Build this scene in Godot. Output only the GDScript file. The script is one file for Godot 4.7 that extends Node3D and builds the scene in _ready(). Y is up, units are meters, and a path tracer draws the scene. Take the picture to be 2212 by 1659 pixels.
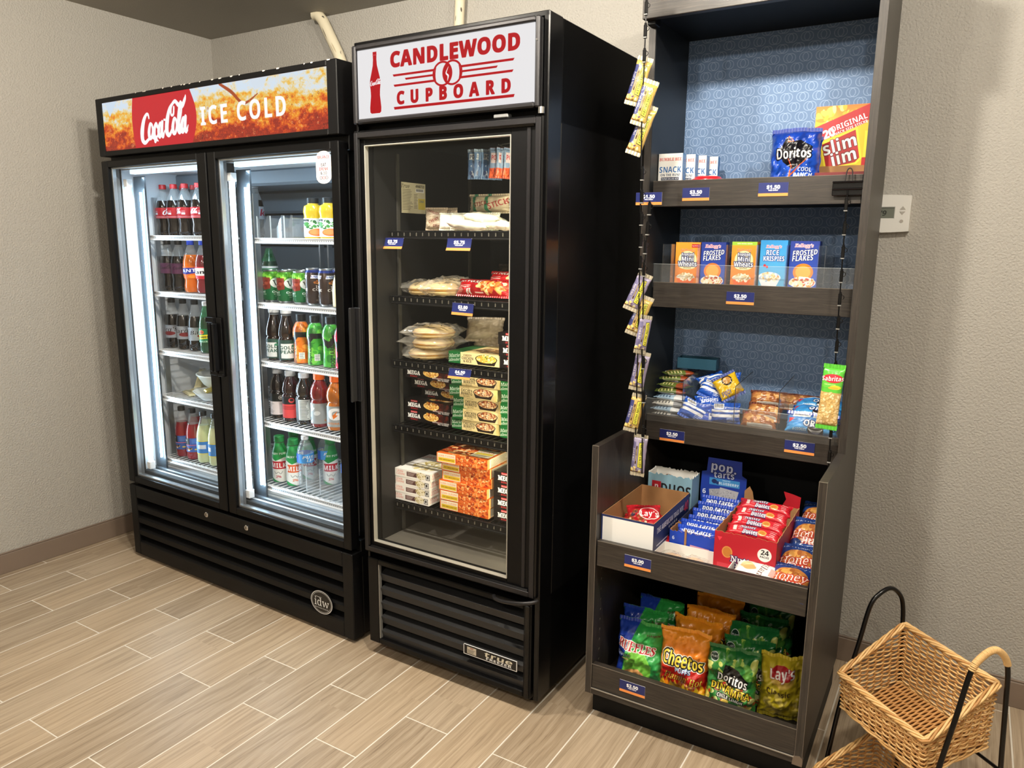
extends Node3D

# ---------------------------------------------------------------- frames: every run of furniture has its own axes
var frames := {
	"W": Transform3D(),
	"C": Transform3D(Basis(Vector3.UP, -0.028), Vector3(-1.11, 0, 0.783)),
	"F": Transform3D(Basis(Vector3.UP, -0.0036), Vector3(0.3219, 0, 0.8299)),
	"S": Transform3D(Basis(Vector3.UP, 0.0069), Vector3(1.1018, 0, 0.7606)),
}
var count := {}
var M := {}
var cache := {}

func hx(s: String) -> Color: return Color.html(s)
func V(x: float, y: float, z: float) -> Vector3: return Vector3(x, y, z)

func numbered(n: String) -> String:
	count[n] = count.get(n, 0) + 1
	return n if count[n] == 1 else "%s_%03d" % [n, count[n] - 1]

func meta(o: Node, label: String, category: String, group := "") -> Node:
	o.set_meta("label", label)
	o.set_meta("category", category)
	if group: o.set_meta("group", group)
	return o

func place(o: Node3D, f: String, p: Vector3, yaw := 0.0) -> Node3D:
	o.transform = frames[f] * Transform3D(Basis(Vector3.UP, yaw), p)
	return o

func thing(n: String, label: String, category: String, f: String, p: Vector3, yaw := 0.0, group := "") -> Node3D:
	var o := Node3D.new()
	o.name = numbered(n)
	add_child(o)
	place(o, f, p, yaw)
	meta(o, label, category, group)
	return o

# a mesh under a thing, a part or the root
func part(parent: Node, n: String, mesh: Mesh, m, p := Vector3.ZERO) -> MeshInstance3D:
	var o := MeshInstance3D.new()
	o.name = n if parent != self else numbered(n)
	o.mesh = mesh
	o.position = p
	parent.add_child(o, true)
	if m is Array:
		for k in m.size(): o.set_surface_override_material(k, m[k])
	else: o.material_override = m
	return o

func solo(n: String, label: String, category: String, f: String, p: Vector3, mesh: Mesh, m, yaw := 0.0, group := "") -> MeshInstance3D:
	var o := part(self, n, mesh, m)
	place(o, f, p, yaw)
	meta(o, label, category, group)
	return o

func struct(n: String, mesh: Mesh, m, p := Vector3.ZERO) -> MeshInstance3D:
	var o := part(self, n, mesh, m, p)
	o.set_meta("kind", "structure")
	return o

# a copy of a thing with its parts, under its own name, place and label
func dup(src: Node3D, base_name: String, label: String, f: String, p: Vector3, yaw := 0.0) -> Node3D:
	var o: Node3D = src.duplicate()
	o.name = numbered(base_name)
	add_child(o)
	place(o, f, p, yaw)
	o.set_meta("label", label)
	return o

func mat(c, rough := 0.6, metal := 0.0, tex: Texture2D = null) -> StandardMaterial3D:
	var m := StandardMaterial3D.new()
	m.albedo_color = c if c is Color else hx(c)
	m.roughness = rough
	m.metallic = metal
	if tex: m.albedo_texture = tex
	return m

func coat(m: StandardMaterial3D, k := 0.5, r := 0.15) -> StandardMaterial3D:
	m.clearcoat_enabled = true
	m.clearcoat = k
	m.clearcoat_roughness = r
	return m

func clear(c, a: float, rough := 0.05) -> StandardMaterial3D:
	var m := mat(c, rough)
	m.albedo_color.a = a
	m.transparency = BaseMaterial3D.TRANSPARENCY_ALPHA
	return m

func glow(c, e: float) -> StandardMaterial3D:
	var m := mat(c, 0.5)
	m.emission_enabled = true
	m.emission = c if c is Color else hx(c)
	m.emission_energy_multiplier = e
	return m

# ---------------------------------------------------------------- geometry collector
class G:
	var v := PackedVector3Array()
	var n := PackedVector3Array()
	var u := PackedVector2Array()
	var ix := PackedInt32Array()

	func tri_ix(a: int, b: int, c: int) -> void:
		var g := (v[b] - v[a]).cross(v[c] - v[a])
		if g.dot(n[a] + n[b] + n[c]) > 0.0:
			ix.append_array([a, c, b])
		else:
			ix.append_array([a, b, c])

	func pt(p: Vector3, nn: Vector3, uv: Vector2) -> int:
		v.append(p); n.append(nn); u.append(uv)
		return v.size() - 1

	func quad(a: Vector3, b: Vector3, c: Vector3, d: Vector3, nn: Vector3, uv: Array) -> void:
		var k := v.size()
		pt(a, nn, uv[0]); pt(b, nn, uv[1]); pt(c, nn, uv[2]); pt(d, nn, uv[3])
		tri_ix(k, k + 1, k + 2); tri_ix(k, k + 2, k + 3)

	# a rectangle facing +z (or -z), uv 0..1, top left first
	func sheet(x0: float, y0: float, x1: float, y1: float, z: float, face := 1.0) -> G:
		quad(Vector3(x0, y1, z), Vector3(x1, y1, z), Vector3(x1, y0, z), Vector3(x0, y0, z), Vector3(0, 0, face), [Vector2(0, 0), Vector2(1, 0), Vector2(1, 1), Vector2(0, 1)])
		return self

	static func uvof(p: Vector3, ax: int, grain: int) -> Vector2:
		var o := 3 - ax - grain if ax != grain else (grain + 1) % 3
		var g := grain if ax != grain else (grain + 2) % 3
		return Vector2(p[o], p[g])

	# chamfered box by its two corners; uv in metres with v along the grain axis
	func bx(a: Vector3, b: Vector3, bev := 0.0015, grain := 0, off := Vector3.ZERO) -> G:
		var lo := Vector3(minf(a.x, b.x), minf(a.y, b.y), minf(a.z, b.z))
		var hi := Vector3(maxf(a.x, b.x), maxf(a.y, b.y), maxf(a.z, b.z))
		var c := (lo + hi) / 2.0
		var h := (hi - lo) / 2.0
		bev = minf(bev, minf(h.x, minf(h.y, h.z)) * 0.9)
		var V8 := func(s: Vector3, ax: int) -> Vector3:
			var p := Vector3(s.x * (h.x - bev), s.y * (h.y - bev), s.z * (h.z - bev))
			p[ax] = s[ax] * h[ax]
			return c + p
		for ax in 3:
			var k := (ax + 1) % 3
			var m := (ax + 2) % 3
			for sg in [-1.0, 1.0]:
				var q := []
				var uv := []
				for cs in [[-1, -1], [1, -1], [1, 1], [-1, 1]]:
					var s := Vector3.ZERO
					s[ax] = sg; s[k] = cs[0]; s[m] = cs[1]
					var p: Vector3 = V8.call(s, ax)
					q.append(p); uv.append(uvof(p + off, ax, grain))
				var nn := Vector3.ZERO
				nn[ax] = sg
				quad(q[0], q[1], q[2], q[3], nn, uv)
		if bev <= 0.0: return self
		for ax in 3:   # edges along ax
			var k := (ax + 1) % 3
			var m := (ax + 2) % 3
			for sk in [-1.0, 1.0]:
				for sm in [-1.0, 1.0]:
					var q := []
					for st in [-1.0, 1.0]:
						var s := Vector3.ZERO
						s[ax] = st; s[k] = sk; s[m] = sm
						q.append(V8.call(s, k)); q.append(V8.call(s, m))
					var nn := Vector3.ZERO
					nn[k] = sk; nn[m] = sm
					quad(q[0], q[1], q[3], q[2], nn.normalized(), [uvof(q[0] + off, k, grain), uvof(q[1] + off, k, grain), uvof(q[3] + off, k, grain), uvof(q[2] + off, k, grain)])
		for sx in [-1.0, 1.0]:
			for sy in [-1.0, 1.0]:
				for sz in [-1.0, 1.0]:
					var s := Vector3(sx, sy, sz)
					var nn := s.normalized()
					var i0 := v.size()
					for ax in 3:
						var p: Vector3 = V8.call(s, ax)
						pt(p, nn, uvof(p + off, ax, grain))
					tri_ix(i0, i0 + 1, i0 + 2)
		return self

	# a turned shape: profile of (radius, height); u = 0.5 faces +z
	func lathe(pr: Array, seg := 20, o := Vector3.ZERO, sharp := 0.75, squash := 1.0) -> G:
		var y0: float = pr[0][1]
		var y1: float = pr[0][1]
		for p in pr:
			y0 = minf(y0, p[1]); y1 = maxf(y1, p[1])
		var nor := []
		for k in pr.size() - 1:
			var d := Vector2(pr[k + 1][0] - pr[k][0], pr[k + 1][1] - pr[k][1])
			nor.append(Vector2(d.y, -d.x).normalized())
		for k in pr.size() - 1:
			var na: Vector2 = nor[k]
			var nb: Vector2 = nor[k]
			if k > 0 and nor[k - 1].dot(nor[k]) > sharp: na = (nor[k] + nor[k - 1]).normalized()
			if k < nor.size() - 1 and nor[k + 1].dot(nor[k]) > sharp: nb = (nor[k] + nor[k + 1]).normalized()
			var i0 := v.size()
			for j in seg + 1:
				var t := TAU * j / seg - PI
				var s := sin(t)
				var c := cos(t)
				for e in 2:
					var p: Array = pr[k + e]
					var nn: Vector2 = [na, nb][e]
					pt(o + Vector3(p[0] * s, p[1], p[0] * c * squash), Vector3(nn.x * s, nn.y, nn.x * c / squash).normalized(), Vector2(float(j) / seg, 1.0 - (p[1] - y0) / maxf(y1 - y0, 1e-6)))
			for j in seg:
				var b := i0 + j * 2
				tri_ix(b, b + 1, b + 3); tri_ix(b, b + 3, b + 2)
		return self

	# a round rod along a path
	func tube(path: Array, r: float, seg := 8, caps := true, closed := false) -> G:
		var cnt := path.size()
		var up := Vector3.UP
		var i0 := v.size()
		for k in cnt:
			var a: Vector3 = path[(k - 1 + cnt) % cnt] if closed else path[maxi(k - 1, 0)]
			var b: Vector3 = path[(k + 1) % cnt] if closed else path[mini(k + 1, cnt - 1)]
			var t := (b - a).normalized()
			if k == 0: up = Vector3.RIGHT if absf(t.y) > 0.9 else Vector3.UP
			var s := t.cross(up).normalized()
			up = s.cross(t).normalized()
			for j in seg + 1:
				var w := TAU * j / seg
				var d := s * cos(w) + up * sin(w)
				pt(path[k] + d * r, d, Vector2(float(j) / seg, float(k) / cnt))
		var rows := cnt if closed else cnt - 1
		for k in rows:
			var k2 := (k + 1) % cnt
			for j in seg:
				var a := i0 + k * (seg + 1) + j
				var b := i0 + k2 * (seg + 1) + j
				tri_ix(a, b, b + 1); tri_ix(a, b + 1, a + 1)
		if caps and not closed:
			for e in [0, cnt - 1]:
				var t: Vector3 = (path[0] - path[1] if e == 0 else path[cnt - 1] - path[cnt - 2]).normalized()
				var c := pt(path[e], t, Vector2.ZERO)
				var f := v.size()
				for j in seg: pt(v[i0 + e * (seg + 1) + j], t, Vector2.ZERO)
				for j in seg: tri_ix(c, f + j, f + (j + 1) % seg)
		return self

	# a flat outline in the xy plane given thickness in z
	func slab(pts: PackedVector2Array, z0: float, z1: float, o := Vector3.ZERO) -> G:
		var r := Rect2(pts[0], Vector2.ZERO)
		for p in pts: r = r.expand(p)
		var t := Geometry2D.triangulate_polygon(pts)
		for e in 2:
			var i0 := v.size()
			var z: float = [z1, z0][e]
			for p in pts: pt(o + Vector3(p.x, p.y, z), Vector3(0, 0, 1 - 2 * e), Vector2((p.x - r.position.x) / r.size.x, 1.0 - (p.y - r.position.y) / r.size.y))
			for k in range(0, t.size(), 3): tri_ix(i0 + t[k], i0 + t[k + 1], i0 + t[k + 2])
		var cw := Geometry2D.is_polygon_clockwise(pts)
		for k in pts.size():
			var a := pts[k]
			var b := pts[(k + 1) % pts.size()]
			var d := (b - a).normalized()
			var nn := Vector3(d.y, -d.x, 0) * (-1.0 if cw else 1.0)
			quad(o + Vector3(a.x, a.y, z0), o + Vector3(b.x, b.y, z0), o + Vector3(b.x, b.y, z1), o + Vector3(a.x, a.y, z1), nn, [Vector2(0, 0), Vector2(0.01, 0), Vector2(0.01, 0.01), Vector2(0, 0.01)])
		return self

	func turned(t: Transform3D, from := 0) -> G:
		for k in range(from, v.size()):
			v[k] = t * v[k]
			n[k] = (t.basis * n[k]).normalized()
		return self

	func arrays() -> Array:
		var a := []
		a.resize(Mesh.ARRAY_MAX)
		a[Mesh.ARRAY_VERTEX] = v; a[Mesh.ARRAY_NORMAL] = n; a[Mesh.ARRAY_TEX_UV] = u; a[Mesh.ARRAY_INDEX] = ix
		return a

	func mesh() -> ArrayMesh:
		return join([self])

	static func join(gs: Array) -> ArrayMesh:
		var m := ArrayMesh.new()
		for g in gs: m.add_surface_from_arrays(Mesh.PRIMITIVE_TRIANGLES, g.arrays())
		return m

func box(a: Vector3, b: Vector3, bev := 0.0015, grain := 0, off := Vector3.ZERO) -> ArrayMesh:
	return G.new().bx(a, b, bev, grain, off).mesh()

# a carton standing on y = 0, centred in x and z: surfaces are front, back, left, right, top, bottom, each with uv 0..1
func carton(w: float, h: float, d: float, skip := "") -> ArrayMesh:
	var gs := []
	var hw := w / 2; var hd := d / 2
	var F := {
		"f": [V(-hw, h, hd), V(hw, h, hd), V(hw, 0, hd), V(-hw, 0, hd), Vector3.BACK], "b": [V(hw, h, -hd), V(-hw, h, -hd), V(-hw, 0, -hd), V(hw, 0, -hd), Vector3.FORWARD],
		"l": [V(-hw, h, -hd), V(-hw, h, hd), V(-hw, 0, hd), V(-hw, 0, -hd), Vector3.LEFT], "r": [V(hw, h, hd), V(hw, h, -hd), V(hw, 0, -hd), V(hw, 0, hd), Vector3.RIGHT],
		"t": [V(-hw, h, -hd), V(hw, h, -hd), V(hw, h, hd), V(-hw, h, hd), Vector3.UP], "d": [V(-hw, 0, hd), V(hw, 0, hd), V(hw, 0, -hd), V(-hw, 0, -hd), Vector3.DOWN],
	}
	for k in "fblrtd":
		if k in skip: continue
		var g := G.new()
		var q: Array = F[k]
		g.quad(q[0], q[1], q[2], q[3], q[4], [Vector2(0, 0), Vector2(1, 0), Vector2(1, 1), Vector2(0, 1)])
		gs.append(g)
	return G.join(gs)

# a filled pouch in the xy plane, from y = 0 up: surface 0 is the printed front, 1 the back, 2 the crimped ends
func pouch(w: float, h: float, d: float, sd: int, crimp := 0.012, wrinkle := 0.05, lean := 0.0, nx := 14, ny := 18) -> ArrayMesh:
	var key := "pouch%s" % [[w, h, d, sd, crimp, wrinkle, lean]]
	if cache.has(key): return cache[key]
	var nz := FastNoiseLite.new()
	nz.seed = sd; nz.frequency = 1.0; nz.noise_type = FastNoiseLite.TYPE_SIMPLEX
	var P := func(a: float, b: float, side: float) -> Vector3:
		var e := 1.0 - pow(absf(2 * a - 1), 3.0)
		var f := 1.0 - pow(absf(2 * b - 1), 4.0)
		var t := d * 0.5 * pow(maxf(e, 0), 0.6) * pow(maxf(f, 0), 0.55)
		var inside := minf(1.0, 8.0 * minf(minf(a, 1 - a), minf(b, 1 - b)))
		t += nz.get_noise_2d(a * w * 26 + 7, b * h * 22 + side * 9) * wrinkle * d * inside
		var ends := absf(2 * b - 1)
		t += nz.get_noise_2d(a * w * 120 + 30 * side, b * 1.5) * wrinkle * 1.2 * d * pow(ends, 4.0) * inside
		var pinch := 1.0 - 0.07 * f * (1.0 - absf(nz.get_noise_1d(b * 3.0)))
		var x := (a - 0.5) * w * (pinch + 0.015 * nz.get_noise_2d(b * 7, 3 + a))
		var y := crimp + b * (h - 2 * crimp)
		return Vector3(x, y, side * t + lean * nz.get_noise_2d(a * 1.3, b * 1.3 + 50) * d)
	var gs := []
	for side in [1.0, -1.0]:
		var g := G.new()
		for j in ny + 1:
			for i in nx + 1:
				var a := float(i) / nx
				var b := float(j) / ny
				var p: Vector3 = P.call(a, b, side)
				var du: Vector3 = P.call(minf(a + 0.01, 1), b, side) - P.call(maxf(a - 0.01, 0), b, side)
				var dv: Vector3 = P.call(a, minf(b + 0.01, 1), side) - P.call(a, maxf(b - 0.01, 0), side)
				g.pt(p, (du.cross(dv) * side).normalized(), Vector2(a if side > 0 else 1 - a, 1 - (p.y / h)))
		for j in ny:
			for i in nx:
				var k := j * (nx + 1) + i
				g.tri_ix(k, k + 1, k + nx + 2); g.tri_ix(k, k + nx + 2, k + nx + 1)
		gs.append(g)
	var c := G.new()
	for top in [0, 1]:
		var teeth := int(w / 0.004)
		for k in teeth:
			var a0 := float(k) / teeth
			var a1 := float(k + 1) / teeth
			var b: float = float(top)
			var p0: Vector3 = P.call(a0, b, 1.0)
			var p1: Vector3 = P.call(a1, b, 1.0)
			var out := crimp * (1.0 if top == 1 else -1.0)
			var bend := V(0, 0, 0.3 * crimp * nz.get_noise_1d(a0 * 3 + top * 11))
			var q0 := p0 + V(0, out * 0.85, 0) + bend
			var q1 := p1 + V(0, out * 0.85, 0) + bend
			var tip := (p0 + p1) / 2 + V(0, out, 0) + bend
			for side in [1.0, -1.0]:
				var o := V(0, 0, side * 0.0004)
				var nn := V(0.25 * (1 if k % 2 else -1), 0, side).normalized()
				var vv: float = 0.0 if top == 1 else 1.0
				var vi: float = crimp / h if top == 1 else 1 - crimp / h
				c.quad(p0 + o, p1 + o, q1 + o, q0 + o, nn, [Vector2(a0, vi), Vector2(a1, vi), Vector2(a1, vv), Vector2(a0, vv)])
				var i0 := c.v.size()
				c.pt(q0 + o, nn, Vector2(a0, vv)); c.pt(q1 + o, nn, Vector2(a1, vv)); c.pt(tip + o, nn, Vector2(a0, vv))
				c.tri_ix(i0, i0 + 1, i0 + 2)
	gs.append(c)
	var m := G.join(gs)
	cache[key] = m
	return m

# ---------------------------------------------------------------- painter for flat print
class Art:
	const S := 2
	static var fonts := {}
	static var glyphs := {}
	var im: Image
	var w: int
	var h: int
	var rng := RandomNumberGenerator.new()

	func _init(ww: int, hh: int, bg = Color.WHITE) -> void:
		w = ww; h = hh
		im = Image.create(w * S, h * S, false, Image.FORMAT_RGBA8)
		im.fill(bg if bg is Color else Color.html(bg))
		rng.seed = 11

	func C(c) -> Color: return c if c is Color else Color.html(c)

	func poly(cs: Array, c) -> Art:
		var col := C(c)
		var rows := {}
		for q in cs:
			var k: int = q.size()
			for i in k:
				var a: Vector2 = q[i] * S
				var b: Vector2 = q[(i + 1) % k] * S
				if a.y == b.y: continue
				var dir := 1
				if a.y > b.y:
					var t := a; a = b; b = t; dir = -1
				var y0 := maxi(int(ceil(a.y - 0.5)), 0)
				var y1 := mini(int(ceil(b.y - 0.5)), h * S)
				var sl := (b.x - a.x) / (b.y - a.y)
				for y in range(y0, y1):
					var x := a.x + (y + 0.5 - a.y) * sl
					if rows.has(y): rows[y].append(Vector2(x, dir))
					else: rows[y] = [Vector2(x, dir)]
		for y in rows:
			var r: Array = rows[y]
			r.sort()
			var wn := 0
			for i in r.size() - 1:
				wn += int(r[i].y)
				if wn != 0:
					var x0 := maxi(int(round(r[i].x)), 0)
					var x1 := mini(int(round(r[i + 1].x)), w * S)
					if x1 > x0: im.fill_rect(Rect2i(x0, y, x1 - x0, 1), col)
		return self

	func rect(x: float, y: float, ww: float, hh: float, c) -> Art:
		im.fill_rect(Rect2i(int(round(x * S)), int(round(y * S)), int(round(ww * S)), int(round(hh * S))), C(c))
		return self

	func ell(cx: float, cy: float, rx: float, ry: float, c, rot := 0.0) -> Art:
		var q := PackedVector2Array()
		for k in 36: q.append(Vector2(cx, cy) + Vector2(rx * cos(TAU * k / 36), ry * sin(TAU * k / 36)).rotated(rot))
		return poly([q], c)

	func ring(cx: float, cy: float, r: float, t: float, c, ry := 0.0) -> Art:
		var o := PackedVector2Array()
		var i := PackedVector2Array()
		if ry == 0.0: ry = r
		for k in 40:
			var d := Vector2(cos(TAU * k / 40), sin(TAU * k / 40))
			o.append(Vector2(cx + d.x * (r + t / 2), cy + d.y * (ry + t / 2)))
			i.insert(0, Vector2(cx + d.x * (r - t / 2), cy + d.y * (ry - t / 2)))
		return poly([o, i], c)

	# a stroke whose width may change along its length: points, then a width for each (or one width)
	func line(pts: Array, wd, c) -> Art:
		var cs := []
		for i in pts.size():
			var wi: float = wd[i] if wd is Array else wd
			var q := PackedVector2Array()
			for k in 10: q.append(pts[i] + Vector2(wi / 2, 0).rotated(TAU * k / 10))
			cs.append(q)
			if i:
				var wj: float = wd[i - 1] if wd is Array else wd
				var d: Vector2 = (pts[i] - pts[i - 1]).orthogonal().normalized()
				var b := PackedVector2Array([pts[i - 1] + d * wj / 2, pts[i - 1] - d * wj / 2, pts[i] - d * wi / 2, pts[i] + d * wi / 2])
				if not Geometry2D.is_polygon_clockwise(b) == Geometry2D.is_polygon_clockwise(q): b.reverse()
				cs.append(b)
		return poly(cs, c)

	# a smooth stroke through points
	func curve(pts: Array, wd, c, steps := 6) -> Art:
		var p := []
		var ws := []
		for i in pts.size() - 1:
			var a: Vector2 = pts[maxi(i - 1, 0)]
			var d: Vector2 = pts[mini(i + 2, pts.size() - 1)]
			for k in steps:
				var t := float(k) / steps
				p.append(pts[i].cubic_interpolate(pts[i + 1], a, d, t))
				ws.append(lerpf(wd[i], wd[i + 1], t) if wd is Array else wd)
		p.append(pts[-1])
		ws.append(wd[-1] if wd is Array else wd)
		return line(p, ws, c)

	static func glyph(font: String, ch: int) -> Array:
		var key := font + str(ch)
		if not glyphs.has(key):
			if not fonts.has(font):
				var f := SystemFont.new()
				f.font_names = PackedStringArray(["Droid Serif" if "f" in font else "Droid Sans Mono" if "m" in font else "Droid Sans"])
				f.font_weight = 700 if "b" in font else 400
				fonts[font] = f
			var ts := TextServerManager.get_primary_interface()
			var rid: RID = fonts[font].get_rids()[0]
			var gi := ts.font_get_glyph_index(rid, 64, ch, 0)
			var d := ts.font_get_glyph_contours(rid, 64, gi)
			var out := []
			var from := 0
			for e in d.get("contours", PackedInt32Array()):
				var q := PackedVector2Array()
				var raw := []
				for k in range(from, e + 1): raw.append(d.points[k])
				from = e + 1
				var full := []
				for k in raw.size():
					full.append(raw[k])
					var nx: Vector3 = raw[(k + 1) % raw.size()]
					if int(raw[k].z) != 1 and int(nx.z) != 1: full.append(Vector3((raw[k].x + nx.x) / 2, (raw[k].y + nx.y) / 2, 1))
				var st := 0
				while st < full.size() and int(full[st].z) != 1: st += 1
				var n := full.size()
				for k in n:
					var a: Vector3 = full[(st + k) % n]
					if int(a.z) == 1: q.append(Vector2(a.x, a.y))
					else:
						var p0: Vector3 = full[(st + k - 1 + n) % n]
						var p2: Vector3 = full[(st + k + 1) % n]
						for t in [0.25, 0.5, 0.75]:
							q.append(Vector2(p0.x, p0.y).lerp(Vector2(a.x, a.y), t).lerp(Vector2(a.x, a.y).lerp(Vector2(p2.x, p2.y), t), t))
				out.append(q)
			glyphs[key] = [out, ts.font_get_glyph_advance(rid, 64, gi).x]
		return glyphs[key]

	# s at x, y (centre, or left with al = 0) with cap height sz; sx widens, sk slants, rot turns, arc bends; ol = [[width, colour], ...] outlines from the outermost in
	func text(s: String, x: float, y: float, sz: float, c, font := "b", sx := 1.0, al := 0.5, sk := 0.0, rot := 0.0, ol := [], sp := 0.0, arc := 0.0) -> Art:
		var k := sz / 46.0
		var tot := 0.0
		for ch in s: tot += glyph(font, ch.unicode_at(0))[1] * k * sx + sp
		tot -= sp
		var cx := -tot * al
		var all := []
		for ch in s:
			var g := glyph(font, ch.unicode_at(0))
			var mid: float = (cx + g[1] * k * sx / 2)
			for q in g[0]:
				var o := PackedVector2Array()
				for p in q:
					var lx: float = p.x * k * sx
					var ly: float = p.y * k + sz / 2
					var pp := Vector2(cx + lx - (ly) * sk, ly + arc * mid * mid)
					o.append(Vector2(x, y) + pp.rotated(rot))
				all.append(o)
			cx += g[1] * k * sx + sp
		for o in ol:
			for q in all:
				var ring := Array(q)
				if ring.is_empty(): continue
				ring.append(q[0])
				line(ring, float(o[0]), o[1])
			poly(all, o[1])
		return poly(all, c)

	# scattered dabs of colour inside an ellipse: food, bubbles, print
	func dabs(cx: float, cy: float, rx: float, ry: float, pal: Array, n: int, r0: float, r1: float, flat := 0.6) -> Art:
		for k in n:
			var t := rng.randf() * TAU
			var r := sqrt(rng.randf())
			var s := rng.randf_range(r0, r1)
			ell(cx + cos(t) * rx * r, cy + sin(t) * ry * r, s, s * rng.randf_range(flat, 1.0), pal[rng.randi() % pal.size()], rng.randf() * PI)
		return self

	func grad(y0: float, y1: float, a, b, x0 := 0.0, x1 := -1.0) -> Art:
		if x1 < 0: x1 = w
		for y in range(int(y0 * S), int(y1 * S)):
			im.fill_rect(Rect2i(int(x0 * S), y, int((x1 - x0) * S), 1), C(a).lerp(C(b), (y - y0 * S) / ((y1 - y0) * S)))
		return self

	func lines(x: float, y: float, ww: float, n: int, step: float, c, t := 1.0) -> Art:
		for k in n: rect(x, y + k * step, ww * rng.randf_range(0.7, 1.0), t, c)
		return self

	func bars(x: float, y: float, ww: float, hh: float) -> Art:   # a bar code
		rect(x, y, ww, hh, "ffffff")
		var p := x + ww * 0.06
		while p < x + ww * 0.92:
			var t := rng.randf_range(0.012, 0.035) * ww
			rect(p, y + hh * 0.08, t, hh * 0.7, "181818")
			p += t + rng.randf_range(0.012, 0.03) * ww
		return self

	func tex() -> ImageTexture:
		im.resize(w, h, Image.INTERPOLATE_BILINEAR) if S == 1 else im.shrink_x2()
		return ImageTexture.create_from_image(im)

func print_mat(key: String, a: Art, rough := 0.45) -> StandardMaterial3D:
	var m := mat(Color.WHITE, rough, 0.0, a.tex())
	M[key] = m
	return m

# ================================================================ the scene
func _ready() -> void:
	# camera
	var cam := Camera3D.new()
	cam.name = "camera"
	cam.fov = 54.4642
	cam.near = 0.02
	cam.far = 40.0
	cam.transform = Transform3D(Basis(Vector3.UP, 0.547) * Basis(Vector3.RIGHT, -0.1883) * Basis(Vector3.BACK, 0.0104), V(1.95, 1.3914, 2.5864))
	add_child(cam)
	cam.current = true
	# environment and exposure: a closed room, so the sky lights nothing
	var env := Environment.new()
	env.background_mode = Environment.BG_COLOR
	env.background_color = Color(0.02, 0.02, 0.02)
	env.tonemap_mode = Environment.TONE_MAPPER_LINEAR
	env.tonemap_exposure = 1.0
	env.sdfgi_enabled = true
	env.ssao_enabled = true
	env.ssil_enabled = true
	var we := WorldEnvironment.new()
	we.name = "environment"
	we.environment = env
	add_child(we)
	# lamps: three small ceiling downlights in a row before the machines, one more behind the viewer
	room_lamps()
	cooler_lights()
	materials()
	room()
	cooler()
	freezer()
	shelf_unit()
	cooler_goods()
	freezer_goods()
	shelf_goods()
	basket_stand()

const LAMPS := [[0.36, 1.42, 2.2], [1.26, 1.42, 2.0], [2.2, 1.42, 1.7], [0.8, 3.3, 1.3], [2.3, 3.3, 1.3]]

func room_lamps() -> void:
	for k in LAMPS.size():
		var l := OmniLight3D.new()
		l.name = numbered("ceiling_light")
		l.position = V(LAMPS[k][0], 2.325, LAMPS[k][1])
		l.light_color = Color(1.0, 0.965, 0.905)
		l.light_energy = LAMPS[k][2]
		l.light_size = 0.045
		l.omni_range = 12.0
		l.omni_attenuation = 2.0
		l.shadow_enabled = true
		add_child(l)

func strip_light(f: String, p: Vector3, size: Vector2, dir: Vector3, col: Color, e: float, up := Vector3.UP) -> void:
	var l := AreaLight3D.new()
	l.name = numbered("strip_light")
	l.area_size = size
	l.area_normalize_energy = true
	l.light_color = col
	l.light_energy = e
	l.area_range = 5.0
	l.shadow_enabled = true
	add_child(l)
	l.transform = frames[f] * Transform3D(Basis.looking_at(dir, up), p)

const COLD := Color(0.80, 0.92, 1.0)

func cooler_lights() -> void:
	strip_light("C", V(0.088, 1.01, -0.07), Vector2(0.02, 1.16), V(0.75, 0, -0.66), COLD, 0.55)
	strip_light("C", V(0.752, 1.01, -0.07), Vector2(0.02, 1.16), V(0.75, 0, -0.66), COLD, 0.55)
	strip_light("C", V(0.36, 1.632, -0.1), Vector2(0.5, 0.02), V(0, -0.8, -0.5), COLD, 0.12)
	strip_light("C", V(1.02, 1.632, -0.1), Vector2(0.5, 0.02), V(0, -0.8, -0.5), COLD, 0.12)
	strip_light("F", V(0.598, 1.05, -0.075), Vector2(0.02, 1.2), V(-0.75, 0, -0.66), Color(1, 0.95, 0.8), 0.5)

func dull(m: StandardMaterial3D) -> StandardMaterial3D:
	m.metallic_specular = 0.33
	return m

# ---------------------------------------------------------------- shared surfaces
func grain_tex(w: int, h: int, cols: Array, fx: float, fy: float, sd: int, fine := 0.35) -> ImageTexture:
	var a := FastNoiseLite.new()
	a.seed = sd; a.frequency = 1.0; a.noise_type = FastNoiseLite.TYPE_SIMPLEX
	var im := Image.create(w, h, false, Image.FORMAT_RGB8)
	for y in h:
		for x in w:
			var xx := x * fx
			var yy := y * fy
			var t := 0.5 + 0.42 * a.get_noise_2d(xx + 0.45 * a.get_noise_2d(yy * 1.3, xx * 0.15), yy) + fine * a.get_noise_2d(xx * 5.3 + 40, yy * 2.1)
			t = clampf(t, 0, 0.999) * (cols.size() - 1)
			im.set_pixel(x, y, cols[int(t)].lerp(cols[int(t) + 1], t - int(t)))
	return ImageTexture.create_from_image(im)

func noise_tex(size: int, freq: float, sd: int, type := FastNoiseLite.TYPE_SIMPLEX, oct := 3) -> NoiseTexture2D:
	var n := FastNoiseLite.new()
	n.seed = sd; n.frequency = freq; n.noise_type = type; n.fractal_octaves = oct
	var t := NoiseTexture2D.new()
	t.width = size; t.height = size; t.seamless = true; t.noise = n
	return t

func stucco(col: String, depth: float, scale: float) -> StandardMaterial3D:
	var m := mat(col, 0.72)
	m.heightmap_enabled = true
	m.heightmap_texture = M.stucco_noise
	m.heightmap_scale = depth
	m.uv1_triplanar = true
	m.uv1_world_triplanar = true
	m.uv1_scale = Vector3.ONE * scale
	return m

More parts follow.
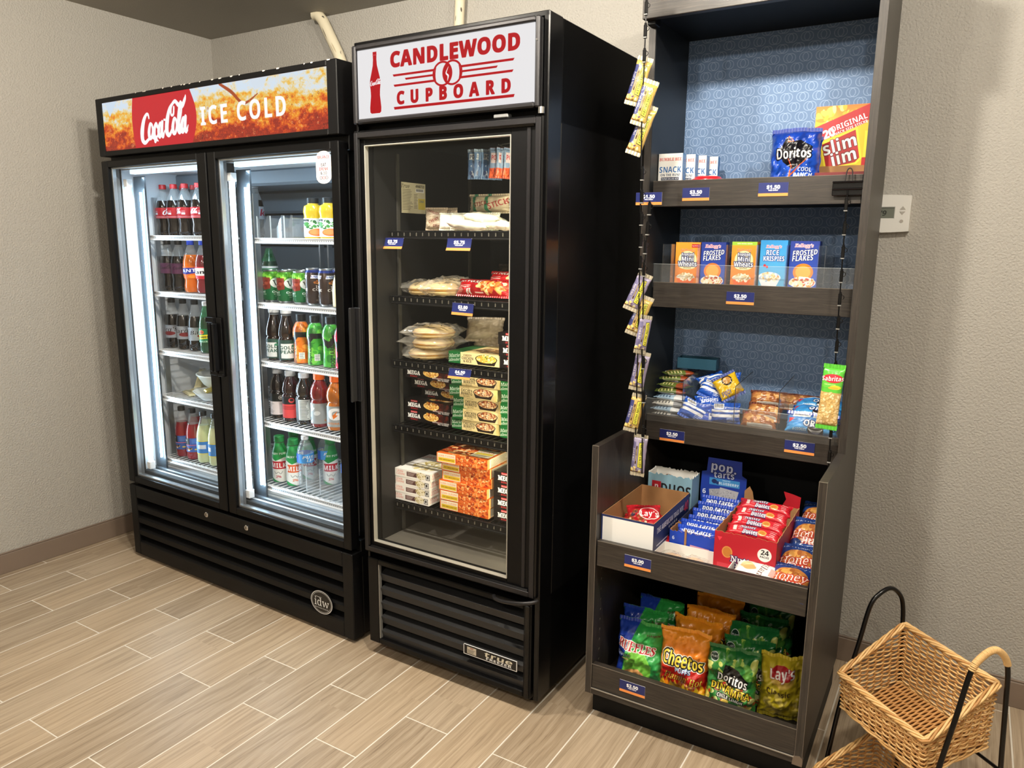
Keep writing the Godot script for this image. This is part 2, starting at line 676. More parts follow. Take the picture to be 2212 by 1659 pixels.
func materials() -> void:
	M.stucco_noise = noise_tex(512, 0.045, 5)
	M.wall = stucco("a9a59d", 0.20, 3.8)
	M.ceiling = stucco("989389", 0.10, 3.8)
	M.plank = []
	var pt := [grain_tex(512, 512, [hx("8f7d68"), hx("a8957d"), hx("b5a28a"), hx("bfae98")], 0.055, 0.0028, 3, 0.3), grain_tex(512, 512, [hx("86745f"), hx("a28f77"), hx("b09d85"), hx("bcab95")], 0.045, 0.0034, 8, 0.34)]
	for k in 4:
		var m := mat([Color(1, 1, 1), Color(0.97, 0.97, 0.972), Color(1, 0.99, 0.975), Color(0.955, 0.95, 0.945)][k], 0.42, 0.0, pt[k % 2])
		m.uv1_scale = Vector3(1 / 0.5, 1 / 0.9, 1)
		M.plank.append(m)
	M.grout = mat("d9d2c6", 0.85)
	M.base = mat("7a6a5c", 0.55)
	M.black = dull(mat("070708", 0.4))
	M.black_satin = dull(mat("0a0a0b", 0.45))
	M.black_matte = dull(mat("040405", 0.8))
	M.black_gloss = dull(coat(mat("060607", 0.28), 0.25, 0.12))
	M.frame_dark = mat("2b2a2c", 0.35, 0.5)
	M.alu = mat("b9bdc0", 0.3, 0.85)
	M.chrome = mat("d8d8d8", 0.16, 1.0)
	M.white_plastic = mat("e6e8ea", 0.4)
	M.liner = mat("cfd6dc", 0.5)
	M.liner_dark = mat("0d0e0f", 0.5)
	M.red_side = mat("a00f1c", 0.45)
	M.glass = clear("f4faf8", 0.002, 0.02)
	M.glass.metallic_specular = 0.24
	M.acrylic = clear("eef4f6", 0.03, 0.06)
	M.acrylic_edge = clear("dfe9ec", 0.35, 0.1)
	M.film = clear("ffffff", 0.16, 0.12)
	M.wrap_film = clear("f2eee0", 0.12, 0.12)
	var lam := grain_tex(256, 512, [hx("1d1a17"), hx("2b2723"), hx("352f2a"), hx("443d36")], 0.09, 0.006, 21, 0.4)
	M.laminate = mat(Color.WHITE, 0.42, 0.0, lam)
	M.laminate.uv1_scale = Vector3(1 / 0.16, 1 / 0.6, 1)
	M.laminate_edge = mat("6a635b", 0.4)
	M.laminate_dark = dull(mat("090a0b", 0.55))
	M.led = glow(Color(0.86, 0.95, 1.0), 5.0)
	M.led_soft = glow(Color(0.80, 0.92, 1.0), 1.3)
	M.lamp_glow = glow(Color(1.0, 0.93, 0.83), 4.0)
	M.paper_white = mat("e9e7e2", 0.7)
	M.kraft = mat("a5794e", 0.8)
	M.foil = mat("c9ccd0", 0.28, 0.7)

# ---------------------------------------------------------------- the room
func room() -> void:
	var x0 := -1.393
	var x1 := 3.5
	var z1 := 4.5
	var top := 2.3604
	struct("wall_left", box(V(x0 - 0.12, -0.1, -0.12), V(x0, top, z1 + 0.12), 0), M.wall)
	struct("wall_back", box(V(x0, -0.1, -0.12), V(x1, top, 0), 0), M.wall)
	struct("wall_right", box(V(x1, -0.1, -0.12), V(x1 + 0.12, top, z1 + 0.12), 0), M.wall)
	struct("wall_front", box(V(x0, -0.1, z1), V(x1, top, z1 + 0.12), 0), M.wall)
	struct("ceiling", box(V(x0 - 0.12, top, -0.12), V(x1 + 0.12, top + 0.12, z1 + 0.12), 0), M.ceiling)
	var floor_ := struct("floor", box(V(x0 - 0.12, -0.1, -0.12), V(x1 + 0.12, -0.0007, z1 + 0.12), 0), M.grout)
	var rng := RandomNumberGenerator.new()
	rng.seed = 4
	for row in range(-2, 31):
		var xa := maxf(-1.1965 + row * 0.1538 + 0.0019, x0 + 0.002)
		var xb := minf(-1.1965 + (row + 1) * 0.1538 - 0.0019, x1)
		if xb - xa < 0.01: continue
		var z := (1.04 if row % 2 == 0 else 1.253) - 1.2
		if row % 2: z -= 0.6
		while z < z1:
			var za := maxf(z, -0.002) + 0.0016
			var zb := minf(z + 0.6, z1) - 0.0016
			if zb - za > 0.01:
				part(floor_, "plank", box(V(xa, -0.0085, za), V(xb, 0, zb), 0.0009, 2, V(rng.randf() * 3, 0, rng.randf() * 5)), M.plank[rng.randi() % 4])
			z += 0.6
	for s in ["left", "back"]:
		var g := G.new()
		if s == "left":
			g.bx(V(x0, 0, 0), V(x0 + 0.010, 0.083, z1), 0.002).bx(V(x0, 0.083, 0), V(x0 + 0.006, 0.09, z1), 0.002)
		else:
			g.bx(V(x0 + 0.01, 0, 0), V(x1, 0.083, 0.010), 0.002).bx(V(x0 + 0.01, 0.083, 0), V(x1, 0.09, 0.006), 0.002)
		struct("baseboard_" + s, g.mesh(), M.base)
	# the lamps' fittings
	for k in LAMPS.size():
		var t := thing("ceiling_lamp", "small round white ceiling downlight " + ["before the wide drinks cooler", "before the shelf unit", "near the right wall's basket stand", "over the middle of the room, left one", "over the middle of the room, right one"][k], "lamp", "W", V(LAMPS[k][0], top, LAMPS[k][1]), 0, "round ceiling downlights")
		part(t, "trim_ring", G.new().lathe([[0.05, -0.001], [0.075, -0.001], [0.075, -0.008], [0.05, -0.014], [0.048, -0.002]], 28).mesh(), M.white_plastic)
		part(t, "lamp_diffuser", G.new().lathe([[0.0, -0.01], [0.05, -0.01]], 24).mesh(), M.lamp_glow)
	# cream pipes between the ceiling and the tops of the machines
	var chip := Art.new(128, 128, "d9cfb4")
	chip.dabs(64, 64, 70, 70, ["6f6250", "3d352c", "b8a98a"], 26, 1.0, 3.6, 0.4)
	var pm := print_mat("pipe", chip, 0.6)
	var t1 := solo("pipe", "slanting cream pipe with chipped paint above the wide drinks cooler", "pipe", "W", Vector3.ZERO, G.new().tube([V(-0.625, 2.358, 0.05), V(-0.60, 2.352, 0.05), V(-0.575, 2.325, 0.05), V(-0.49, 2.18, 0.05), V(-0.46, 2.11, 0.05), V(-0.45, 1.6, 0.05)], 0.024, 12).mesh(), pm)
	t1.name = "pipe"
	solo("pipe", "upright cream pipe with black flecks on the wall above the freezer", "pipe", "W", Vector3.ZERO, G.new().tube([V(0.142, 2.36, 0.03), V(0.138, 2.3, 0.03), V(0.132, 2.2, 0.03), V(0.13, 1.5, 0.03)], 0.02, 12).mesh(), pm)
	thermostat()

func thermostat() -> void:
	var t := thing("thermostat", "white wall thermostat with a grey display beside the shelf unit", "thermostat", "W", V(1.7, 1.4865, 0))
	var q := PackedVector2Array()
	for k in 9: q.append(Vector2(-0.09 + 0.1625 * k / 8, 0.052 + 0.004 * sin(PI * k / 8)))
	for k in 9: q.append(Vector2(0.0725 - 0.1625 * k / 8, -0.052 - 0.004 * sin(PI * k / 8)))
	part(t, "case", G.new().slab(q, 0, 0.026).mesh(), mat("dcdad4", 0.5))
	var a := Art.new(128, 64, "6d7166")
	a.grad(0, 10, "4a4d45", "6d7166").text("79", 78, 34, 30, "23261f", "b", 0.8, 0.5, 0.1)
	part(t, "display", G.new().sheet(-0.055, -0.0135, 0.03, 0.0185, 0.0265).mesh(), print_mat("lcd", a, 0.3))
	part(t, "bezel", G.new().bx(V(-0.055, 0.0185, 0.026), V(0.031, 0.021, 0.0275), 0.0003).bx(V(0.0295, -0.0145, 0.026), V(0.0315, 0.02, 0.0275), 0.0003).mesh(), mat("b5b4ae", 0.5))
	var bm := mat("a9a39a", 0.5)
	part(t, "button", G.new().slab(PackedVector2Array([Vector2(0.0435, 0.0115), Vector2(0.0595, 0.0115), Vector2(0.0515, 0.0215)]), 0.026, 0.028).mesh(), bm)
	part(t, "button", G.new().slab(PackedVector2Array([Vector2(0.0435, 0.006), Vector2(0.0595, 0.006), Vector2(0.0515, -0.004)]), 0.026, 0.028).mesh(), bm)
	var d := G.new().lathe([[0.0, 0.028], [0.0048, 0.028], [0.005, 0.026]], 18)
	part(t, "button", d.turned(Transform3D(Basis(Vector3.RIGHT, PI / 2), V(0.051, -0.0225, 0))).mesh(), bm)

# ---------------------------------------------------------------- the two-door drinks cooler
func ring_box(x0: float, y0: float, x1: float, y1: float, ix0: float, iy0: float, ix1: float, iy1: float, za: float, zb: float, bev := 0.002) -> G:
	return G.new().bx(V(x0, y0, za), V(ix0, y1, zb), bev).bx(V(ix1, y0, za), V(x1, y1, zb), bev).bx(V(ix0, iy1, za), V(ix1, y1, zb), bev).bx(V(ix0, y0, za), V(ix1, iy0, zb), bev)

# the flowing white script of the cola sign, in a box from (x, y), s pixels high
func script_logo(a: Art, x: float, y: float, s: float, c, wd := 1.0) -> void:
	var P := func(l: Array) -> Array:
		var o := []
		for k in range(0, l.size(), 2): o.append(Vector2(x + l[k] * s, y + l[k + 1] * s))
		return o
	var k := s * 0.1 * wd
	# first capital, with its long tail
	a.curve(P.call([0.50, 0.30, 0.47, 0.20, 0.38, 0.20, 0.24, 0.36, 0.14, 0.62, 0.13, 0.84, 0.24, 0.93, 0.40, 0.86, 0.55, 0.80, 0.72, 0.84, 0.86, 0.92]), [k * 0.5, k * 0.7, k * 0.8, k * 1.3, k * 1.6, k * 1.4, k, k * 0.8, k * 0.8, k * 1.0, k * 0.3], c)
	a.curve(P.call([0.70, 0.82, 0.72, 0.93, 0.82, 0.86]), [k * 0.6, k * 0.8, k * 0.3], c)
	var word := func(ox: float, oy: float, lets: String) -> void:
		var cx := ox
		for ch in lets:
			if ch == "o":
				a.curve(P.call([cx + 0.20, oy + 0.38, cx + 0.12, oy + 0.36, cx + 0.04, oy + 0.55, cx + 0.05, oy + 0.70, cx + 0.13, oy + 0.72, cx + 0.22, oy + 0.55, cx + 0.20, oy + 0.38]), [k * 0.7, k * 0.9, k * 1.2, k * 1.2, k * 0.8, k * 0.9, k * 0.7], c)
				cx += 0.22
			elif ch == "c":
				a.curve(P.call([cx + 0.22, oy + 0.45, cx + 0.17, oy + 0.36, cx + 0.07, oy + 0.52, cx + 0.07, oy + 0.70, cx + 0.18, oy + 0.70, cx + 0.27, oy + 0.56]), [k * 0.9, k * 0.8, k * 1.2, k * 1.2, k * 0.6, k * 0.4], c)
				cx += 0.22
			elif ch == "a":
				a.curve(P.call([cx + 0.21, oy + 0.42, cx + 0.14, oy + 0.37, cx + 0.05, oy + 0.54, cx + 0.06, oy + 0.70, cx + 0.13, oy + 0.68, cx + 0.21, oy + 0.42]), [k * 0.7, k * 0.9, k * 1.2, k * 1.1, k * 0.7, k * 0.6], c)
				a.curve(P.call([cx + 0.24, oy + 0.34, cx + 0.19, oy + 0.60, cx + 0.23, oy + 0.72, cx + 0.33, oy + 0.56]), [k * 1.0, k * 1.2, k * 0.9, k * 0.3], c)
				cx += 0.28
			elif ch == "l":
				a.curve(P.call([cx + 0.02, oy + 0.62, cx + 0.20, oy + 0.30, cx + 0.26, oy + 0.02, cx + 0.20, oy - 0.02, cx + 0.11, oy + 0.30, cx + 0.07, oy + 0.66, cx + 0.14, oy + 0.71, cx + 0.22, oy + 0.58]), [k * 0.5, k * 0.6, k * 0.7, k * 0.7, k * 1.2, k * 1.3, k * 0.8, k * 0.4], c)
				cx += 0.16
	word.call(0.42, 0.10, "oca")
	a.rect(x + 1.16 * s, y + 0.36 * s, 0.09 * s, 0.06 * s, c)
	# second capital with the loop that runs through the l
	a.curve(P.call([1.66, 0.10, 1.62, 0.28, 1.52, 0.28, 1.55, 0.08, 1.72, -0.04, 1.86, 0.06, 2.02, 0.10, 2.16, -0.06, 2.20, -0.16]), [k * 0.6, k * 0.7, k * 0.6, k * 0.7, k * 0.9, k * 1.1, k * 1.2, k * 0.9, k * 0.2], c)
	a.curve(P.call([1.66, -0.02, 1.46, 0.14, 1.32, 0.44, 1.28, 0.70, 1.37, 0.80, 1.50, 0.68, 1.58, 0.52]), [k * 0.6, k * 1.0, k * 1.5, k * 1.5, k * 1.0, k * 0.7, k * 0.4], c)
	word.call(1.52, 0.04, "ola")
	a.ell(x + 2.16 * s, y + 0.72 * s, k * 0.5, k * 0.5, c)

func cola_sign() -> Art:
	var a := Art.new(1024, 150, "c8471a")
	var nz := FastNoiseLite.new()
	nz.seed = 14; nz.frequency = 1.0; nz.noise_type = FastNoiseLite.TYPE_SIMPLEX; nz.fractal_octaves = 4
	var cell := FastNoiseLite.new()
	cell.seed = 3; cell.frequency = 1.0; cell.noise_type = FastNoiseLite.TYPE_CELLULAR
	cell.cellular_return_type = FastNoiseLite.RETURN_DISTANCE
	var ramp := [hx("d5e4f2"), hx("e6e3d6"), hx("e9cf8a"), hx("f4b83a"), hx("ee8f22"), hx("dc5c12"), hx("bd3410"), hx("8c1d10"), hx("c23a14"), hx("6a1412")]
	for y in 300:
		for x in 2048:
			var v := y / 300.0 * 0.80 + 0.26 * nz.get_noise_2d(x * 0.0035, y * 0.009) + 0.16 * nz.get_noise_2d(x * 0.016 + 9, y * 0.02) - 0.02
			v += 0.10 * nz.get_noise_2d(x * 0.07, y * 0.07)
			if v > 0.34: v += 0.10 * (cell.get_noise_2d(x * 0.06, y * 0.06) + 0.7)
			v = clampf(v, 0.0, 0.999) * 9.0
			a.im.set_pixel(x, y, ramp[int(v)].lerp(ramp[mini(int(v) + 1, 9)], v - int(v)))
	a.poly([PackedVector2Array([Vector2(14, 0), Vector2(86, 0), Vector2(40, 46)])], "cfe0f0")
	a.curve([Vector2(600, 0), Vector2(650, 26), Vector2(700, 60), Vector2(760, 40)], [7.0, 10.0, 8.0, 2.0], "a8441a")
	a.poly([PackedVector2Array([Vector2(730, 0), Vector2(806, 0), Vector2(780, 24), Vector2(745, 30)])], "d6e2ee")
	for k in 300:
		var x := a.rng.randf() * 1024
		var y := 50 + a.rng.randf() * 100
		var r := a.rng.randf_range(0.8, 3.6)
		a.ring(x, y, r, 0.8, ["ffd9a0", "ffb766", "7a160c", "f6a24c"][k % 4])
	# red flag with bulging sides
	var q := PackedVector2Array()
	for k in 13: q.append(Vector2(172 - 10 * sin(PI * k / 12), 150.0 * k / 12))
	for k in 13: q.append(Vector2(462 + 26 * sin(PI * k / 12), 150 - 150.0 * k / 12))
	a.poly([q], "cc1426")
	script_logo(a, 196, 32, 112, "ffffff", 1.12)
	a.text("ICE COLD", 688, 80, 50, "ffffff", "b", 1.0, 0.5, 0, 0, [[1.5, "ffffff"]], 8.0)
	return a

func cooler() -> void:
	var t := thing("drinks_cooler", "wide black two-door drinks cooler with a lit cola sign, against the left wall", "cooler", "C", Vector3.ZERO)
	var w := 1.3505
	# cabinet shell and base
	part(t, "cabinet", G.new().bx(V(0, 0.34, -0.70), V(0.035, 1.71, -0.045)).bx(V(w - 0.035, 0.34, -0.70), V(w, 1.71, -0.075)).bx(V(0.035, 0.34, -0.70), V(w - 0.035, 1.70, -0.66)).bx(V(0, 1.67, -0.70), V(w, 1.775, -0.045)).bx(V(0, 0.31, -0.70), V(w, 0.37, -0.045)).bx(V(0.0, 0.02, -0.70), V(w, 0.31, -0.05)).mesh(), M.black_satin)
	part(t, "side_panel", box(V(w, 0.02, -0.69), V(w + 0.002, 1.90, -0.085), 0), M.red_side)
	part(t, "mullion", box(V(0.662, 0.37, -0.10), V(0.712, 1.67, -0.045)), M.black_satin)
	part(t, "liner", G.new().bx(V(0.035, 0.37, -0.655), V(0.04, 1.67, -0.06), 0).bx(V(w - 0.04, 0.37, -0.655), V(w - 0.035, 1.67, -0.06), 0).bx(V(0.035, 1.662, -0.655), V(w - 0.035, 1.67, -0.06), 0).bx(V(0.035, 0.37, -0.655), V(w - 0.035, 0.385, -0.06), 0).mesh(), M.liner)
	var bp := G.new().bx(V(0.035, 0.37, -0.66), V(w - 0.035, 1.36, -0.60), 0.004).bx(V(0.035, 1.365, -0.66), V(w - 0.035, 1.50, -0.60), 0.004).bx(V(0.035, 1.505, -0.66), V(w - 0.035, 1.60, -0.56), 0.01).bx(V(0.035, 1.6, -0.66), V(w - 0.035, 1.665, -0.30), 0.01)
	part(t, "back_panel", bp.mesh(), mat("69737d", 0.45, 0.1))
	# lit sign in its header
	var hd := part(t, "header", ring_box(0, 1.712, w, 1.932, 0.042, 1.731, 1.306, 1.914, -0.1, 0, 0.0025).bx(V(0.03, 1.72, -0.1), V(w - 0.03, 1.925, -0.02)).mesh(), M.black_satin)
	var sm := StandardMaterial3D.new()
	var st := cola_sign().tex()
	sm.albedo_color = Color(0.05, 0.05, 0.05)
	sm.roughness = 0.3
	sm.emission_enabled = true
	sm.emission = Color.BLACK
	sm.emission_texture = st
	sm.emission_energy_multiplier = 0.95
	part(hd, "lit_sign", G.new().sheet(0.042, 1.731, 1.306, 1.914, -0.004).mesh(), sm)
	var chips := G.new()
	var rng := RandomNumberGenerator.new()
	rng.seed = 9
	for k in 22:
		var x := rng.randf_range(0.25, 1.32)
		chips.bx(V(x, 1.9285, -0.004), V(x + rng.randf_range(0.002, 0.012), 1.9325, 0.0005), 0)
	part(hd, "paint_chips", chips.mesh(), mat("cfc9c0", 0.7)).set_meta("kind", "stuff")
	part(t, "sill", G.new().bx(V(0.04, 0.372, -0.075), V(w - 0.04, 0.392, -0.05), 0.003).bx(V(0.04, 0.385, -0.12), V(w - 0.04, 0.398, -0.095), 0.004).mesh(), mat("4a5055", 0.4, 0.3))
	# doors
	for k in 2:
		var x0: float = [0.004, 0.692][k]
		var x1: float = [0.683, 1.348][k]
		var gx0: float = [0.048, 0.736][k]
		var gx1: float = [0.631, 1.312][k]
		var d := part(t, "door", ring_box(x0, 0.346, x1, 1.694, gx0, 0.375, gx1, 1.668, -0.042, 0, 0.003).mesh(), M.black)
		part(d, "glass_pane", box(V(gx0 - 0.004, 0.372, -0.012), V(gx1 + 0.004, 1.672, -0.007), 0), M.glass)
		part(d, "spacer", ring_box(gx0, 0.375, gx1, 1.668, gx0 + 0.008, 0.383, gx1 - 0.003, 1.662, -0.03, -0.014, 0.001).mesh(), M.alu)
		part(d, "gasket", ring_box(gx0 - 0.02, 0.365, gx1 + 0.02, 1.685, gx0 + 0.004, 0.378, gx1, 1.665, -0.046, -0.032, 0.001).mesh(), mat("5c6166", 0.5))
		var hxx: float = [0.655, 0.699][k]
		var hg := G.new()
		if k == 0: hg.bx(V(0.637, 0.885, 0), V(0.683, 1.105, 0.006), 0.002).bx(V(0.672, 0.905, 0.006), V(0.683, 1.085, 0.028), 0.003).bx(V(0.637, 1.085, 0.006), V(0.683, 1.105, 0.012), 0.002)
		else: hg.bx(V(0.692, 0.885, 0), V(0.722, 1.105, 0.006), 0.002).bx(V(0.692, 0.905, 0.006), V(0.703, 1.085, 0.028), 0.003).bx(V(0.692, 0.885, 0.006), V(0.722, 0.897, 0.012), 0.002)
		part(d, "handle", hg.mesh(), M.black_satin)
		if k == 1:
			var a := Art.new(128, 240, "f1e9e6")
			a.text("BALANCE", 64, 46, 22, "c9283a", "b", 0.72).text("WHAT YOU", 64, 74, 13, "7d7f86", "r", 0.9).text("EAT", 64, 102, 24, "23233a", "b", 0.8).text("DRINK", 64, 132, 23, "c9283a", "b", 0.75).text("& DO", 64, 162, 22, "3b3d4c", "b", 0.75)
			for j in 3: a.ring(40 + j * 24, 196, 11, 3, ["23233a", "c9283a", "23233a"][j]).text(["E", "D", "D"][j], 40 + j * 24, 196, 10, "23233a")
			var q := PackedVector2Array()
			for j in 9: q.append(Vector2(1.276 + 0.034 * cos(PI * j / 8), 1.643 + 0.024 * sin(PI * j / 8)))
			for j in 9: q.append(Vector2(1.276 - 0.034 * cos(PI * j / 8), 1.588 - 0.022 * sin(PI * j / 8)))
			part(d, "sticker", G.new().slab(q, -0.006, -0.0045).mesh(), print_mat("sticker", a, 0.4)).set_meta("label", "white rounded sticker on the glass")
	# grille with four louvres, locks and badge
	part(t, "grille_panel", ring_box(0.0, 0.012, w, 0.332, 0.046, 0.070, 1.302, 0.276, -0.05, 0, 0.003).mesh(), M.black_satin)
	part(t, "grille_back", box(V(0.04, 0.06, -0.055), V(1.31, 0.29, -0.045), 0), M.black_matte)
	for k in 4:
		var y := 0.242 - k * 0.0565
		var g := G.new()
		g.quad(V(0.046, y, -0.001), V(1.302, y, -0.001), V(1.302, y - 0.024, -0.004), V(0.046, y - 0.024, -0.004), V(0, 0.05, 1).normalized(), [Vector2(0, 0), Vector2(1, 0), Vector2(1, 1), Vector2(0, 1)])
		g.quad(V(0.046, y + 0.022, -0.045), V(1.302, y + 0.022, -0.045), V(1.302, y, -0.001), V(0.046, y, -0.001), V(0, 0.8, 0.4).normalized(), [Vector2(0, 0), Vector2(1, 0), Vector2(1, 1), Vector2(0, 1)])
		part(t, "louvre_slat", g.mesh(), M.black_satin)
	for x in [0.546, 0.793]:
		var lk := G.new().lathe([[0.0, 0.004], [0.009, 0.004], [0.011, 0.002], [0.011, 0.0]], 20).turned(Transform3D(Basis(Vector3.RIGHT, PI / 2), V(x, 0.306, 0)))
		var l := part(t, "lock", lk.mesh(), M.chrome)
		part(l, "keyway", box(V(x - 0.0012, 0.301, 0.004), V(x + 0.0012, 0.311, 0.0045), 0), M.black)
	var b := Art.new(192, 160, "0c0c0d")
	b.ell(96, 80, 96, 80, "c9c9c9").ell(96, 80, 90, 74, "101011").ring(96, 80, 84, 2, "dddddd", 68).text("idw", 96, 82, 52, "e9e9e9", "f", 1.0).rect(36, 46, 60, 3, "d0d0d0").text("BEVERAGE COOLERS", 96, 122, 9, "bdbdbd", "b", 1.0)
	var bq := PackedVector2Array()
	for k in 32: bq.append(Vector2(1.198 + 0.055 * cos(TAU * k / 32), 0.117 + 0.044 * sin(TAU * k / 32)))
	part(t, "badge", G.new().slab(bq, 0.0, 0.006).mesh(), print_mat("idw", b, 0.25)).set_meta("label", "oval badge with white lettering")
	# lamps inside, shelf standards, shelves
	for x in [0.078, 0.742]:
		part(t, "lamp_tube", G.new().tube([V(x, 0.43, -0.062), V(x, 1.0, -0.062), V(x, 1.597, -0.062)], 0.0105, 12).mesh(), M.led)
		part(t, "lamp_holder", box(V(x - 0.012, 0.40, -0.075), V(x + 0.012, 0.432, -0.05)), M.white_plastic)
		part(t, "lamp_holder", box(V(x - 0.012, 1.595, -0.075), V(x + 0.012, 1.625, -0.05)), M.white_plastic)
		part(t, "lamp_lens", G.new().tube([V(x + 0.036, 0.45, -0.092), V(x + 0.036, 1.0, -0.092), V(x + 0.036, 1.575, -0.092)], 0.005, 10).mesh(), M.led)
		part(t, "lamp_backing", box(V(x - 0.03, 0.39, -0.112), V(x + 0.046, 1.64, -0.104), 0.001), mat("565d63", 0.25, 0.7))
	for x in [[0.10, 0.62], [0.76, 1.29]]:
		part(t, "top_lamp", box(V(x[0], 1.645, -0.085), V(x[1], 1.662, -0.06), 0.002), M.led_soft)
	for x in [0.045, 0.65, 0.70, 1.295]:
		for z in [-0.19, -0.56]:
			part(t, "shelf_standard", box(V(x, 0.40, z - 0.012), V(x + 0.008, 1.56, z + 0.012), 0.0005), M.alu)
	var ys := [[1.397, 1.165, 0.915, 0.715, 0.435], [1.390, 1.151, 0.930, 0.693, 0.435]]
	for k in 2:
		var xa: float = [0.052, 0.705][k]
		var xb: float = [0.655, 1.30][k]
		for y in ys[k]:
			var wires := G.new()
			var n := 22
			for j in n:
				var x := xa + 0.008 + (xb - xa - 0.016) * j / (n - 1)
				wires.bx(V(x - 0.0013, y - 0.003, -0.56), V(x + 0.0013, y, -0.128), 0)
			for z in [-0.555, -0.35, -0.15]: wires.bx(V(xa, y - 0.007, z), V(xb, y - 0.003, z + 0.006), 0)
			var s := part(t, "shelf", wires.mesh(), M.white_plastic)
			part(s, "price_rail", G.new().bx(V(xa, y - 0.012, -0.128), V(xb, y + 0.004, -0.122), 0.001).bx(V(xa, y - 0.014, -0.122), V(xb, y - 0.010, -0.117), 0.0005).bx(V(xa, y + 0.003, -0.122), V(xb, y + 0.006, -0.118), 0.0005).mesh(), M.white_plastic)
			var dots := G.new()
			for j in int((xb - xa) / 0.011): dots.bx(V(xa + 0.004 + j * 0.011, y - 0.006, -0.122), V(xa + 0.009 + j * 0.011, y - 0.002, -0.1212), 0)
			part(s, "rail_slots", dots.mesh(), mat("8d98a3", 0.5)).set_meta("kind", "stuff")

# ---------------------------------------------------------------- the single-door freezer
func cupboard_sign() -> Art:
	var a := Art.new(900, 290, "f3f1f2")
	var r := Color.html("c00d18")
	# bottle
	var pr := [[10, 14], [10, 20], [9, 46], [11, 70], [19, 100], [27, 128], [28, 150], [25, 172], [24, 196], [27, 220], [30, 246], [29, 264], [22, 270]]
	var q := PackedVector2Array()
	for p in pr: q.append(Vector2(99 + p[0] * 1.06, p[1]))
	for k in pr.size(): q.append(Vector2(99 - pr[pr.size() - 1 - k][0] * 1.06, pr[pr.size() - 1 - k][1]))
	a.poly([q], r)
	a.rect(87, 26, 24, 2.5, "e0606a")
	script_logo(a, 69, 128, 27, "ffffff", 1.1)
	a.text("CANDLEWOOD", 507, 58, 59, r, "b", 1.08, 0.5, 0, 0, [[6, r]], 3.0)
	a.text("CUPBOARD", 503, 217, 50, r, "b", 0.98, 0.5, 0, 0, [[5, r]], 30.0)
	a.poly([PackedVector2Array([Vector2(201, 252), Vector2(806, 252), Vector2(802, 263), Vector2(205, 263)])], r)
	for l in [[198, 440, 118, 9], [264, 440, 138, 8], [202, 440, 160, 9]]:
		a.poly([PackedVector2Array([Vector2(l[0], l[2]), Vector2(l[1], l[2]), Vector2(l[1], l[2] + l[3]), Vector2(l[0] + 5, l[2] + l[3])])], r)
	for l in [[530, 804, 118, 9], [530, 728, 138, 8], [530, 800, 160, 9]]:
		a.poly([PackedVector2Array([Vector2(l[0], l[2]), Vector2(l[1], l[2]), Vector2(l[1] - 6, l[2] + l[3]), Vector2(l[0], l[2] + l[3])])], r)
	for s in [-1, 1]:
		a.ell(485 + s * 25, 141, 48, 48, "f3f1f2")
	for s in [-1, 1]:
		a.ring(485 + s * 25, 141, 46, 8, r)
		a.curve([Vector2(485 + s * 56, 110), Vector2(485 + s * 64, 143), Vector2(485 + s * 56, 176)], [1.0, 8.0, 1.0], r)
	var lens := PackedVector2Array()
	for k in 13: lens.append(Vector2(485 - 25 + 49 * cos(deg_to_rad(-60 + k * 120.0 / 12)), 143 + 49 * sin(deg_to_rad(-60 + k * 120.0 / 12))))
	for k in 13: lens.append(Vector2(485 + 25 - 49 * cos(deg_to_rad(-60 + k * 120.0 / 12)), 143 - 49 * sin(deg_to_rad(-60 + k * 120.0 / 12))))
	a.poly([lens], r)
	a.curve([Vector2(491, 116), Vector2(479, 140), Vector2(489, 152), Vector2(485, 172)], [1.0, 6.0, 8.0, 1.0], "ffffff")
	return a

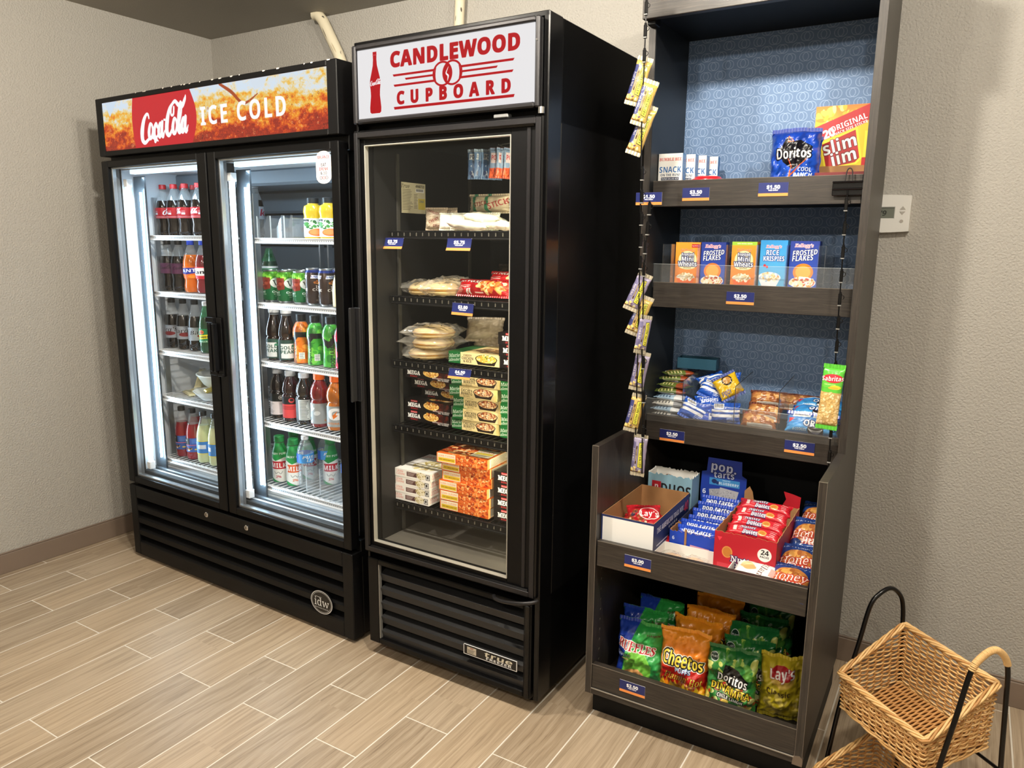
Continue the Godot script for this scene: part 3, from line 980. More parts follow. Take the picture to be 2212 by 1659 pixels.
func freezer() -> void:
	var t := thing("upright_freezer", "narrow black glass-door freezer under a white and red cupboard sign", "freezer", "F", Vector3.ZERO)
	var w := 0.6586
	part(t, "cabinet", G.new().bx(V(0, 0.047, -0.74), V(0.028, 1.96, -0.03)).bx(V(w - 0.03, 0.047, -0.74), V(w, 1.96, -0.075), 0.002).bx(V(0.03, 0.36, -0.74), V(w - 0.03, 1.95, -0.70)).bx(V(0, 1.70, -0.74), V(w, 1.9595, -0.03)).bx(V(0, 0.047, -0.74), V(w, 0.365, -0.04)).mesh(), M.black)
	part(t, "front_trim", G.new().bx(V(w - 0.016, 0.047, -0.073), V(w + 0.001, 1.962, 0), 0.003).bx(V(0, 0.047, -0.03), V(0.008, 1.962, -0.001), 0.002).bx(V(0, 1.948, -0.03), V(w, 1.962, 0.0), 0.002).mesh(), M.black_gloss)
	part(t, "liner", G.new().bx(V(0.028, 0.365, -0.69), V(0.032, 1.70, -0.04), 0).bx(V(w - 0.034, 0.365, -0.69), V(w - 0.03, 1.70, -0.08), 0).bx(V(0.028, 1.69, -0.70), V(w - 0.03, 1.70, -0.04), 0).bx(V(0.03, 0.36, -0.70), V(w - 0.03, 1.7, -0.69), 0).mesh(), M.liner_dark)
	part(t, "floor_pan", box(V(0.03, 0.365, -0.69), V(w - 0.03, 0.405, -0.035), 0.003), mat("6e6a62", 0.3, 0.3))
	for x in [0.06, w - 0.06]:
		for z in [-0.08, -0.66]:
			part(t, "foot", G.new().lathe([[0.0, 0.0], [0.02, 0.0], [0.022, 0.012], [0.01, 0.016], [0.01, 0.05]], 14, V(x, 0, z)).mesh(), M.black_satin)
	# sign
	var sg := part(t, "sign_box", G.new().bx(V(0.008, 1.73, -0.03), V(0.642, 1.947, 0.004), 0.002).mesh(), M.black)
	part(sg, "sign_frame", ring_box(0.008, 1.729, 0.642, 1.948, 0.024, 1.743, 0.629, 1.934, 0.0, 0.022, 0.004).mesh(), M.frame_dark)
	var m := StandardMaterial3D.new()
	m.albedo_color = Color(0.03, 0.03, 0.03)
	m.roughness = 0.7
	m.metallic_specular = 0.1
	m.emission_enabled = true
	m.emission = Color.BLACK
	m.emission_texture = cupboard_sign().tex()
	m.emission_energy_multiplier = 0.9
	part(sg, "lit_sign", G.new().sheet(0.024, 1.743, 0.629, 1.934, 0.012).mesh(), m)
	var sc := G.new()
	for y in [1.79, 1.89]:
		for x in [0.015, 0.636]: sc.lathe([[0.0, 0.0], [0.003, 0.0]], 8).turned(Transform3D(Basis(Vector3.RIGHT, PI / 2), V(x, y, 0.0235)), sc.v.size() - 18)
	part(sg, "screws", sc.mesh(), M.chrome).set_meta("kind", "stuff")
	part(t, "latch_clip", box(V(0.50, 1.712, -0.01), V(0.545, 1.722, 0.012), 0.002), mat("8f9090", 0.4, 0.5))
	# door
	var d := part(t, "door", ring_box(-0.002, 0.376, 0.652, 1.712, 0.02, 0.402, 0.628, 1.686, -0.03, 0.012, 0.004).mesh(), M.black_gloss)
	part(d, "inner_frame", ring_box(0.018, 0.40, 0.63, 1.688, 0.034, 0.416, 0.549, 1.669, -0.028, 0.002, 0.002).mesh(), M.black)
	part(d, "bead", G.new().bx(V(0.033, 0.415, -0.012), V(0.036, 1.67, 0.004), 0.0005).bx(V(0.033, 1.667, -0.012), V(0.55, 1.670, 0.004), 0.0005).bx(V(0.548, 0.415, -0.012), V(0.5505, 1.67, 0.004), 0.0005).bx(V(0.033, 0.414, -0.012), V(0.55, 0.417, 0.004), 0.0005).mesh(), mat("b9b6ac", 0.35, 0.4))
	part(d, "glass_pane", box(V(0.034, 0.414, -0.011), V(0.55, 1.671, -0.006), 0), M.glass)
	part(d, "edge_trim", ring_box(0.003, 0.382, 0.647, 1.706, 0.017, 0.398, 0.631, 1.69, 0.012, 0.016, 0.002).mesh(), M.frame_dark)
	part(d, "side_moulding", box(V(0.60, 0.402, 0.0), V(0.612, 1.686, 0.006), 0.002), M.frame_dark)
	part(d, "handle", G.new().bx(V(-0.014, 0.885, 0.012), V(0.012, 1.185, 0.02), 0.003).bx(V(-0.014, 0.885, 0.02), V(-0.004, 1.185, 0.045), 0.003).mesh(), mat("232325", 0.35, 0.3))
	# hinge with a bent bracket at the foot of the door
	var arc := []
	for k in 12: arc.append(V(0.585 + 0.075 * sin(PI * (-0.45 + 0.95 * k / 11.0)), 0.365 - 0.012 * cos(PI * k / 11.0), 0.012 + 0.03 * sin(PI * k / 11.0)))
	part(t, "lower_hinge", G.new().tube(arc, 0.006, 8).mesh(), M.frame_dark)
	part(t, "upper_hinge", G.new().lathe([[0.0, 1.73], [0.009, 1.73], [0.009, 1.714], [0.0, 1.714]], 14, V(0.645, 0, 0.01)).mesh(), M.chrome)
	# louvred kick panel
	part(t, "grille_panel", ring_box(0.002, 0.048, 0.636, 0.352, 0.046, 0.068, 0.610, 0.333, -0.04, 0.004, 0.003).mesh(), M.black)
	part(t, "grille_back", box(V(0.04, 0.06, -0.06), V(0.62, 0.34, -0.05), 0), M.black_matte)
	part(t, "corner_post", box(V(0.616, 0.05, 0.0), V(0.632, 0.35, 0.010), 0.003), M.black_gloss)
	part(t, "grille_edge", box(V(0.046, 0.068, -0.01), V(0.05, 0.333, 0.002), 0.0005), mat("85847f", 0.4, 0.4))
	for k in 5:
		var y := 0.300 - k * 0.0515
		var g := G.new()
		g.quad(V(0.05, y, -0.004), V(0.61, y, -0.004), V(0.61, y - 0.026, -0.012), V(0.05, y - 0.026, -0.012), V(0, -0.1, 1).normalized(), [Vector2(0, 0), Vector2(1, 0), Vector2(1, 1), Vector2(0, 1)])
		g.quad(V(0.05, y + 0.016, -0.048), V(0.61, y + 0.016, -0.048), V(0.61, y, -0.004), V(0.05, y, -0.004), V(0, 0.93, 0.35).normalized(), [Vector2(0, 0), Vector2(1, 0), Vector2(1, 1), Vector2(0, 1)])
		part(t, "louvre_slat", g.mesh(), mat("2a2a2b", 0.4, 0.3))
	var a := Art.new(320, 90, "0d0d0d")
	a.rect(0, 84, 320, 6, "dddddd").rect(0, 0, 4, 90, "dddddd").rect(316, 0, 4, 90, "dddddd")
	a.rect(22, 14, 56, 62, "bdb3a2").text("50", 50, 24, 14, "7a1a14", "b").lines(26, 38, 48, 6, 6, "3d3a35", 2.5)
	a.text("true", 212, 30, 44, "cfc8b4", "b", 1.35, 0.5, 0.1).text("FREEZER", 212, 66, 22, "eeeeee", "b", 1.25)
	part(t, "badge", G.new().bx(V(0.395, 0.125, 0.0), V(0.59, 0.158, 0.004), 0.001).sheet(0.395, 0.125, 0.59, 0.158, 0.0045).mesh(), print_mat("freezer_badge", a, 0.35))
	# hidden-side lamp and fan guard
	part(t, "lamp_tube", G.new().tube([V(0.604, 0.46, -0.062), V(0.604, 1.05, -0.062), V(0.604, 1.64, -0.062)], 0.008, 10).mesh(), M.led_soft)
	var fg := G.new()
	for r in [0.03, 0.05, 0.07, 0.09, 0.11, 0.125]:
		var c := []
		for k in 28: c.append(V(0.46 + r * cos(TAU * k / 28), 1.676 - 0.05 * (1 - r / 0.13), -0.30 + r * sin(TAU * k / 28)))
		fg.tube(c, 0.0014, 5, false, true)
	for k in 4:
		var d2 := V(cos(PI * k / 4), 0, sin(PI * k / 4)) * 0.125
		fg.tube([V(0.46, 1.678, -0.3) - d2, V(0.46, 1.63, -0.3), V(0.46, 1.678, -0.3) + d2], 0.0018, 5)
	part(t, "fan_guard", fg.mesh(), mat("77756c", 0.35, 0.7))
	# wire shelves with a raised front ledge
	for y in [1.42, 1.2165, 1.008, 0.792, 0.525]:
		var g := G.new()
		for j in 24: 
			var x := 0.045 + 0.57 * j / 23.0
			g.bx(V(x - 0.0014, y - 0.003, -0.60), V(x + 0.0014, y, -0.09), 0)
		for z in [-0.59, -0.36, -0.12]: g.bx(V(0.04, y - 0.008, z), V(0.62, y - 0.003, z + 0.006), 0)
		g.tube([V(0.042, y - 0.001, -0.10), V(0.3, y - 0.001, -0.10), V(0.62, y - 0.001, -0.10)], 0.003, 6)
		g.tube([V(0.042, y - 0.022, -0.098), V(0.3, y - 0.022, -0.098), V(0.62, y - 0.022, -0.098)], 0.003, 6)
		var tk := G.new()
		for j in 24:
			var x := 0.05 + 0.56 * j / 23.0
			tk.bx(V(x - 0.0016, y - 0.014, -0.0975), V(x + 0.0016, y - 0.004, -0.0965), 0)
		var s := part(t, "wire_shelf", g.mesh(), M.black_satin)
		part(s, "front_ledge", box(V(0.042, y - 0.02, -0.102), V(0.62, y - 0.002, -0.098), 0.0005), M.black_satin)
		part(s, "ledge_wires", tk.mesh(), mat("7d7a70", 0.4, 0.5)).set_meta("kind", "stuff")
	for x in [0.034, w - 0.042]:
		for z in [-0.15, -0.55]: part(t, "shelf_standard", box(V(x, 0.41, z), V(x + 0.006, 1.66, z + 0.012), 0), mat("55544e", 0.4, 0.6))

# ---------------------------------------------------------------- the snack shelf unit
func shelf_unit() -> void:
	var t := thing("shelf_unit", "tall dark wood-grain snack shelf unit with patterned blue back panel", "shelf unit", "S", Vector3.ZERO)
	var w := 0.6094
	var k := 0.0195
	var lam: StandardMaterial3D = M.laminate
	for sx in [0.0, w - k]:
		var q := PackedVector2Array([Vector2(0, 0.0865), Vector2(0, 0.839), Vector2(0.2947, 0.839), Vector2(0.2947, 1.996), Vector2(0.2947, 2.14), Vector2(0.60, 2.14), Vector2(0.60, 0.0865)])
		if sx == 0.0:
			q = PackedVector2Array([Vector2(0, 0.0865), Vector2(0, 0.839), Vector2(0.2947, 0.839), Vector2(0.2947, 2.14), Vector2(0.60, 2.14), Vector2(0.60, 0.0865)])
		var g := G.new().slab(q, sx, sx + k)
		# slab lies in xy; turn so that its x runs into the room's depth
		g.turned(Transform3D(Basis(V(0, 0, -1), V(0, 1, 0), V(1, 0, 0)), Vector3.ZERO))
		for i in g.v.size(): g.u[i] = Vector2(g.v[i].z if absf(g.n[i].x) > 0.5 else g.v[i].x + g.v[i].z, g.v[i].y)
		var p := part(t, "side_panel", g.mesh(), lam)
		var pins := G.new()
		for j in 11:
			for z in [-0.05, -0.50]:
				var x: float = k + 0.0003 if sx == 0.0 else sx - 0.0003
				pins.bx(V(x, 0.14 + j * 0.032, z), V(x + 0.0004, 0.145 + j * 0.032, z + 0.005), 0)
				var zu: float = -0.34 if z > -0.2 else -0.53
				pins.bx(V(x, 1.60 + j * 0.032, zu), V(x + 0.0004, 1.605 + j * 0.032, zu + 0.005), 0)
		part(p, "peg_holes", pins.mesh(), mat("59544c", 0.6)).set_meta("kind", "stuff")
		var e := G.new()
		e.bx(V(sx, 0.087, -0.001), V(sx + 0.0012, 0.839, 0.0006), 0).bx(V(sx + k - 0.0012, 0.087, -0.001), V(sx + k, 0.839, 0.0006), 0).bx(V(sx, 0.8385, -0.003), V(sx + k, 0.8396, 0.0006), 0)
		part(p, "worn_edge", e.mesh(), mat("6a6258", 0.5))
	# inner sheets of the upper bay are smooth and darker
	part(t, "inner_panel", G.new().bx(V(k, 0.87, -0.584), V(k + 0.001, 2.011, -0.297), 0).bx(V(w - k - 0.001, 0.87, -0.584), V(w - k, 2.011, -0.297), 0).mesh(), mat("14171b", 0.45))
	# header
	part(t, "header", G.new().bx(V(0, 1.996, -0.262), V(w, 2.14, -0.239), 0.0015, 0).bx(V(0.0, 2.05, -0.60), V(w, 2.14, -0.262), 0.001, 0).mesh(), lam)
	part(t, "canopy", box(V(0.001, 2.011, -0.595), V(w - 0.001, 2.05, -0.262), 0.001), M.laminate_dark)
	part(t, "corner_bracket", box(V(0.006, 1.985, -0.30), V(0.03, 2.01, -0.262), 0.002), M.black_satin)
	# patterned back panel
	var a := Art.new(256, 236, "6480a6")
	for r in range(-1, 8):
		for c in range(-1, 6):
			for s in [-1, 1]: a.ring((c + (0.5 if posmod(r, 2) else 0.0)) * 64.0 + s * 6.5 + 16, r * 39.333 + 10, 17.6, 1.7, "a6bad8")
	var bm := print_mat("rings", a, 0.6)
	bm.uv1_scale = Vector3(1 / 0.18, 1 / 0.166, 1)
	var bg := G.new()
	bg.bx(V(k, 0.85, -0.592), V(w - k, 2.012, -0.584), 0, 1)
	for i in bg.v.size(): bg.u[i] = Vector2(bg.v[i].x, -bg.v[i].y)
	part(t, "back_panel", bg.mesh(), bm)
	part(t, "lower_back", box(V(k, 0.0865, -0.60), V(w - k, 0.85, -0.59), 0), M.laminate_dark)
	# trays: top and bottom of the fascia, how far it lies back, deck depth
	for e in [[1.570, 1.497, -0.316], [1.276, 1.201, -0.353], [0.866, 0.786, -0.347], [0.564, 0.489, -0.002]]:
		var tr := part(t, "tray_front", box(V(k + 0.004, e[1], e[2] - 0.018), V(w - k - 0.004, e[0], e[2]), 0.001, 0), lam)
		var lift: float = 0.012 if e[0] > 1.5 or e[0] < 0.6 else 0.058
		part(tr, "deck", box(V(k + 0.002, e[1] + lift - 0.008, -0.583), V(w - k - 0.002, e[1] + lift, e[2] - 0.018), 0.001, 0), M.laminate_dark)
		part(tr, "worn_edge", box(V(k + 0.004, e[0] - 0.0008, e[2] - 0.0012), V(w - k - 0.004, e[0] + 0.0004, e[2] + 0.0004), 0), mat("6a6258", 0.5))
	var lf := part(t, "lower_front", box(V(k, 0.105, -0.022), V(w - k, 0.181, -0.002), 0.001, 0), lam)
	part(lf, "worn_edge", box(V(k, 0.1802, -0.003), V(w - k, 0.1814, -0.0014), 0), mat("6a6258", 0.5))
	part(t, "bottom_deck", box(V(k, 0.0865, -0.59), V(w - k, 0.105, 0.0), 0.001, 0), lam)
	part(t, "metal_strip", box(V(k, 0.1035, -0.001), V(w - k, 0.107, 0.0022), 0.0005), mat("a8a49c", 0.3, 0.8))
	part(t, "corner_guard", G.new().slab(PackedVector2Array([Vector2(w - 0.024, 0.084), Vector2(w + 0.001, 0.084), Vector2(w + 0.001, 0.104), Vector2(w - 0.006, 0.112), Vector2(w - 0.022, 0.108)]), -0.01, 0.0015).mesh(), mat("7c6f62", 0.4, 0.4))
	part(t, "kick_board", box(V(0.004, 0, -0.58), V(w - 0.004, 0.0865, -0.05), 0.001), M.laminate_dark)
	price_tags()
	acrylics()
	clip_strips()

func tag_art(price: String) -> StandardMaterial3D:
	var key := "tag" + price
	if M.has(key): return M[key]
	var a := Art.new(160, 72, "1c2766")
	a.rect(0, 56, 160, 16, "f0954c").text(price, 80, 24, 19, "ffffff", "b", 1.12, 0.5, 0, 0, [[1.6, "ffffff"]]).text("THIS SHELF", 80, 41, 5.5, "ffffff", "b", 1.3, 0.5, 0, 0, [[1.0, "ffffff"]])
	return print_mat(key, a, 0.35)

func price_tag(label: String, price: String, f: String, p: Vector3, wd: float, ht: float, tilt := 0.0, bend := 0.0) -> Node3D:
	var g := G.new()
	var n := 6
	for j in n:
		var y1 := ht / 2 - ht * j / n
		var y0 := ht / 2 - ht * (j + 1) / n
		var z1 := bend * pow(float(j) / n, 1.6)
		var z0 := bend * pow(float(j + 1) / n, 1.6)
		g.quad(V(-wd / 2, y1, z1), V(wd / 2, y1, z1), V(wd / 2, y0, z0), V(-wd / 2, y0, z0), V(0, (z0 - z1) * n, ht).normalized(), [Vector2(0, float(j) / n), Vector2(1, float(j) / n), Vector2(1, float(j + 1) / n), Vector2(0, float(j + 1) / n)])
	var b := G.new()
	for i in 4: b.v.size()
	b.bx(V(-wd / 2, -ht / 2, -0.0012), V(wd / 2, ht / 2, -0.0004), 0) if bend == 0.0 else b.bx(V(-wd / 2, ht / 2 - 0.002, -0.001), V(wd / 2, ht / 2, 0), 0)
	var o := solo("price_tag", label, "price tag", f, p, G.join([g, b]), [tag_art(price), M.white_plastic])
	o.rotate_object_local(Vector3.BACK, tilt)
	return o

func price_tags() -> void:
	var z := 0.0018
	price_tag("blue price tag reading $3.50 on the highest tray front", "$3.50", "S", V(0.153, 1.530, -0.316 + z), 0.078, 0.036)
	price_tag("blue price tag reading $1.50 on the highest tray front, under the blue crisp bag", "$1.50", "S", V(0.366, 1.538, -0.316 + z), 0.078, 0.036)
	price_tag("blue price tag reading $2.50 on the cereal tray front", "$2.50", "S", V(0.288, 1.2385, -0.353 + z), 0.079, 0.036)
	price_tag("blue price tag reading $2.50 below the stacked snack bars, beside the lilac bar", "$2.50", "S", V(0.1095, 0.806, -0.347 + z), 0.079, 0.036)
	price_tag("blue price tag reading $2.50 below the blue cookie packs", "$2.50", "S", V(0.4835, 0.8255, -0.347 + z), 0.081, 0.036)
	price_tag("blue price tag reading $3.00 on the tray front below the brown cardboard box", "$3.00", "S", V(0.146, 0.526, -0.002 + z), 0.077, 0.035)
	price_tag("blue price tag reading $2.50 on the lowest board before the crisp bags", "$2.50", "S", V(0.1465, 0.1445, -0.002 + z), 0.077, 0.036)
	price_tag("blue price tag reading $3.75, left of two on the freezer's highest wire shelf", "$3.75", "F", V(0.063, 1.383, -0.085), 0.088, 0.034, 0.0, 0.012)
	price_tag("blue price tag reading $5.75 under the white burritos in the freezer", "$5.75", "F", V(0.32, 1.382, -0.085), 0.088, 0.036, 0.0, 0.010)
	price_tag("blue price tag reading $3.00 below the red snack packet in the freezer", "$3.00", "F", V(0.328, 1.19, -0.09), 0.078, 0.036, -0.02, 0.006)
	price_tag("blue price tag reading $4.50 above the burrito bowl boxes in the freezer", "$4.50", "F", V(0.318, 0.992, -0.09), 0.083, 0.030, 0.02, 0.012)

func acrylics() -> void:
	# cereal organiser: base, five lanes, low front strip
	var t := thing("acrylic_organiser", "clear acrylic organiser holding the five small cereal boxes", "organiser", "S", V(0, 1.2595, -0.36))
	for x in [0.046, 0.072, 0.152, 0.236, 0.321, 0.403, 0.487, 0.505]:
		part(t, "divider", box(V(x - 0.001, 0, -0.15), V(x + 0.001, 0.13, -0.005), 0), M.acrylic)
	part(t, "base_plate", box(V(0.03, 0, -0.15), V(0.565, 0.002, 0.0), 0), M.acrylic)
	var f := part(t, "front_strip", box(V(0.006, 0.0, 0.0), V(0.586, 0.071, 0.0025), 0), M.acrylic)
	part(f, "strip_edge", box(V(0.006, 0.0705, 0.0), V(0.586, 0.0715, 0.0026), 0), M.acrylic_edge)
	var u := thing("acrylic_organiser", "clear acrylic dividers and front strip around the loose snack bars and cookies", "organiser", "S", V(0, 0.8455, -0.348))
	for x in [0.134, 0.292, 0.417]:
		var q := PackedVector2Array([Vector2(0, 0), Vector2(0, 0.135), Vector2(0.2, 0.15), Vector2(0.2, 0.0)])
		part(u, "divider", G.new().slab(q, x - 0.0011, x + 0.0011).turned(Transform3D(Basis(V(0, 0, -1), V(0, 1, 0), V(1, 0, 0)), V(0, 0, -0.006))).mesh(), M.acrylic)
		part(u, "divider_edge", G.new().bx(V(x - 0.001, 0, -0.0065), V(x + 0.001, 0.135, -0.0055), 0).mesh(), mat("3a3d40", 0.3))
		part(u, "divider_edge", G.new().tube([V(x, 0.135, -0.006), V(x, 0.15, -0.206)], 0.0011, 5).mesh(), mat("26282b", 0.3))
	var f2 := part(u, "front_strip", box(V(0.02, 0.0, 0.0), V(0.588, 0.072, 0.0025), 0), M.acrylic)
	part(f2, "strip_edge", box(V(0.02, 0.0715, 0.0), V(0.588, 0.0725, 0.0026), 0), M.acrylic_edge)

func clip_g(g: G, p: Vector3) -> void:
	g.bx(p + V(-0.0042, -0.028, -0.003), p + V(0.0042, 0.002, 0.004), 0.0015)
	g.bx(p + V(-0.003, 0.0, -0.002), p + V(0.003, 0.006, 0.003), 0.001)
	var c := []
	for k in 8: c.append(p + V(0.005 + 0.0045 * cos(TAU * k / 8), -0.008 + 0.0055 * sin(TAU * k / 8), 0))
	g.tube(c, 0.0011, 5, false, true)

func clip_strip(label: String, f: String, at: Vector3, path: Array, clips: Array) -> Node3D:
	var t := thing("clip_strip", label, "clip strip", f, at)
	part(t, "rod", G.new().tube(path, 0.0019, 6).mesh(), M.black_gloss)
	for c in clips:
		var g := G.new()
		clip_g(g, c)
		part(t, "clip", g.mesh(), M.black_gloss)
		part(t, "clip_lip", box(c + V(-0.0046, -0.031, -0.0035), c + V(0.0046, -0.028, 0.0055), 0.0006), mat("8d8d8a", 0.35, 0.3))
	return t

func hook(label: String, at: Vector3, wd: float, h: float) -> void:
	var t := thing("bulldog_clip", label, "clip", "S", at)
	part(t, "jaw", G.new().bx(V(-wd / 2, -h, -0.004), V(wd / 2, 0, 0.003), 0.0015).bx(V(-wd / 2, -0.004, 0.003), V(wd / 2, 0.0, 0.009), 0.0015).bx(V(-wd / 2, -h * 0.6, 0.003), V(wd / 2, -h * 0.48, 0.009), 0.0015).mesh(), M.black_gloss)
	var lp := []
	for k in 11: lp.append(V(0.007 * cos(PI * k / 10.0), 0.02 + 0.012 * sin(PI * k / 10.0), 0.003))
	lp.insert(0, V(0.009, -0.002, 0.004)); lp.append(V(-0.009, -0.002, 0.004))
	part(t, "wire_loop", G.new().tube(lp, 0.0016, 6).mesh(), M.frame_dark)

func clip_strips() -> void:
	# the strip on the left hangs from the header and carries the wrapped bars
	var lx := 0.066
	var lz := -0.10
	var cl := []
	for y in [1.995, 1.94, 1.88]: cl.append(V(0, y, 0))
	var k := 0
	for y in [1.585, 1.526, 1.468, 1.41, 1.352]: cl.append(V(0.008 + k * 0.0015, y, 0)); k += 1
	clip_strip("long black clip strip hanging at the shelf's left, holding the wrapped oat bars", "S", V(lx, 0, lz), [V(0, 2.06, 0), V(0, 1.7, 0), V(0.01, 1.35, 0), V(0.014, 1.2, 0), V(0.02, 0.86, 0)], cl)
	clip_strip("second black clip strip behind the first, starting below the $1.50 tag", "S", V(0.098, 0, -0.1), [V(0, 1.50, 0), V(-0.004, 1.40, 0), V(-0.008, 1.30, 0), V(-0.004, 1.10, 0), V(0.008, 0.86, 0), V(0.012, 0.75, 0)], [V(0, 1.495, 0), V(-0.003, 1.443, 0), V(-0.007, 1.393, 0), V(-0.008, 1.333, 0), V(0.002, 1.08, 0), V(0.008, 0.985, 0), V(0.01, 0.885, 0)])
	hook("wide black clip hooked over the header's left end above the oat bars", V(0.066, 2.055, -0.10), 0.075, 0.034)
	hook("wide black clip on the highest tray's right end, holding a clip strip", V(0.555, 1.553, -0.305), 0.077, 0.036)
	var rc := []
	for y in [1.508, 1.447, 1.387, 1.325, 1.265, 1.203, 1.141, 1.083, 0.906, 0.838]: rc.append(V(0.016 * (1.508 - y) / 0.67, y, 0))
	clip_strip("black clip strip hanging at the shelf's right with a packet of peanuts", "S", V(0.554, 0, -0.30), [V(0, 1.53, 0), V(0.006, 1.2, 0), V(0.016, 0.79, 0)], rc)
	price_tag("blue price tag reading $1.50 in a clip at the highest tray's left end", "$1.50", "S", V(0.06, 1.513, -0.19), 0.076, 0.034)

# ---------------------------------------------------------------- drinks in the cooler
func upto(pr: Array, y: float, grow := 0.0) -> Array:
	var o := []
	for k in pr.size():
		if pr[k][1] <= y: o.append([maxf(pr[k][0] + grow, 0.0), pr[k][1]])
		else:
			var a: Array = pr[k - 1]
			var t: float = (y - a[1]) / (pr[k][1] - a[1])
			var r: float = lerpf(a[0], pr[k][0], t)
			o.append([r + grow, y]); o.append([0.0, y])
			return o
	return o

func beyond(pr: Array, y: float) -> Array:
	var o := []
	for k in pr.size():
		if pr[k][1] > y:
			if o.is_empty() and k > 0:
				var t: float = (y - pr[k - 1][1]) / (pr[k][1] - pr[k - 1][1])
				o.append([lerpf(pr[k - 1][0], pr[k][0], t), y])
			o.append(pr[k])
	return o

func radius_at(pr: Array, y: float) -> float:
	for k in range(1, pr.size()):
		if pr[k][1] >= y and pr[k][1] > pr[k - 1][1]: return lerpf(pr[k - 1][0], pr[k][0], (y - pr[k - 1][1]) / (pr[k][1] - pr[k - 1][1]))
	return pr[-1][0]

# pr: profile up to the neck; fill: level of the drink; cap: radius and two heights; lab: two heights and a material
func bottle(n: String, label: String, group: String, p: Vector3, yaw: float, pr: Array, fill: float, drink: Material, lab: Array, cap: Array, capm: Material, shell: Material = null) -> Node3D:
	var t := thing(n, label, "bottle", "C", p, yaw, group)
	var key := "btl%s" % [[pr, fill, lab.slice(0, 2), cap]]
	if not cache.has(key):
		var lp := []
		if lab:
			var ys := [lab[0]]
			for q in pr:
				if q[1] > lab[0] + 0.001 and q[1] < lab[1] - 0.001: ys.append(q[1])
			ys.append(lab[1])
			for y in ys: lp.append([radius_at(pr, y) + 0.0006, y])
		var cr: float = cap[0]
		var cp := [[0.0, cap[2]], [cr - 0.002, cap[2]], [cr, cap[2] - 0.002], [cr, cap[1] + 0.001], [cr - 0.001, cap[1]], [0.0, cap[1]]]
		cache[key] = [G.new().lathe(upto(pr, fill, -0.0003), 20).mesh(), G.new().lathe(beyond(pr, fill), 20).mesh(), G.new().lathe(lp, 28).mesh() if lab else null, G.new().lathe(cp, 20).mesh()]
	var c: Array = cache[key]
	part(t, "drink", c[0], drink)
	part(t, "clear_neck", c[1], shell if shell else M.pet)
	if lab: part(t, "label", c[2], lab[2])
	part(t, "cap", c[3], capm)
	return t

const SODA := [[0.0, 0.002], [0.020, 0.0], [0.029, 0.003], [0.0335, 0.012], [0.0335, 0.03], [0.0305, 0.05], [0.0325, 0.066], [0.0345, 0.078], [0.0345, 0.118], [0.0335, 0.132], [0.029, 0.150], [0.022, 0.170], [0.0155, 0.188], [0.0130, 0.197], [0.0125, 0.202]]
const SLIM := [[0.0, 0.002], [0.021, 0.0], [0.029, 0.003], [0.0325, 0.012], [0.0325, 0.045], [0.0325, 0.115], [0.0305, 0.132], [0.025, 0.155], [0.0175, 0.180], [0.0130, 0.197], [0.0125, 0.204]]
const TEA := [[0.0, 0.002], [0.024, 0.0], [0.031, 0.003], [0.033, 0.010], [0.033, 0.085], [0.030, 0.092], [0.0335, 0.100], [0.032, 0.120], [0.026, 0.145], [0.0195, 0.165], [0.018, 0.183]]
const ARMOR := [[0.0, 0.002], [0.024, 0.0], [0.030, 0.003], [0.031, 0.012], [0.029, 0.05], [0.030, 0.09], [0.0325, 0.105], [0.0325, 0.118], [0.030, 0.135], [0.022, 0.152], [0.0165, 0.158], [0.016, 0.168]]
const SPORT := [[0.0, 0.002], [0.026, 0.0], [0.032, 0.003], [0.0335, 0.012], [0.0335, 0.105], [0.030, 0.110], [0.0335, 0.116], [0.0330, 0.130], [0.0275, 0.155], [0.019, 0.170], [0.017, 0.178]]
const GATOR := [[0.0, 0.002], [0.026, 0.0], [0.033, 0.003], [0.0355, 0.012], [0.035, 0.095], [0.031, 0.106], [0.0355, 0.114], [0.0365, 0.130], [0.033, 0.150], [0.024, 0.168], [0.019, 0.176], [0.0185, 0.182]]
const MILKY := [[0.0, 0.002], [0.024, 0.0], [0.030, 0.003], [0.031, 0.010], [0.031, 0.105], [0.0285, 0.125], [0.021, 0.150], [0.0185, 0.160], [0.018, 0.168]]
const WATER := [[0.0, 0.004], [0.020, 0.0], [0.029, 0.003], [0.0315, 0.010], [0.0295, 0.018], [0.0315, 0.026], [0.0295, 0.034], [0.0315, 0.042], [0.0295, 0.050], [0.0315, 0.058], [0.0290, 0.066], [0.0315, 0.078], [0.0275, 0.092], [0.0325, 0.102], [0.0325, 0.140], [0.0295, 0.158], [0.022, 0.176], [0.0135, 0.190], [0.012, 0.197]]
const JUICE := [[0.0, 0.002], [0.027, 0.0], [0.033, 0.003], [0.0345, 0.010], [0.0345, 0.078], [0.033, 0.082], [0.0365, 0.098], [0.0345, 0.112], [0.032, 0.120], [0.0205, 0.126], [0.020, 0.130]]

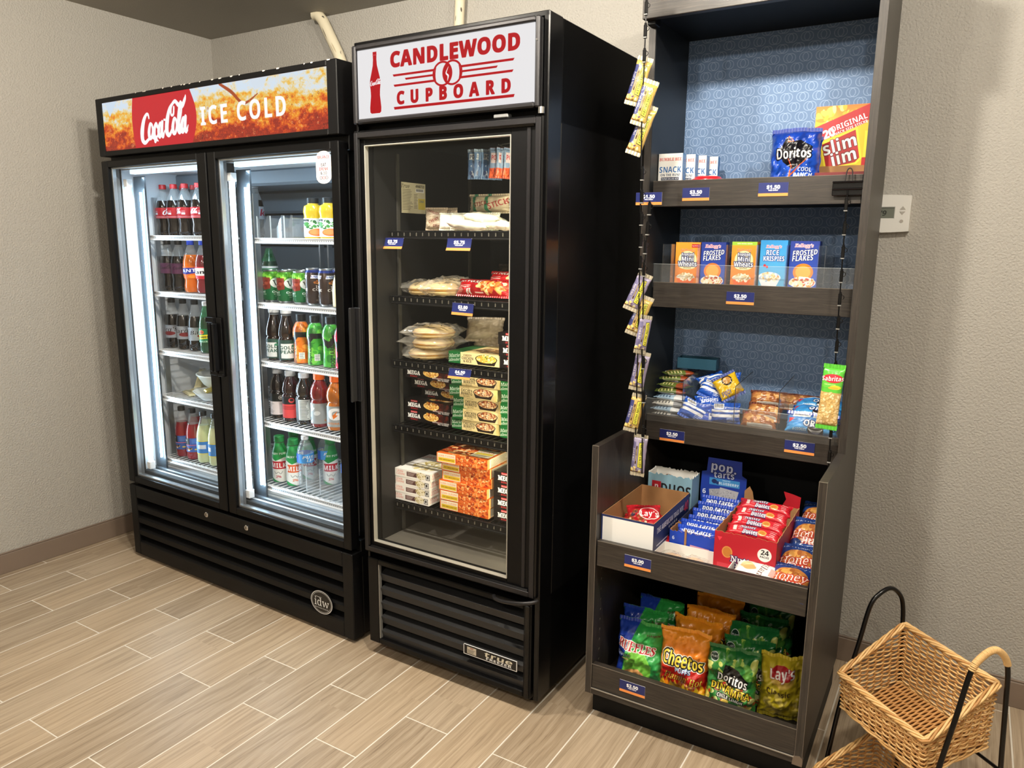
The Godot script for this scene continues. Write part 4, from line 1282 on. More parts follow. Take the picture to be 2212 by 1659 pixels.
func cooler_goods() -> void:
	M.pet = clear("eef6f8", 0.10, 0.04)
	M.pet_green = clear("1f8a4c", 0.45, 0.05)
	var cola := coat(mat("0c0403", 0.12), 0.8, 0.05)
	var red := coat(mat("8e1220", 0.12), 0.8, 0.05)
	var caps := {}
	for c in [["red", "c3161f"], ["black", "17181a"], ["white", "e2e5e8"], ["blue", "1d3fb0"], ["orange", "ef6a18"], ["green", "1f8f48"], ["grey", "b9bec4"]]: caps[c[0]] = mat(c[1], 0.4)

	# labels
	var a := Art.new(360, 96, "c01120")
	for k in 2: script_logo(a, 30 + 180 * k, 14, 52, "ffffff", 1.1)
	a.rect(0, 78, 360, 2, "f0d0d0").lines(20, 84, 300, 2, 5, "f2dcdc", 1.6)
	for k in 2: a.rect(150 + 180 * k, 30, 26, 3, "e8b8b8").rect(150 + 180 * k, 38, 26, 3, "e8b8b8").rect(150 + 180 * k, 46, 26, 18, "e9e2e2")
	var l_cola := print_mat("l_cola", a)
	a = Art.new(256, 80, "5b2b4c")
	script_logo(a, 96, 16, 34, "3a1730", 1.2)
	a.rect(170, 50, 14, 16, "e8dfe6").text("5", 177, 58, 10, "5b2b4c").lines(190, 20, 50, 6, 8, "8a5a7c", 2).rect(20, 52, 14, 16, "e8dfe6")
	var l_cherry := print_mat("l_cherry", a)
	a = Art.new(256, 110, "e8701a")
	a.poly([PackedVector2Array([Vector2(60, 18), Vector2(200, 8), Vector2(205, 50), Vector2(120, 72), Vector2(58, 60)])], "1f2f9a").text("FANTA", 132, 38, 28, "ffffff", "b", 1.0, 0.5, 0.1, -0.12, [[3, "1f2f9a"]]).ell(150, 92, 22, 14, "f6a030").ell(190, 86, 14, 10, "f2b860").ell(40, 84, 20, 12, "f6a030")
	var l_fanta := print_mat("l_fanta", a)
	a = Art.new(256, 110, "d81e34")
	a.ell(130, 44, 78, 36, "f4e7e6").ell(130, 46, 72, 30, "ffffff").text("Fanta", 132, 46, 32, "1c1420", "b", 0.9, 0.5, 0.1, -0.1, [[2, "ffffff"]]).ell(80, 92, 22, 14, "f06070").ell(170, 94, 26, 12, "ff8090").poly([PackedVector2Array([Vector2(186, 12), Vector2(214, 4), Vector2(206, 30)])], "3da04a")
	var l_straw := print_mat("l_straw", a)
	a = Art.new(256, 96, "9aa0a8")
	a.text("Barq's", 128, 34, 30, "26262a", "fb", 0.9, 0.5, 0.25, -0.08, [[2, "d8dce0"]]).ell(140, 62, 34, 15, "7d1f22").lines(14, 14, 60, 9, 9, "6a7078", 2).lines(196, 14, 46, 9, 9, "6a7078", 2)
	var l_root := print_mat("l_root", a)
	a = Art.new(256, 96, "0f7a48")
	a.poly([PackedVector2Array([Vector2(40, 52), Vector2(216, 30), Vector2(220, 58), Vector2(44, 80)])], "efe21c").text("schweppes", 130, 55, 17, "15331f", "b", 1.05, 0.5, 0, -0.12).ell(110, 24, 16, 15, "d8742c").ell(110, 24, 10, 9, "b03a1c").text("GINGER ALE", 128, 88, 11, "d8ead8", "b")
	var l_ginger := print_mat("l_ginger", a)
	a = Art.new(256, 130, "3a5ea8")
	a.rect(0, 0, 120, 60, "14161e").text("Minute", 60, 20, 18, "ffffff").text("Maid", 60, 42, 18, "ffffff").rect(0, 62, 256, 6, "e0606a").dabs(70, 100, 60, 26, ["d9a63a", "7a1d2a", "e8c860", "3c3040", "f0dcc0"], 40, 4, 12).dabs(200, 100, 50, 26, ["d9a63a", "7a1d2a", "e8c860"], 20, 4, 12).rect(130, 10, 110, 40, "4f78c0")
	var l_punch := print_mat("l_punch", a)
	a = Art.new(256, 130, "3f86d0")
	a.rect(0, 0, 256, 7, "efdc4a").rect(0, 123, 256, 7, "efdc4a").rect(150, 14, 100, 102, "5a9ae0").text("Minute", 196, 40, 18, "ffffff").text("Maid", 196, 62, 18, "ffffff").rect(20, 20, 50, 60, "dbe6f0").lines(24, 26, 40, 8, 6.5, "51698c", 2).rect(84, 40, 44, 40, "e8eef4").ell(196, 96, 24, 14, "efe05a")
	var l_lemon := print_mat("l_lemon", a)
	a = Art.new(256, 90, "b8bdc6")
	a.text("Coke", 150, 44, 46, "a82440", "b", 1.0, 0.5, 0.15).text("diet", 70, 30, 24, "a82440", "r").lines(200, 10, 50, 8, 9, "8a90a0", 2)
	var l_diet := print_mat("l_diet", a)
	a = Art.new(256, 130, "e9eceb")
	a.rect(60, 8, 54, 30, "24302e").text("Simply", 87, 24, 13, "ffffff").dabs(140, 44, 60, 24, ["3f8a3c", "5fae4c", "2d6a34", "c8e0b8"], 24, 6, 14, 0.4).ell(150, 98, 40, 26, "e86a34").ell(140, 96, 26, 18, "f08a4c").ell(206, 104, 22, 18, "e86a34").rect(16, 62, 40, 34, "f2b27a").lines(200, 20, 46, 7, 7, "9aa6a4", 2)
	var l_oj := print_mat("l_oj", a)
	a = Art.new(256, 110, "1f7d4a")
	a.rect(0, 0, 256, 18, "e8ecee").ell(128, 60, 40, 30, "2f9a5c").text("Sprite", 128, 60, 26, "e8f2ea", "b", 1.0, 0.5, 0.2).rect(190, 40, 30, 50, "8ac0a0")
	var l_green := print_mat("l_green", a)
	a = Art.new(256, 130, "2c4a42")
	a.rect(100, 24, 62, 96, "e7ecec").text("GOLD", 131, 50, 22, "2c5a4c", "b", 0.9).text("PEAK", 131, 78, 22, "2c5a4c", "b", 0.9).rect(10, 10, 54, 112, "d9dede").lines(16, 18, 42, 12, 8, "4a5856", 3).bars(200, 56, 40, 50).dabs(180, 26, 30, 16, ["3f8a6a", "2f6a52"], 12, 4, 10)
	var l_tea := print_mat("l_tea", a)
	var armor := func(bg: String, hi: String, lo: String) -> StandardMaterial3D:
		var b := Art.new(256, 256, bg)
		b.dabs(128, 60, 140, 60, [hi, bg, lo], 40, 8, 26).dabs(128, 190, 140, 60, [hi, bg, lo], 40, 8, 26)
		for k in 2:
			var x := 128 * k
			b.poly([PackedVector2Array([Vector2(x - 10, 60), Vector2(x + 50, 60), Vector2(x + 100, 100), Vector2(x + 140, 60), Vector2(x + 140, 92), Vector2(x + 110, 132), Vector2(x + 94, 140), Vector2(x + 50, 92), Vector2(x - 10, 92)])], "222326")
			b.rect(x + 14, 186, 30, 40, "f0f0f0").lines(x + 17, 190, 24, 6, 6, "333333", 2)
		b.text("BODYARMOR", 118, 164, 20, "1c1d20", "b", 1.0, 0.5, 0, -PI / 2)
		return coat(mat(Color.WHITE, 0.3, 0, b.tex()), 0.6, 0.08)
	var ar_o: StandardMaterial3D = armor.call("e0761c", "f0953a", "c85a12")
	var ar_g: StandardMaterial3D = armor.call("49b03c", "7bd44c", "2f8a34")
	var ar_p: StandardMaterial3D = armor.call("d8365a", "f06a84", "30303a")
	a = Art.new(256, 120, "e6dfe2")
	a.rect(0, 0, 256, 44, "18201f").ell(150, 22, 13, 13, "d8dcda").ring(150, 22, 8, 2, "18201f").lines(30, 56, 90, 8, 7, "9a9499", 2.4).lines(140, 56, 80, 8, 7, "9a9499", 2.4)
	var l_vit := print_mat("l_vit", a)
	a = Art.new(256, 120, "e04a4c")
	a.rect(0, 0, 256, 42, "1c1a1e").ell(140, 20, 14, 14, "e04a4c").ell(140, 18, 8, 7, "1c1a1e").lines(90, 54, 80, 3, 7, "8a1c24", 2.4).text("vitaminwater", 206, 66, 15, "f6d8d8", "r", 0.8, 0.5, 0, -PI / 2).rect(14, 50, 50, 60, "ecc8c8")
	var l_vit2 := print_mat("l_vit2", a)
	a = Art.new(256, 120, "3c4244")
	a.rect(100, 4, 56, 112, "d5dbd8").lines(106, 12, 44, 13, 8, "2a302f", 3).rect(10, 10, 60, 100, "53605c").rect(190, 10, 50, 100, "7c8a86")
	var l_vit3 := print_mat("l_vit3", a)
	a = Art.new(256, 120, "9ea3a4")
	a.text("G", 128, 46, 62, "f0f0f0", "b", 1.0, 0.5, 0, 0, [[6, "f0f0f0"]]).poly([PackedVector2Array([Vector2(120, 54), Vector2(142, 26), Vector2(134, 50), Vector2(144, 52), Vector2(124, 74)])], "e8731c").text("GATORADE", 128, 100, 11, "d87a2c", "b").dabs(30, 60, 30, 50, ["b9bdbd", "878c8e", "d2d6d6"], 14, 6, 20).dabs(226, 60, 28, 50, ["b9bdbd", "878c8e", "d2d6d6"], 14, 6, 20)
	var l_gat := print_mat("l_gat", a)
	var milk := func(c: String) -> StandardMaterial3D:
		var b := Art.new(256, 256, "eef0ec")
		b.rect(0, 0, 256, 92, "1f9a4c").poly([PackedVector2Array([Vector2(0, 92), Vector2(60, 76), Vector2(120, 112), Vector2(190, 80), Vector2(256, 92), Vector2(256, 60), Vector2(0, 60)])], "1f9a4c").poly([PackedVector2Array([Vector2(150, 256), Vector2(90, 226), Vector2(0, 232), Vector2(0, 256), Vector2(256, 256), Vector2(256, 238)])], "2aa058")
		b.rect(92, 116, 84, 50, c).text("MILK", 134, 142, 30, "ffffff", "b", 0.9).text("DAIRY PURE", 134, 66, 13, "ffffff", "b").lines(190, 120, 56, 9, 8, "59645c", 2).curve([Vector2(112, 182), Vector2(120, 196), Vector2(134, 186), Vector2(146, 198), Vector2(156, 182)], 4, "a0a8a4").text("2%", 134, 216, 15, c, "b")
		return mat(Color.WHITE, 0.4, 0, b.tex())
	var mk1: StandardMaterial3D = milk.call("c02434")
	var mk2: StandardMaterial3D = milk.call("e0602c")
	a = Art.new(256, 80, "2a62c8")
	a.rect(96, 0, 80, 80, "4aa0e8").text("PURE", 150, 28, 24, "ffffff", "b", 0.9, 0.5, 0.2).text("LIFE", 160, 56, 22, "ffffff", "b", 0.9, 0.5, 0.2).rect(10, 10, 34, 60, "e8eef4").lines(14, 16, 26, 9, 6, "50607c", 2).dabs(210, 40, 36, 30, ["4a8ae0", "7ab8f0", "1c4aa8"], 12, 6, 16)
	var l_water := print_mat("l_water", a)

	# left door
	var grp := "soft drink bottles behind the left door"
	var sx := [0.063, 0.142, 0.218, 0.312]
	for k in 4: bottle("cola_bottle", "red-labelled cola bottle, highest left shelf front row, %s" % ["first from the left", "second from the left", "third from the left", "last, beside the door frame"][k], grp, V(sx[k], 1.398, -0.222), 0.25 + 0.35 * k, SODA, 0.150, cola, [0.076, 0.120, l_cola], [0.0148, 0.198, 0.217], caps.red)
	for k in 3: bottle("cola_bottle", "red-capped cola bottle in the highest left shelf's second row, %s" % ["behind the first two", "behind the third", "farthest along"][k], grp, V([0.098, 0.174, 0.25][k], 1.398, -0.295), 1.1, SODA, 0.150, cola, [0.076, 0.120, l_cola], [0.0148, 0.198, 0.217], caps.red)
	bottle("cola_bottle", "dark cola bottle with purple label, leftmost on the second shelf behind the left door", grp, V(0.066, 1.1665, -0.222), 0.5, SODA, 0.150, cola, [0.076, 0.120, l_cherry], [0.0148, 0.198, 0.217], caps.black)
	bottle("cola_bottle", "dark cola bottle with purple label, next to the orange soda", grp, V(0.142, 1.1665, -0.224), 0.9, SODA, 0.150, cola, [0.076, 0.120, l_cherry], [0.0148, 0.198, 0.217], caps.black)
	bottle("orange_soda_bottle", "orange soda bottle with a blue cap on the second left shelf", grp, V(0.240, 1.1665, -0.216), 0.45, SODA, 0.158, coat(mat("d8690f", 0.12), 0.8, 0.05), [0.060, 0.110, l_fanta], [0.0148, 0.198, 0.217], caps.blue)
	bottle("strawberry_soda_bottle", "dark pink soda bottle with a blue cap beside the orange soda", grp, V(0.320, 1.1665, -0.218), 0.55, SODA, 0.158, coat(mat("7c1a26", 0.12), 0.8, 0.05), [0.060, 0.110, l_straw], [0.0148, 0.198, 0.217], caps.blue)
	for k in 3: bottle("root_beer_bottle", "dark soda bottle with silver label on the third left shelf, %s" % ["first from the left", "in the middle", "beside the green bottle"][k], grp, V([0.064, 0.147, 0.230][k], 0.9165, -0.223), [0.1, 0.75, 1.6][k], SLIM, 0.148, cola, [0.046, 0.102, l_root], [0.0148, 0.198, 0.217], caps.black)
	bottle("ginger_ale_bottle", "green ginger ale bottle with a white cap on the third left shelf", grp, V(0.322, 0.9165, -0.213), 0.6, SLIM, 0.150, coat(mat("0f4a2c", 0.12), 0.8, 0.05), [0.046, 0.104, l_ginger], [0.0148, 0.198, 0.217], caps.white, M.pet_green)
	bottle("orange_soda_bottle", "orange bottle half hidden by the frame beside the green ginger ale", grp, V(0.402, 0.9165, -0.213), 0.6, SLIM, 0.150, coat(mat("d8690f", 0.12), 0.8, 0.05), [0.046, 0.104, l_fanta], [0.0148, 0.198, 0.217], caps.white)
	for k in 2: bottle("fruit_punch_bottle", "red fruit punch bottle on the lowest left shelf, %s" % ["leftmost", "beside the lemonade"][k], grp, V([0.127, 0.205][k], 0.4365, -0.192), 0.4 + 0.2 * k, SLIM, 0.158, red, [0.036, 0.098, l_punch], [0.0150, 0.206, 0.226], caps.black)
	for k in 2: bottle("lemonade_bottle", "pale lemonade bottle with blue label on the lowest left shelf, %s" % ["beside the red punch", "nearest the door frame"][k], grp, V([0.288, 0.368][k], 0.4365, -0.188), 1.1 - 0.9 * k, SLIM, 0.165, coat(mat("cfd6a4", 0.12), 0.8, 0.05), [0.042, 0.100, l_lemon], [0.0150, 0.206, 0.226], caps.black)
	for k in 2: bottle("lemonade_bottle", "black-capped bottle in the lowest left back row, %s" % ["behind the second punch", "behind the first lemonade"][k], grp, V([0.092, 0.176][k], 0.4365, -0.285), 1.1, SLIM, 0.160, [red, coat(mat("cfd6a4", 0.12), 0.8, 0.05)][k], [0.040, 0.100, [l_punch, l_lemon][k]], [0.0150, 0.206, 0.226], caps.black)
	bowls()

	# right door
	grp = "drinks behind the right door"
	bottle("diet_cola_bottle", "tall diet cola bottle with silver label at the back of the highest right shelf", grp, V(0.520, 1.392, -0.335), 0.75, SODA, 0.156, cola, [0.080, 0.130, l_diet], [0.0155, 0.204, 0.224], caps.grey)
	for k in 3: bottle("orange_juice_bottle", "yellow orange juice bottle on the highest right shelf, %s" % ["leftmost", "second", "third, behind the door frame"][k], grp, V([0.979, 1.060, 1.140][k], 1.3915, -0.225), [0.7, 0.45, 0.6][k], JUICE, 0.129, coat(mat("e6bd2c", 0.2), 0.7, 0.06), [0.010, 0.076, l_oj], [0.0215, 0.130, 0.149], caps.black)
	bottle("green_soda_bottle", "green soda bottle at the back of the second right shelf, behind the lamp", grp, V(0.474, 1.153, -0.36), 0.7, SODA, 0.15, coat(mat("0e3b26", 0.15), 0.7, 0.06), [0.076, 0.130, l_green], [0.0148, 0.198, 0.217], caps.green, M.pet_green)
	bottle("green_soda_bottle", "green-labelled soda bottle behind the first vegetable juice can", grp, V(0.558, 1.153, -0.36), 0.9, SODA, 0.15, coat(mat("0e3b26", 0.15), 0.7, 0.06), [0.076, 0.130, l_green], [0.0148, 0.165, 0.18], caps.black, M.pet_green)
	cans(grp)
	for k in 2: bottle("tea_bottle", "dark tea bottle with a white cap on the third right shelf, %s" % ["leftmost", "beside the orange bottle"][k], grp, V([0.767, 0.837][k], 0.9315, -0.199), [0.2, 0.75][k], TEA, 0.175, coat(mat("1d0d08", 0.12), 0.9, 0.04), [0.008, 0.084, l_tea], [0.0205, 0.183, 0.203], caps.white)
	var arm := [[0.914, ar_o, "orange sports drink bottle with black band on the third right shelf"], [0.989, ar_g, "green sports drink bottle with black band, next to the orange one"], [1.071, ar_g, "green sports drink bottle with black band, next to the pink one"], [1.133, ar_p, "pink and black sports drink bottle by the door frame"]]
	for k in 4: bottle("sports_drink_bottle", arm[k][2], grp, V(arm[k][0], 0.9315, -0.203), [0.1, 0.3, 1.2, 0.9][k], ARMOR, 0.157, arm[k][1], [], [0.0185, 0.160, 0.186], caps.black)
	bottle("water_drink_bottle", "dark enhanced water bottle with a pale lower label on the fourth right shelf", grp, V(0.750, 0.6945, -0.217), 0.6, SPORT, 0.176, coat(mat("12090c", 0.12), 0.9, 0.04), [0.016, 0.100, l_vit], [0.0205, 0.178, 0.198], caps.grey)
	bottle("water_drink_bottle", "dark red enhanced water bottle with a red label on the fourth right shelf", grp, V(0.836, 0.6945, -0.206), 0.6, SPORT, 0.176, coat(mat("2d0a10", 0.12), 0.9, 0.04), [0.016, 0.100, l_vit2], [0.0205, 0.178, 0.198], caps.grey)
	bottle("water_drink_bottle", "dark enhanced water bottle with a grey label beside the red sports drink", grp, V(0.913, 0.6945, -0.206), 0.75, SPORT, 0.176, coat(mat("171212", 0.12), 0.9, 0.04), [0.016, 0.100, l_vit3], [0.0205, 0.178, 0.198], caps.grey)
	var gt := [[0.996, "7d1018", "red sports drink bottle with an orange cap on the fourth right shelf", 2.2], [1.083, "c06a1c", "orange sports drink bottle with a grey bolt label on the fourth right shelf", 0.55], [1.150, "c9c23a", "yellow sports drink bottle with an orange cap by the door frame", 0.6]]
	for e in gt: bottle("sports_drink_bottle", e[2], grp, V(e[0], 0.6945, -0.207), e[3], GATOR, 0.18, coat(mat(e[1], 0.12), 0.9, 0.04), [0.016, 0.094, l_gat], [0.0215, 0.181, 0.204], caps.orange)
	for k in 3: bottle("water_drink_bottle", "dark bottle in the fourth right shelf's back row, %s" % ["grey cap behind the second bottle", "grey cap behind the third bottle", "orange cap behind the orange drink"][k], grp, V([0.765, 0.845, 0.985][k], 0.6945, -0.290), 0.7, SPORT, 0.176, coat(mat("1c0c10", 0.12), 0.9, 0.04), [0.016, 0.100, l_vit3], [0.0205, 0.178, 0.199], [caps.grey, caps.grey, caps.orange][k])
	bottle("milk_bottle", "white milk bottle with a red name patch on the lowest right shelf", grp, V(0.763, 0.4365, -0.198), 0.45, MILKY, 0.160, mk1, [], [0.0205, 0.163, 0.187], caps.green)
	bottle("milk_bottle", "white milk bottle with an orange name patch on the lowest right shelf", grp, V(0.845, 0.4365, -0.198), 0.8, MILKY, 0.160, mk2, [], [0.0205, 0.163, 0.187], caps.green)
	for k in 3: bottle("milk_bottle", "green-capped milk bottle in the lowest back row, %s" % ["behind the two front milk bottles", "between the two clear water bottles", "right of the clear water bottles"][k], grp, V([0.740, 0.832, 0.952][k], 0.4365, -0.29), 0.7, MILKY, 0.160, mk1, [], [0.0205, 0.163, 0.187], caps.green)
	var wt: StandardMaterial3D = clear("d8e8f0", 0.14, 0.05)
	for k in 3: bottle("water_bottle", "clear ribbed water bottle on the lowest right shelf, %s" % ["beside the milk", "behind the first, set back", "by the door frame"][k], grp, V([0.905, 0.934, 1.145][k], 0.4365, [-0.205, -0.285, -0.205][k]), [0.85, 0.9, 0.4][k], WATER, 0.172, wt, [0.103, 0.139, l_water], [0.0145, 0.192, 0.208], caps.white)
	lanes()

func cans(grp: String) -> void:
	var a := Art.new(256, 240, "1c6a3c")
	a.rect(0, 0, 256, 40, "7fce3c").dabs(128, 30, 140, 30, ["9be04c", "6ac034", "5ab02c"], 30, 8, 22)
	for k in 2:
		var x := 128 * k
		a.poly([PackedVector2Array([Vector2(x + 70, 44), Vector2(x + 128, 50), Vector2(x + 128, 140), Vector2(x + 96, 152), Vector2(x + 66, 120)])], "8e3a2c").dabs(x + 100, 96, 24, 40, ["b0523c", "7a2c22", "a04434"], 10, 6, 14)
		a.ell(x + 40, 92, 42, 46, "dfe8e4").text("V8", x + 40, 94, 46, "18221c", "f", 0.75).text("Original", x + 54, 168, 18, "e8f2ea", "b").text("VEGETABLE JUICE", x + 60, 188, 8, "e0eee2", "b").lines(x + 20, 200, 70, 2, 8, "a8ccb0", 2)
	var v8 := print_mat("can_veg", a, 0.25)
	v8.metallic = 0.3
	a = Art.new(256, 270, "3e302b")
	a.rect(0, 0, 256, 20, "2a3a86")
	for k in 2:
		var x := 128 * k
		a.poly([PackedVector2Array([Vector2(x + 14, 40), Vector2(x + 116, 40), Vector2(x + 110, 66), Vector2(x + 8, 66)])], "ffffff").text("SNICKERS", x + 62, 53, 15, "2a3a9a", "b", 1.05, 0.5, 0.2).dabs(x + 62, 96, 36, 14, ["c0783c", "e0a85c", "7a4a2c", "9a5c34"], 22, 5, 11).text("ICED", x + 66, 132, 20, "f0ebe4", "b").text("COFFEE", x + 66, 156, 20, "f0ebe4", "b").ell(x + 66, 206, 18, 18, "e3d4b4").text("V", x + 66, 206, 18, "3e302b", "b").lines(x + 34, 236, 60, 2, 8, "b8a898", 2)
	var sn := print_mat("can_coffee", a, 0.25)
	sn.metallic = 0.3
	var made := func(n: String, label: String, p: Vector3, yaw: float, r: float, h: float, m: Material) -> void:
		var t := thing(n, label, "can", "C", p, yaw, grp)
		var key := "can%f" % r
		if not cache.has(key): cache[key] = [G.new().lathe([[r - 0.004, 0.006], [r, 0.011], [r, h - 0.016], [r - 0.005, h - 0.006]], 28).mesh(), G.new().lathe([[0.0, 0.002], [r - 0.008, 0.0], [r - 0.004, 0.006]], 20).lathe([[r - 0.005, h - 0.006], [r - 0.0045, h], [r - 0.007, h], [r - 0.009, h - 0.005], [0.0, h - 0.005]], 24).mesh(), G.new().bx(V(-0.006, h - 0.005, -0.012), V(0.006, h - 0.0035, 0.006), 0.0005).mesh()]
		part(t, "printed_wall", cache[key][0], m)
		part(t, "rims", cache[key][1], M.alu)
		part(t, "ring_pull", cache[key][2], M.alu)
	for k in 3: made.call("juice_can", "green and red vegetable juice can on the second right shelf, %s" % ["leftmost", "middle one", "beside the coffee cans"][k], V([0.722, 0.803, 0.891][k], 1.153, -0.232), 0.75, 0.0335, 0.122, v8)
	for k in 3: made.call("juice_can", "vegetable juice can in the second row, behind the %s green can" % ["first", "second", "third"][k], V([0.735, 0.815, 0.895][k], 1.153, -0.31), 0.9, 0.0335, 0.122, v8)
	for k in 3: made.call("coffee_can", "tall brown iced coffee can on the second right shelf, %s" % ["beside the green cans", "second one", "behind the other two"][k], V([0.971, 1.043, 1.03][k], 1.153, [-0.219, -0.216, -0.29][k]), [0.3, 0.55, 0.8][k], 0.029, 0.135, sn)
	var b := Art.new(128, 128, "e8dcb0")
	b.ell(64, 74, 26, 26, "1d6a48").ring(64, 74, 17, 3, "e8f0e8").poly([PackedVector2Array([Vector2(0, 110), Vector2(128, 96), Vector2(128, 128), Vector2(0, 128)])], "6a6660")
	bottle("coffee_bottle", "cream coffee bottle with a green round emblem by the right door frame", grp, V(1.115, 1.153, -0.215), 0.6, [[0.0, 0.002], [0.024, 0.0], [0.028, 0.004], [0.029, 0.06], [0.026, 0.09], [0.017, 0.115], [0.0165, 0.125]], 0.118, mat("e2d6ae", 0.3), [], [0.018, 0.126, 0.142], mat("d9dcd8", 0.4))

func lanes() -> void:
	var one := func(label: String, y: float, xs: Array, h: float) -> void:
		var t := thing("bottle_lane", label, "organiser", "C", V(0, y, -0.14))
		for k in xs.size():
			var x: float = xs[k]
			part(t, "lane_divider", box(V(x - 0.0012, 0.0, -0.36), V(x + 0.0012, h * 0.9, -0.02), 0), M.acrylic)
			if k + 1 < xs.size():
				var x2: float = xs[k + 1]
				var q := PackedVector2Array([Vector2(x, 0), Vector2(x2, 0), Vector2(x2, h), Vector2(lerpf(x, x2, 0.85), h)])
				for j in 7: q.append(Vector2(lerpf(x, x2, 0.8 - 0.5 * j / 6.0), h * (0.98 - 0.55 * sin(PI * 0.5 * j / 6.0))))
				q.append(Vector2(x, h * 0.42))
				part(t, "lane_front", G.new().slab(q, -0.022, -0.02).mesh(), M.acrylic)
				part(t, "lane_edge", G.new().bx(V(x - 0.0015, 0, -0.023), V(x + 0.0015, h * 0.98, -0.019), 0.0004).mesh(), M.acrylic_edge)
	one.call("row of empty clear plastic bottle lanes on the highest right shelf", 1.393, [0.745, 0.820, 0.895, 0.940], 0.085)
	one.call("empty clear plastic bottle lanes between the water bottles on the lowest right shelf", 0.4375, [0.955, 1.030, 1.105], 0.105)

func bowls() -> void:
	var t := thing("bowl", "white bowl with dark packets on the fourth left shelf, half behind the frame", "bowl", "C", V(0.30, 0.742, -0.30))
	part(t, "bowl_wall", G.new().lathe([[0.0, 0.0], [0.055, 0.0], [0.09, 0.03], [0.112, 0.066], [0.117, 0.07], [0.117, 0.074], [0.112, 0.074], [0.088, 0.034], [0.05, 0.006], [0.0, 0.006]], 32).mesh(), mat("d9dcd4", 0.35))
	var w := thing("sachet_pile", "dark blue sachets piled in the white bowl", "sachet", "C", V(0.30, 0.80, -0.30))
	for k in 5: part(w, "sachet", pouch(0.06, 0.05, 0.01, 60 + k, 0.004), mat("3a3f58", 0.4), V(-0.05 + 0.025 * k, -0.01 + 0.006 * (k % 2), 0.01 * (k - 2))).rotation = V(-1.1, 0.5 * k, 0.2)
	var f := thing("foil_tray", "shallow white tray with gold foil portions below the bowl", "tray", "C", V(0.335, 0.7185, -0.22))
	part(f, "tray_wall", G.new().lathe([[0.0, 0.0], [0.05, 0.0], [0.085, 0.036], [0.087, 0.036], [0.052, -0.001]], 24).mesh(), mat("e3e5e2", 0.4))
	for k in 6: part(f, "foil_portion", box(V(-0.02, 0, -0.014), V(0.02, 0.012, 0.014), 0.004), mat("b99f4a", 0.25, 0.8), V(-0.045 + 0.02 * k, 0.026 + 0.003 * (k % 3), 0.02 * ((k % 3) - 1))).rotation = V(0.2, 0.7 * k, 0.2)
	var names := ["lying flat in front", "leaning on the bowl", "at the very left", "farthest back"]
	for k in 4:
		var o := solo("string_cheese", "pale wrapped cheese stick on the fourth left shelf, %s" % names[k], "cheese stick", "C", V([0.235, 0.205, 0.165, 0.19][k], [0.722, 0.742, 0.722, 0.724][k], [-0.185, -0.225, -0.20, -0.28][k]), pouch(0.030, 0.14, 0.02, 30 + k, 0.012), [mat("d9cfa0", 0.35), mat("d9cfa0", 0.35), clear("eeeedd", 0.5, 0.2)], 0.0, "wrapped cheese sticks")
		o.rotation = V(-PI / 2 + [0.0, 0.55, 0.1, 0.2][k], [1.2, 0.7, 0.3, 1.0][k], 0)

# ---------------------------------------------------------------- frozen food
func boxed(n: String, label: String, cat: String, f: String, p: Vector3, w: float, h: float, d: float, front: Material, rest, yaw := 0.0, grp := "") -> MeshInstance3D:
	var key := "carton%s" % [[w, h, d]]
	if not cache.has(key): cache[key] = carton(w, h, d)
	var ms := [front]
	for k in 5: ms.append(rest[k] if rest is Array else rest)   # back, left, right, top, bottom
	return solo(n, label, cat, f, p, cache[key], ms, yaw, grp)

func bowl_of(a: Art, x: float, y: float, rx: float, ry: float, pal: Array, dish: String) -> void:
	a.poly([PackedVector2Array([Vector2(x - rx, y), Vector2(x + rx, y), Vector2(x + rx * 0.75, y + ry * 1.5), Vector2(x - rx * 0.75, y + ry * 1.5)])], dish)
	a.ell(x, y, rx, ry * 1.05, dish)
	a.ell(x, y, rx * 0.92, ry * 0.95, pal[0])
	a.dabs(x, y - ry * 0.1, rx * 0.82, ry * 0.9, pal, 70, ry * 0.10, ry * 0.34, 0.4)

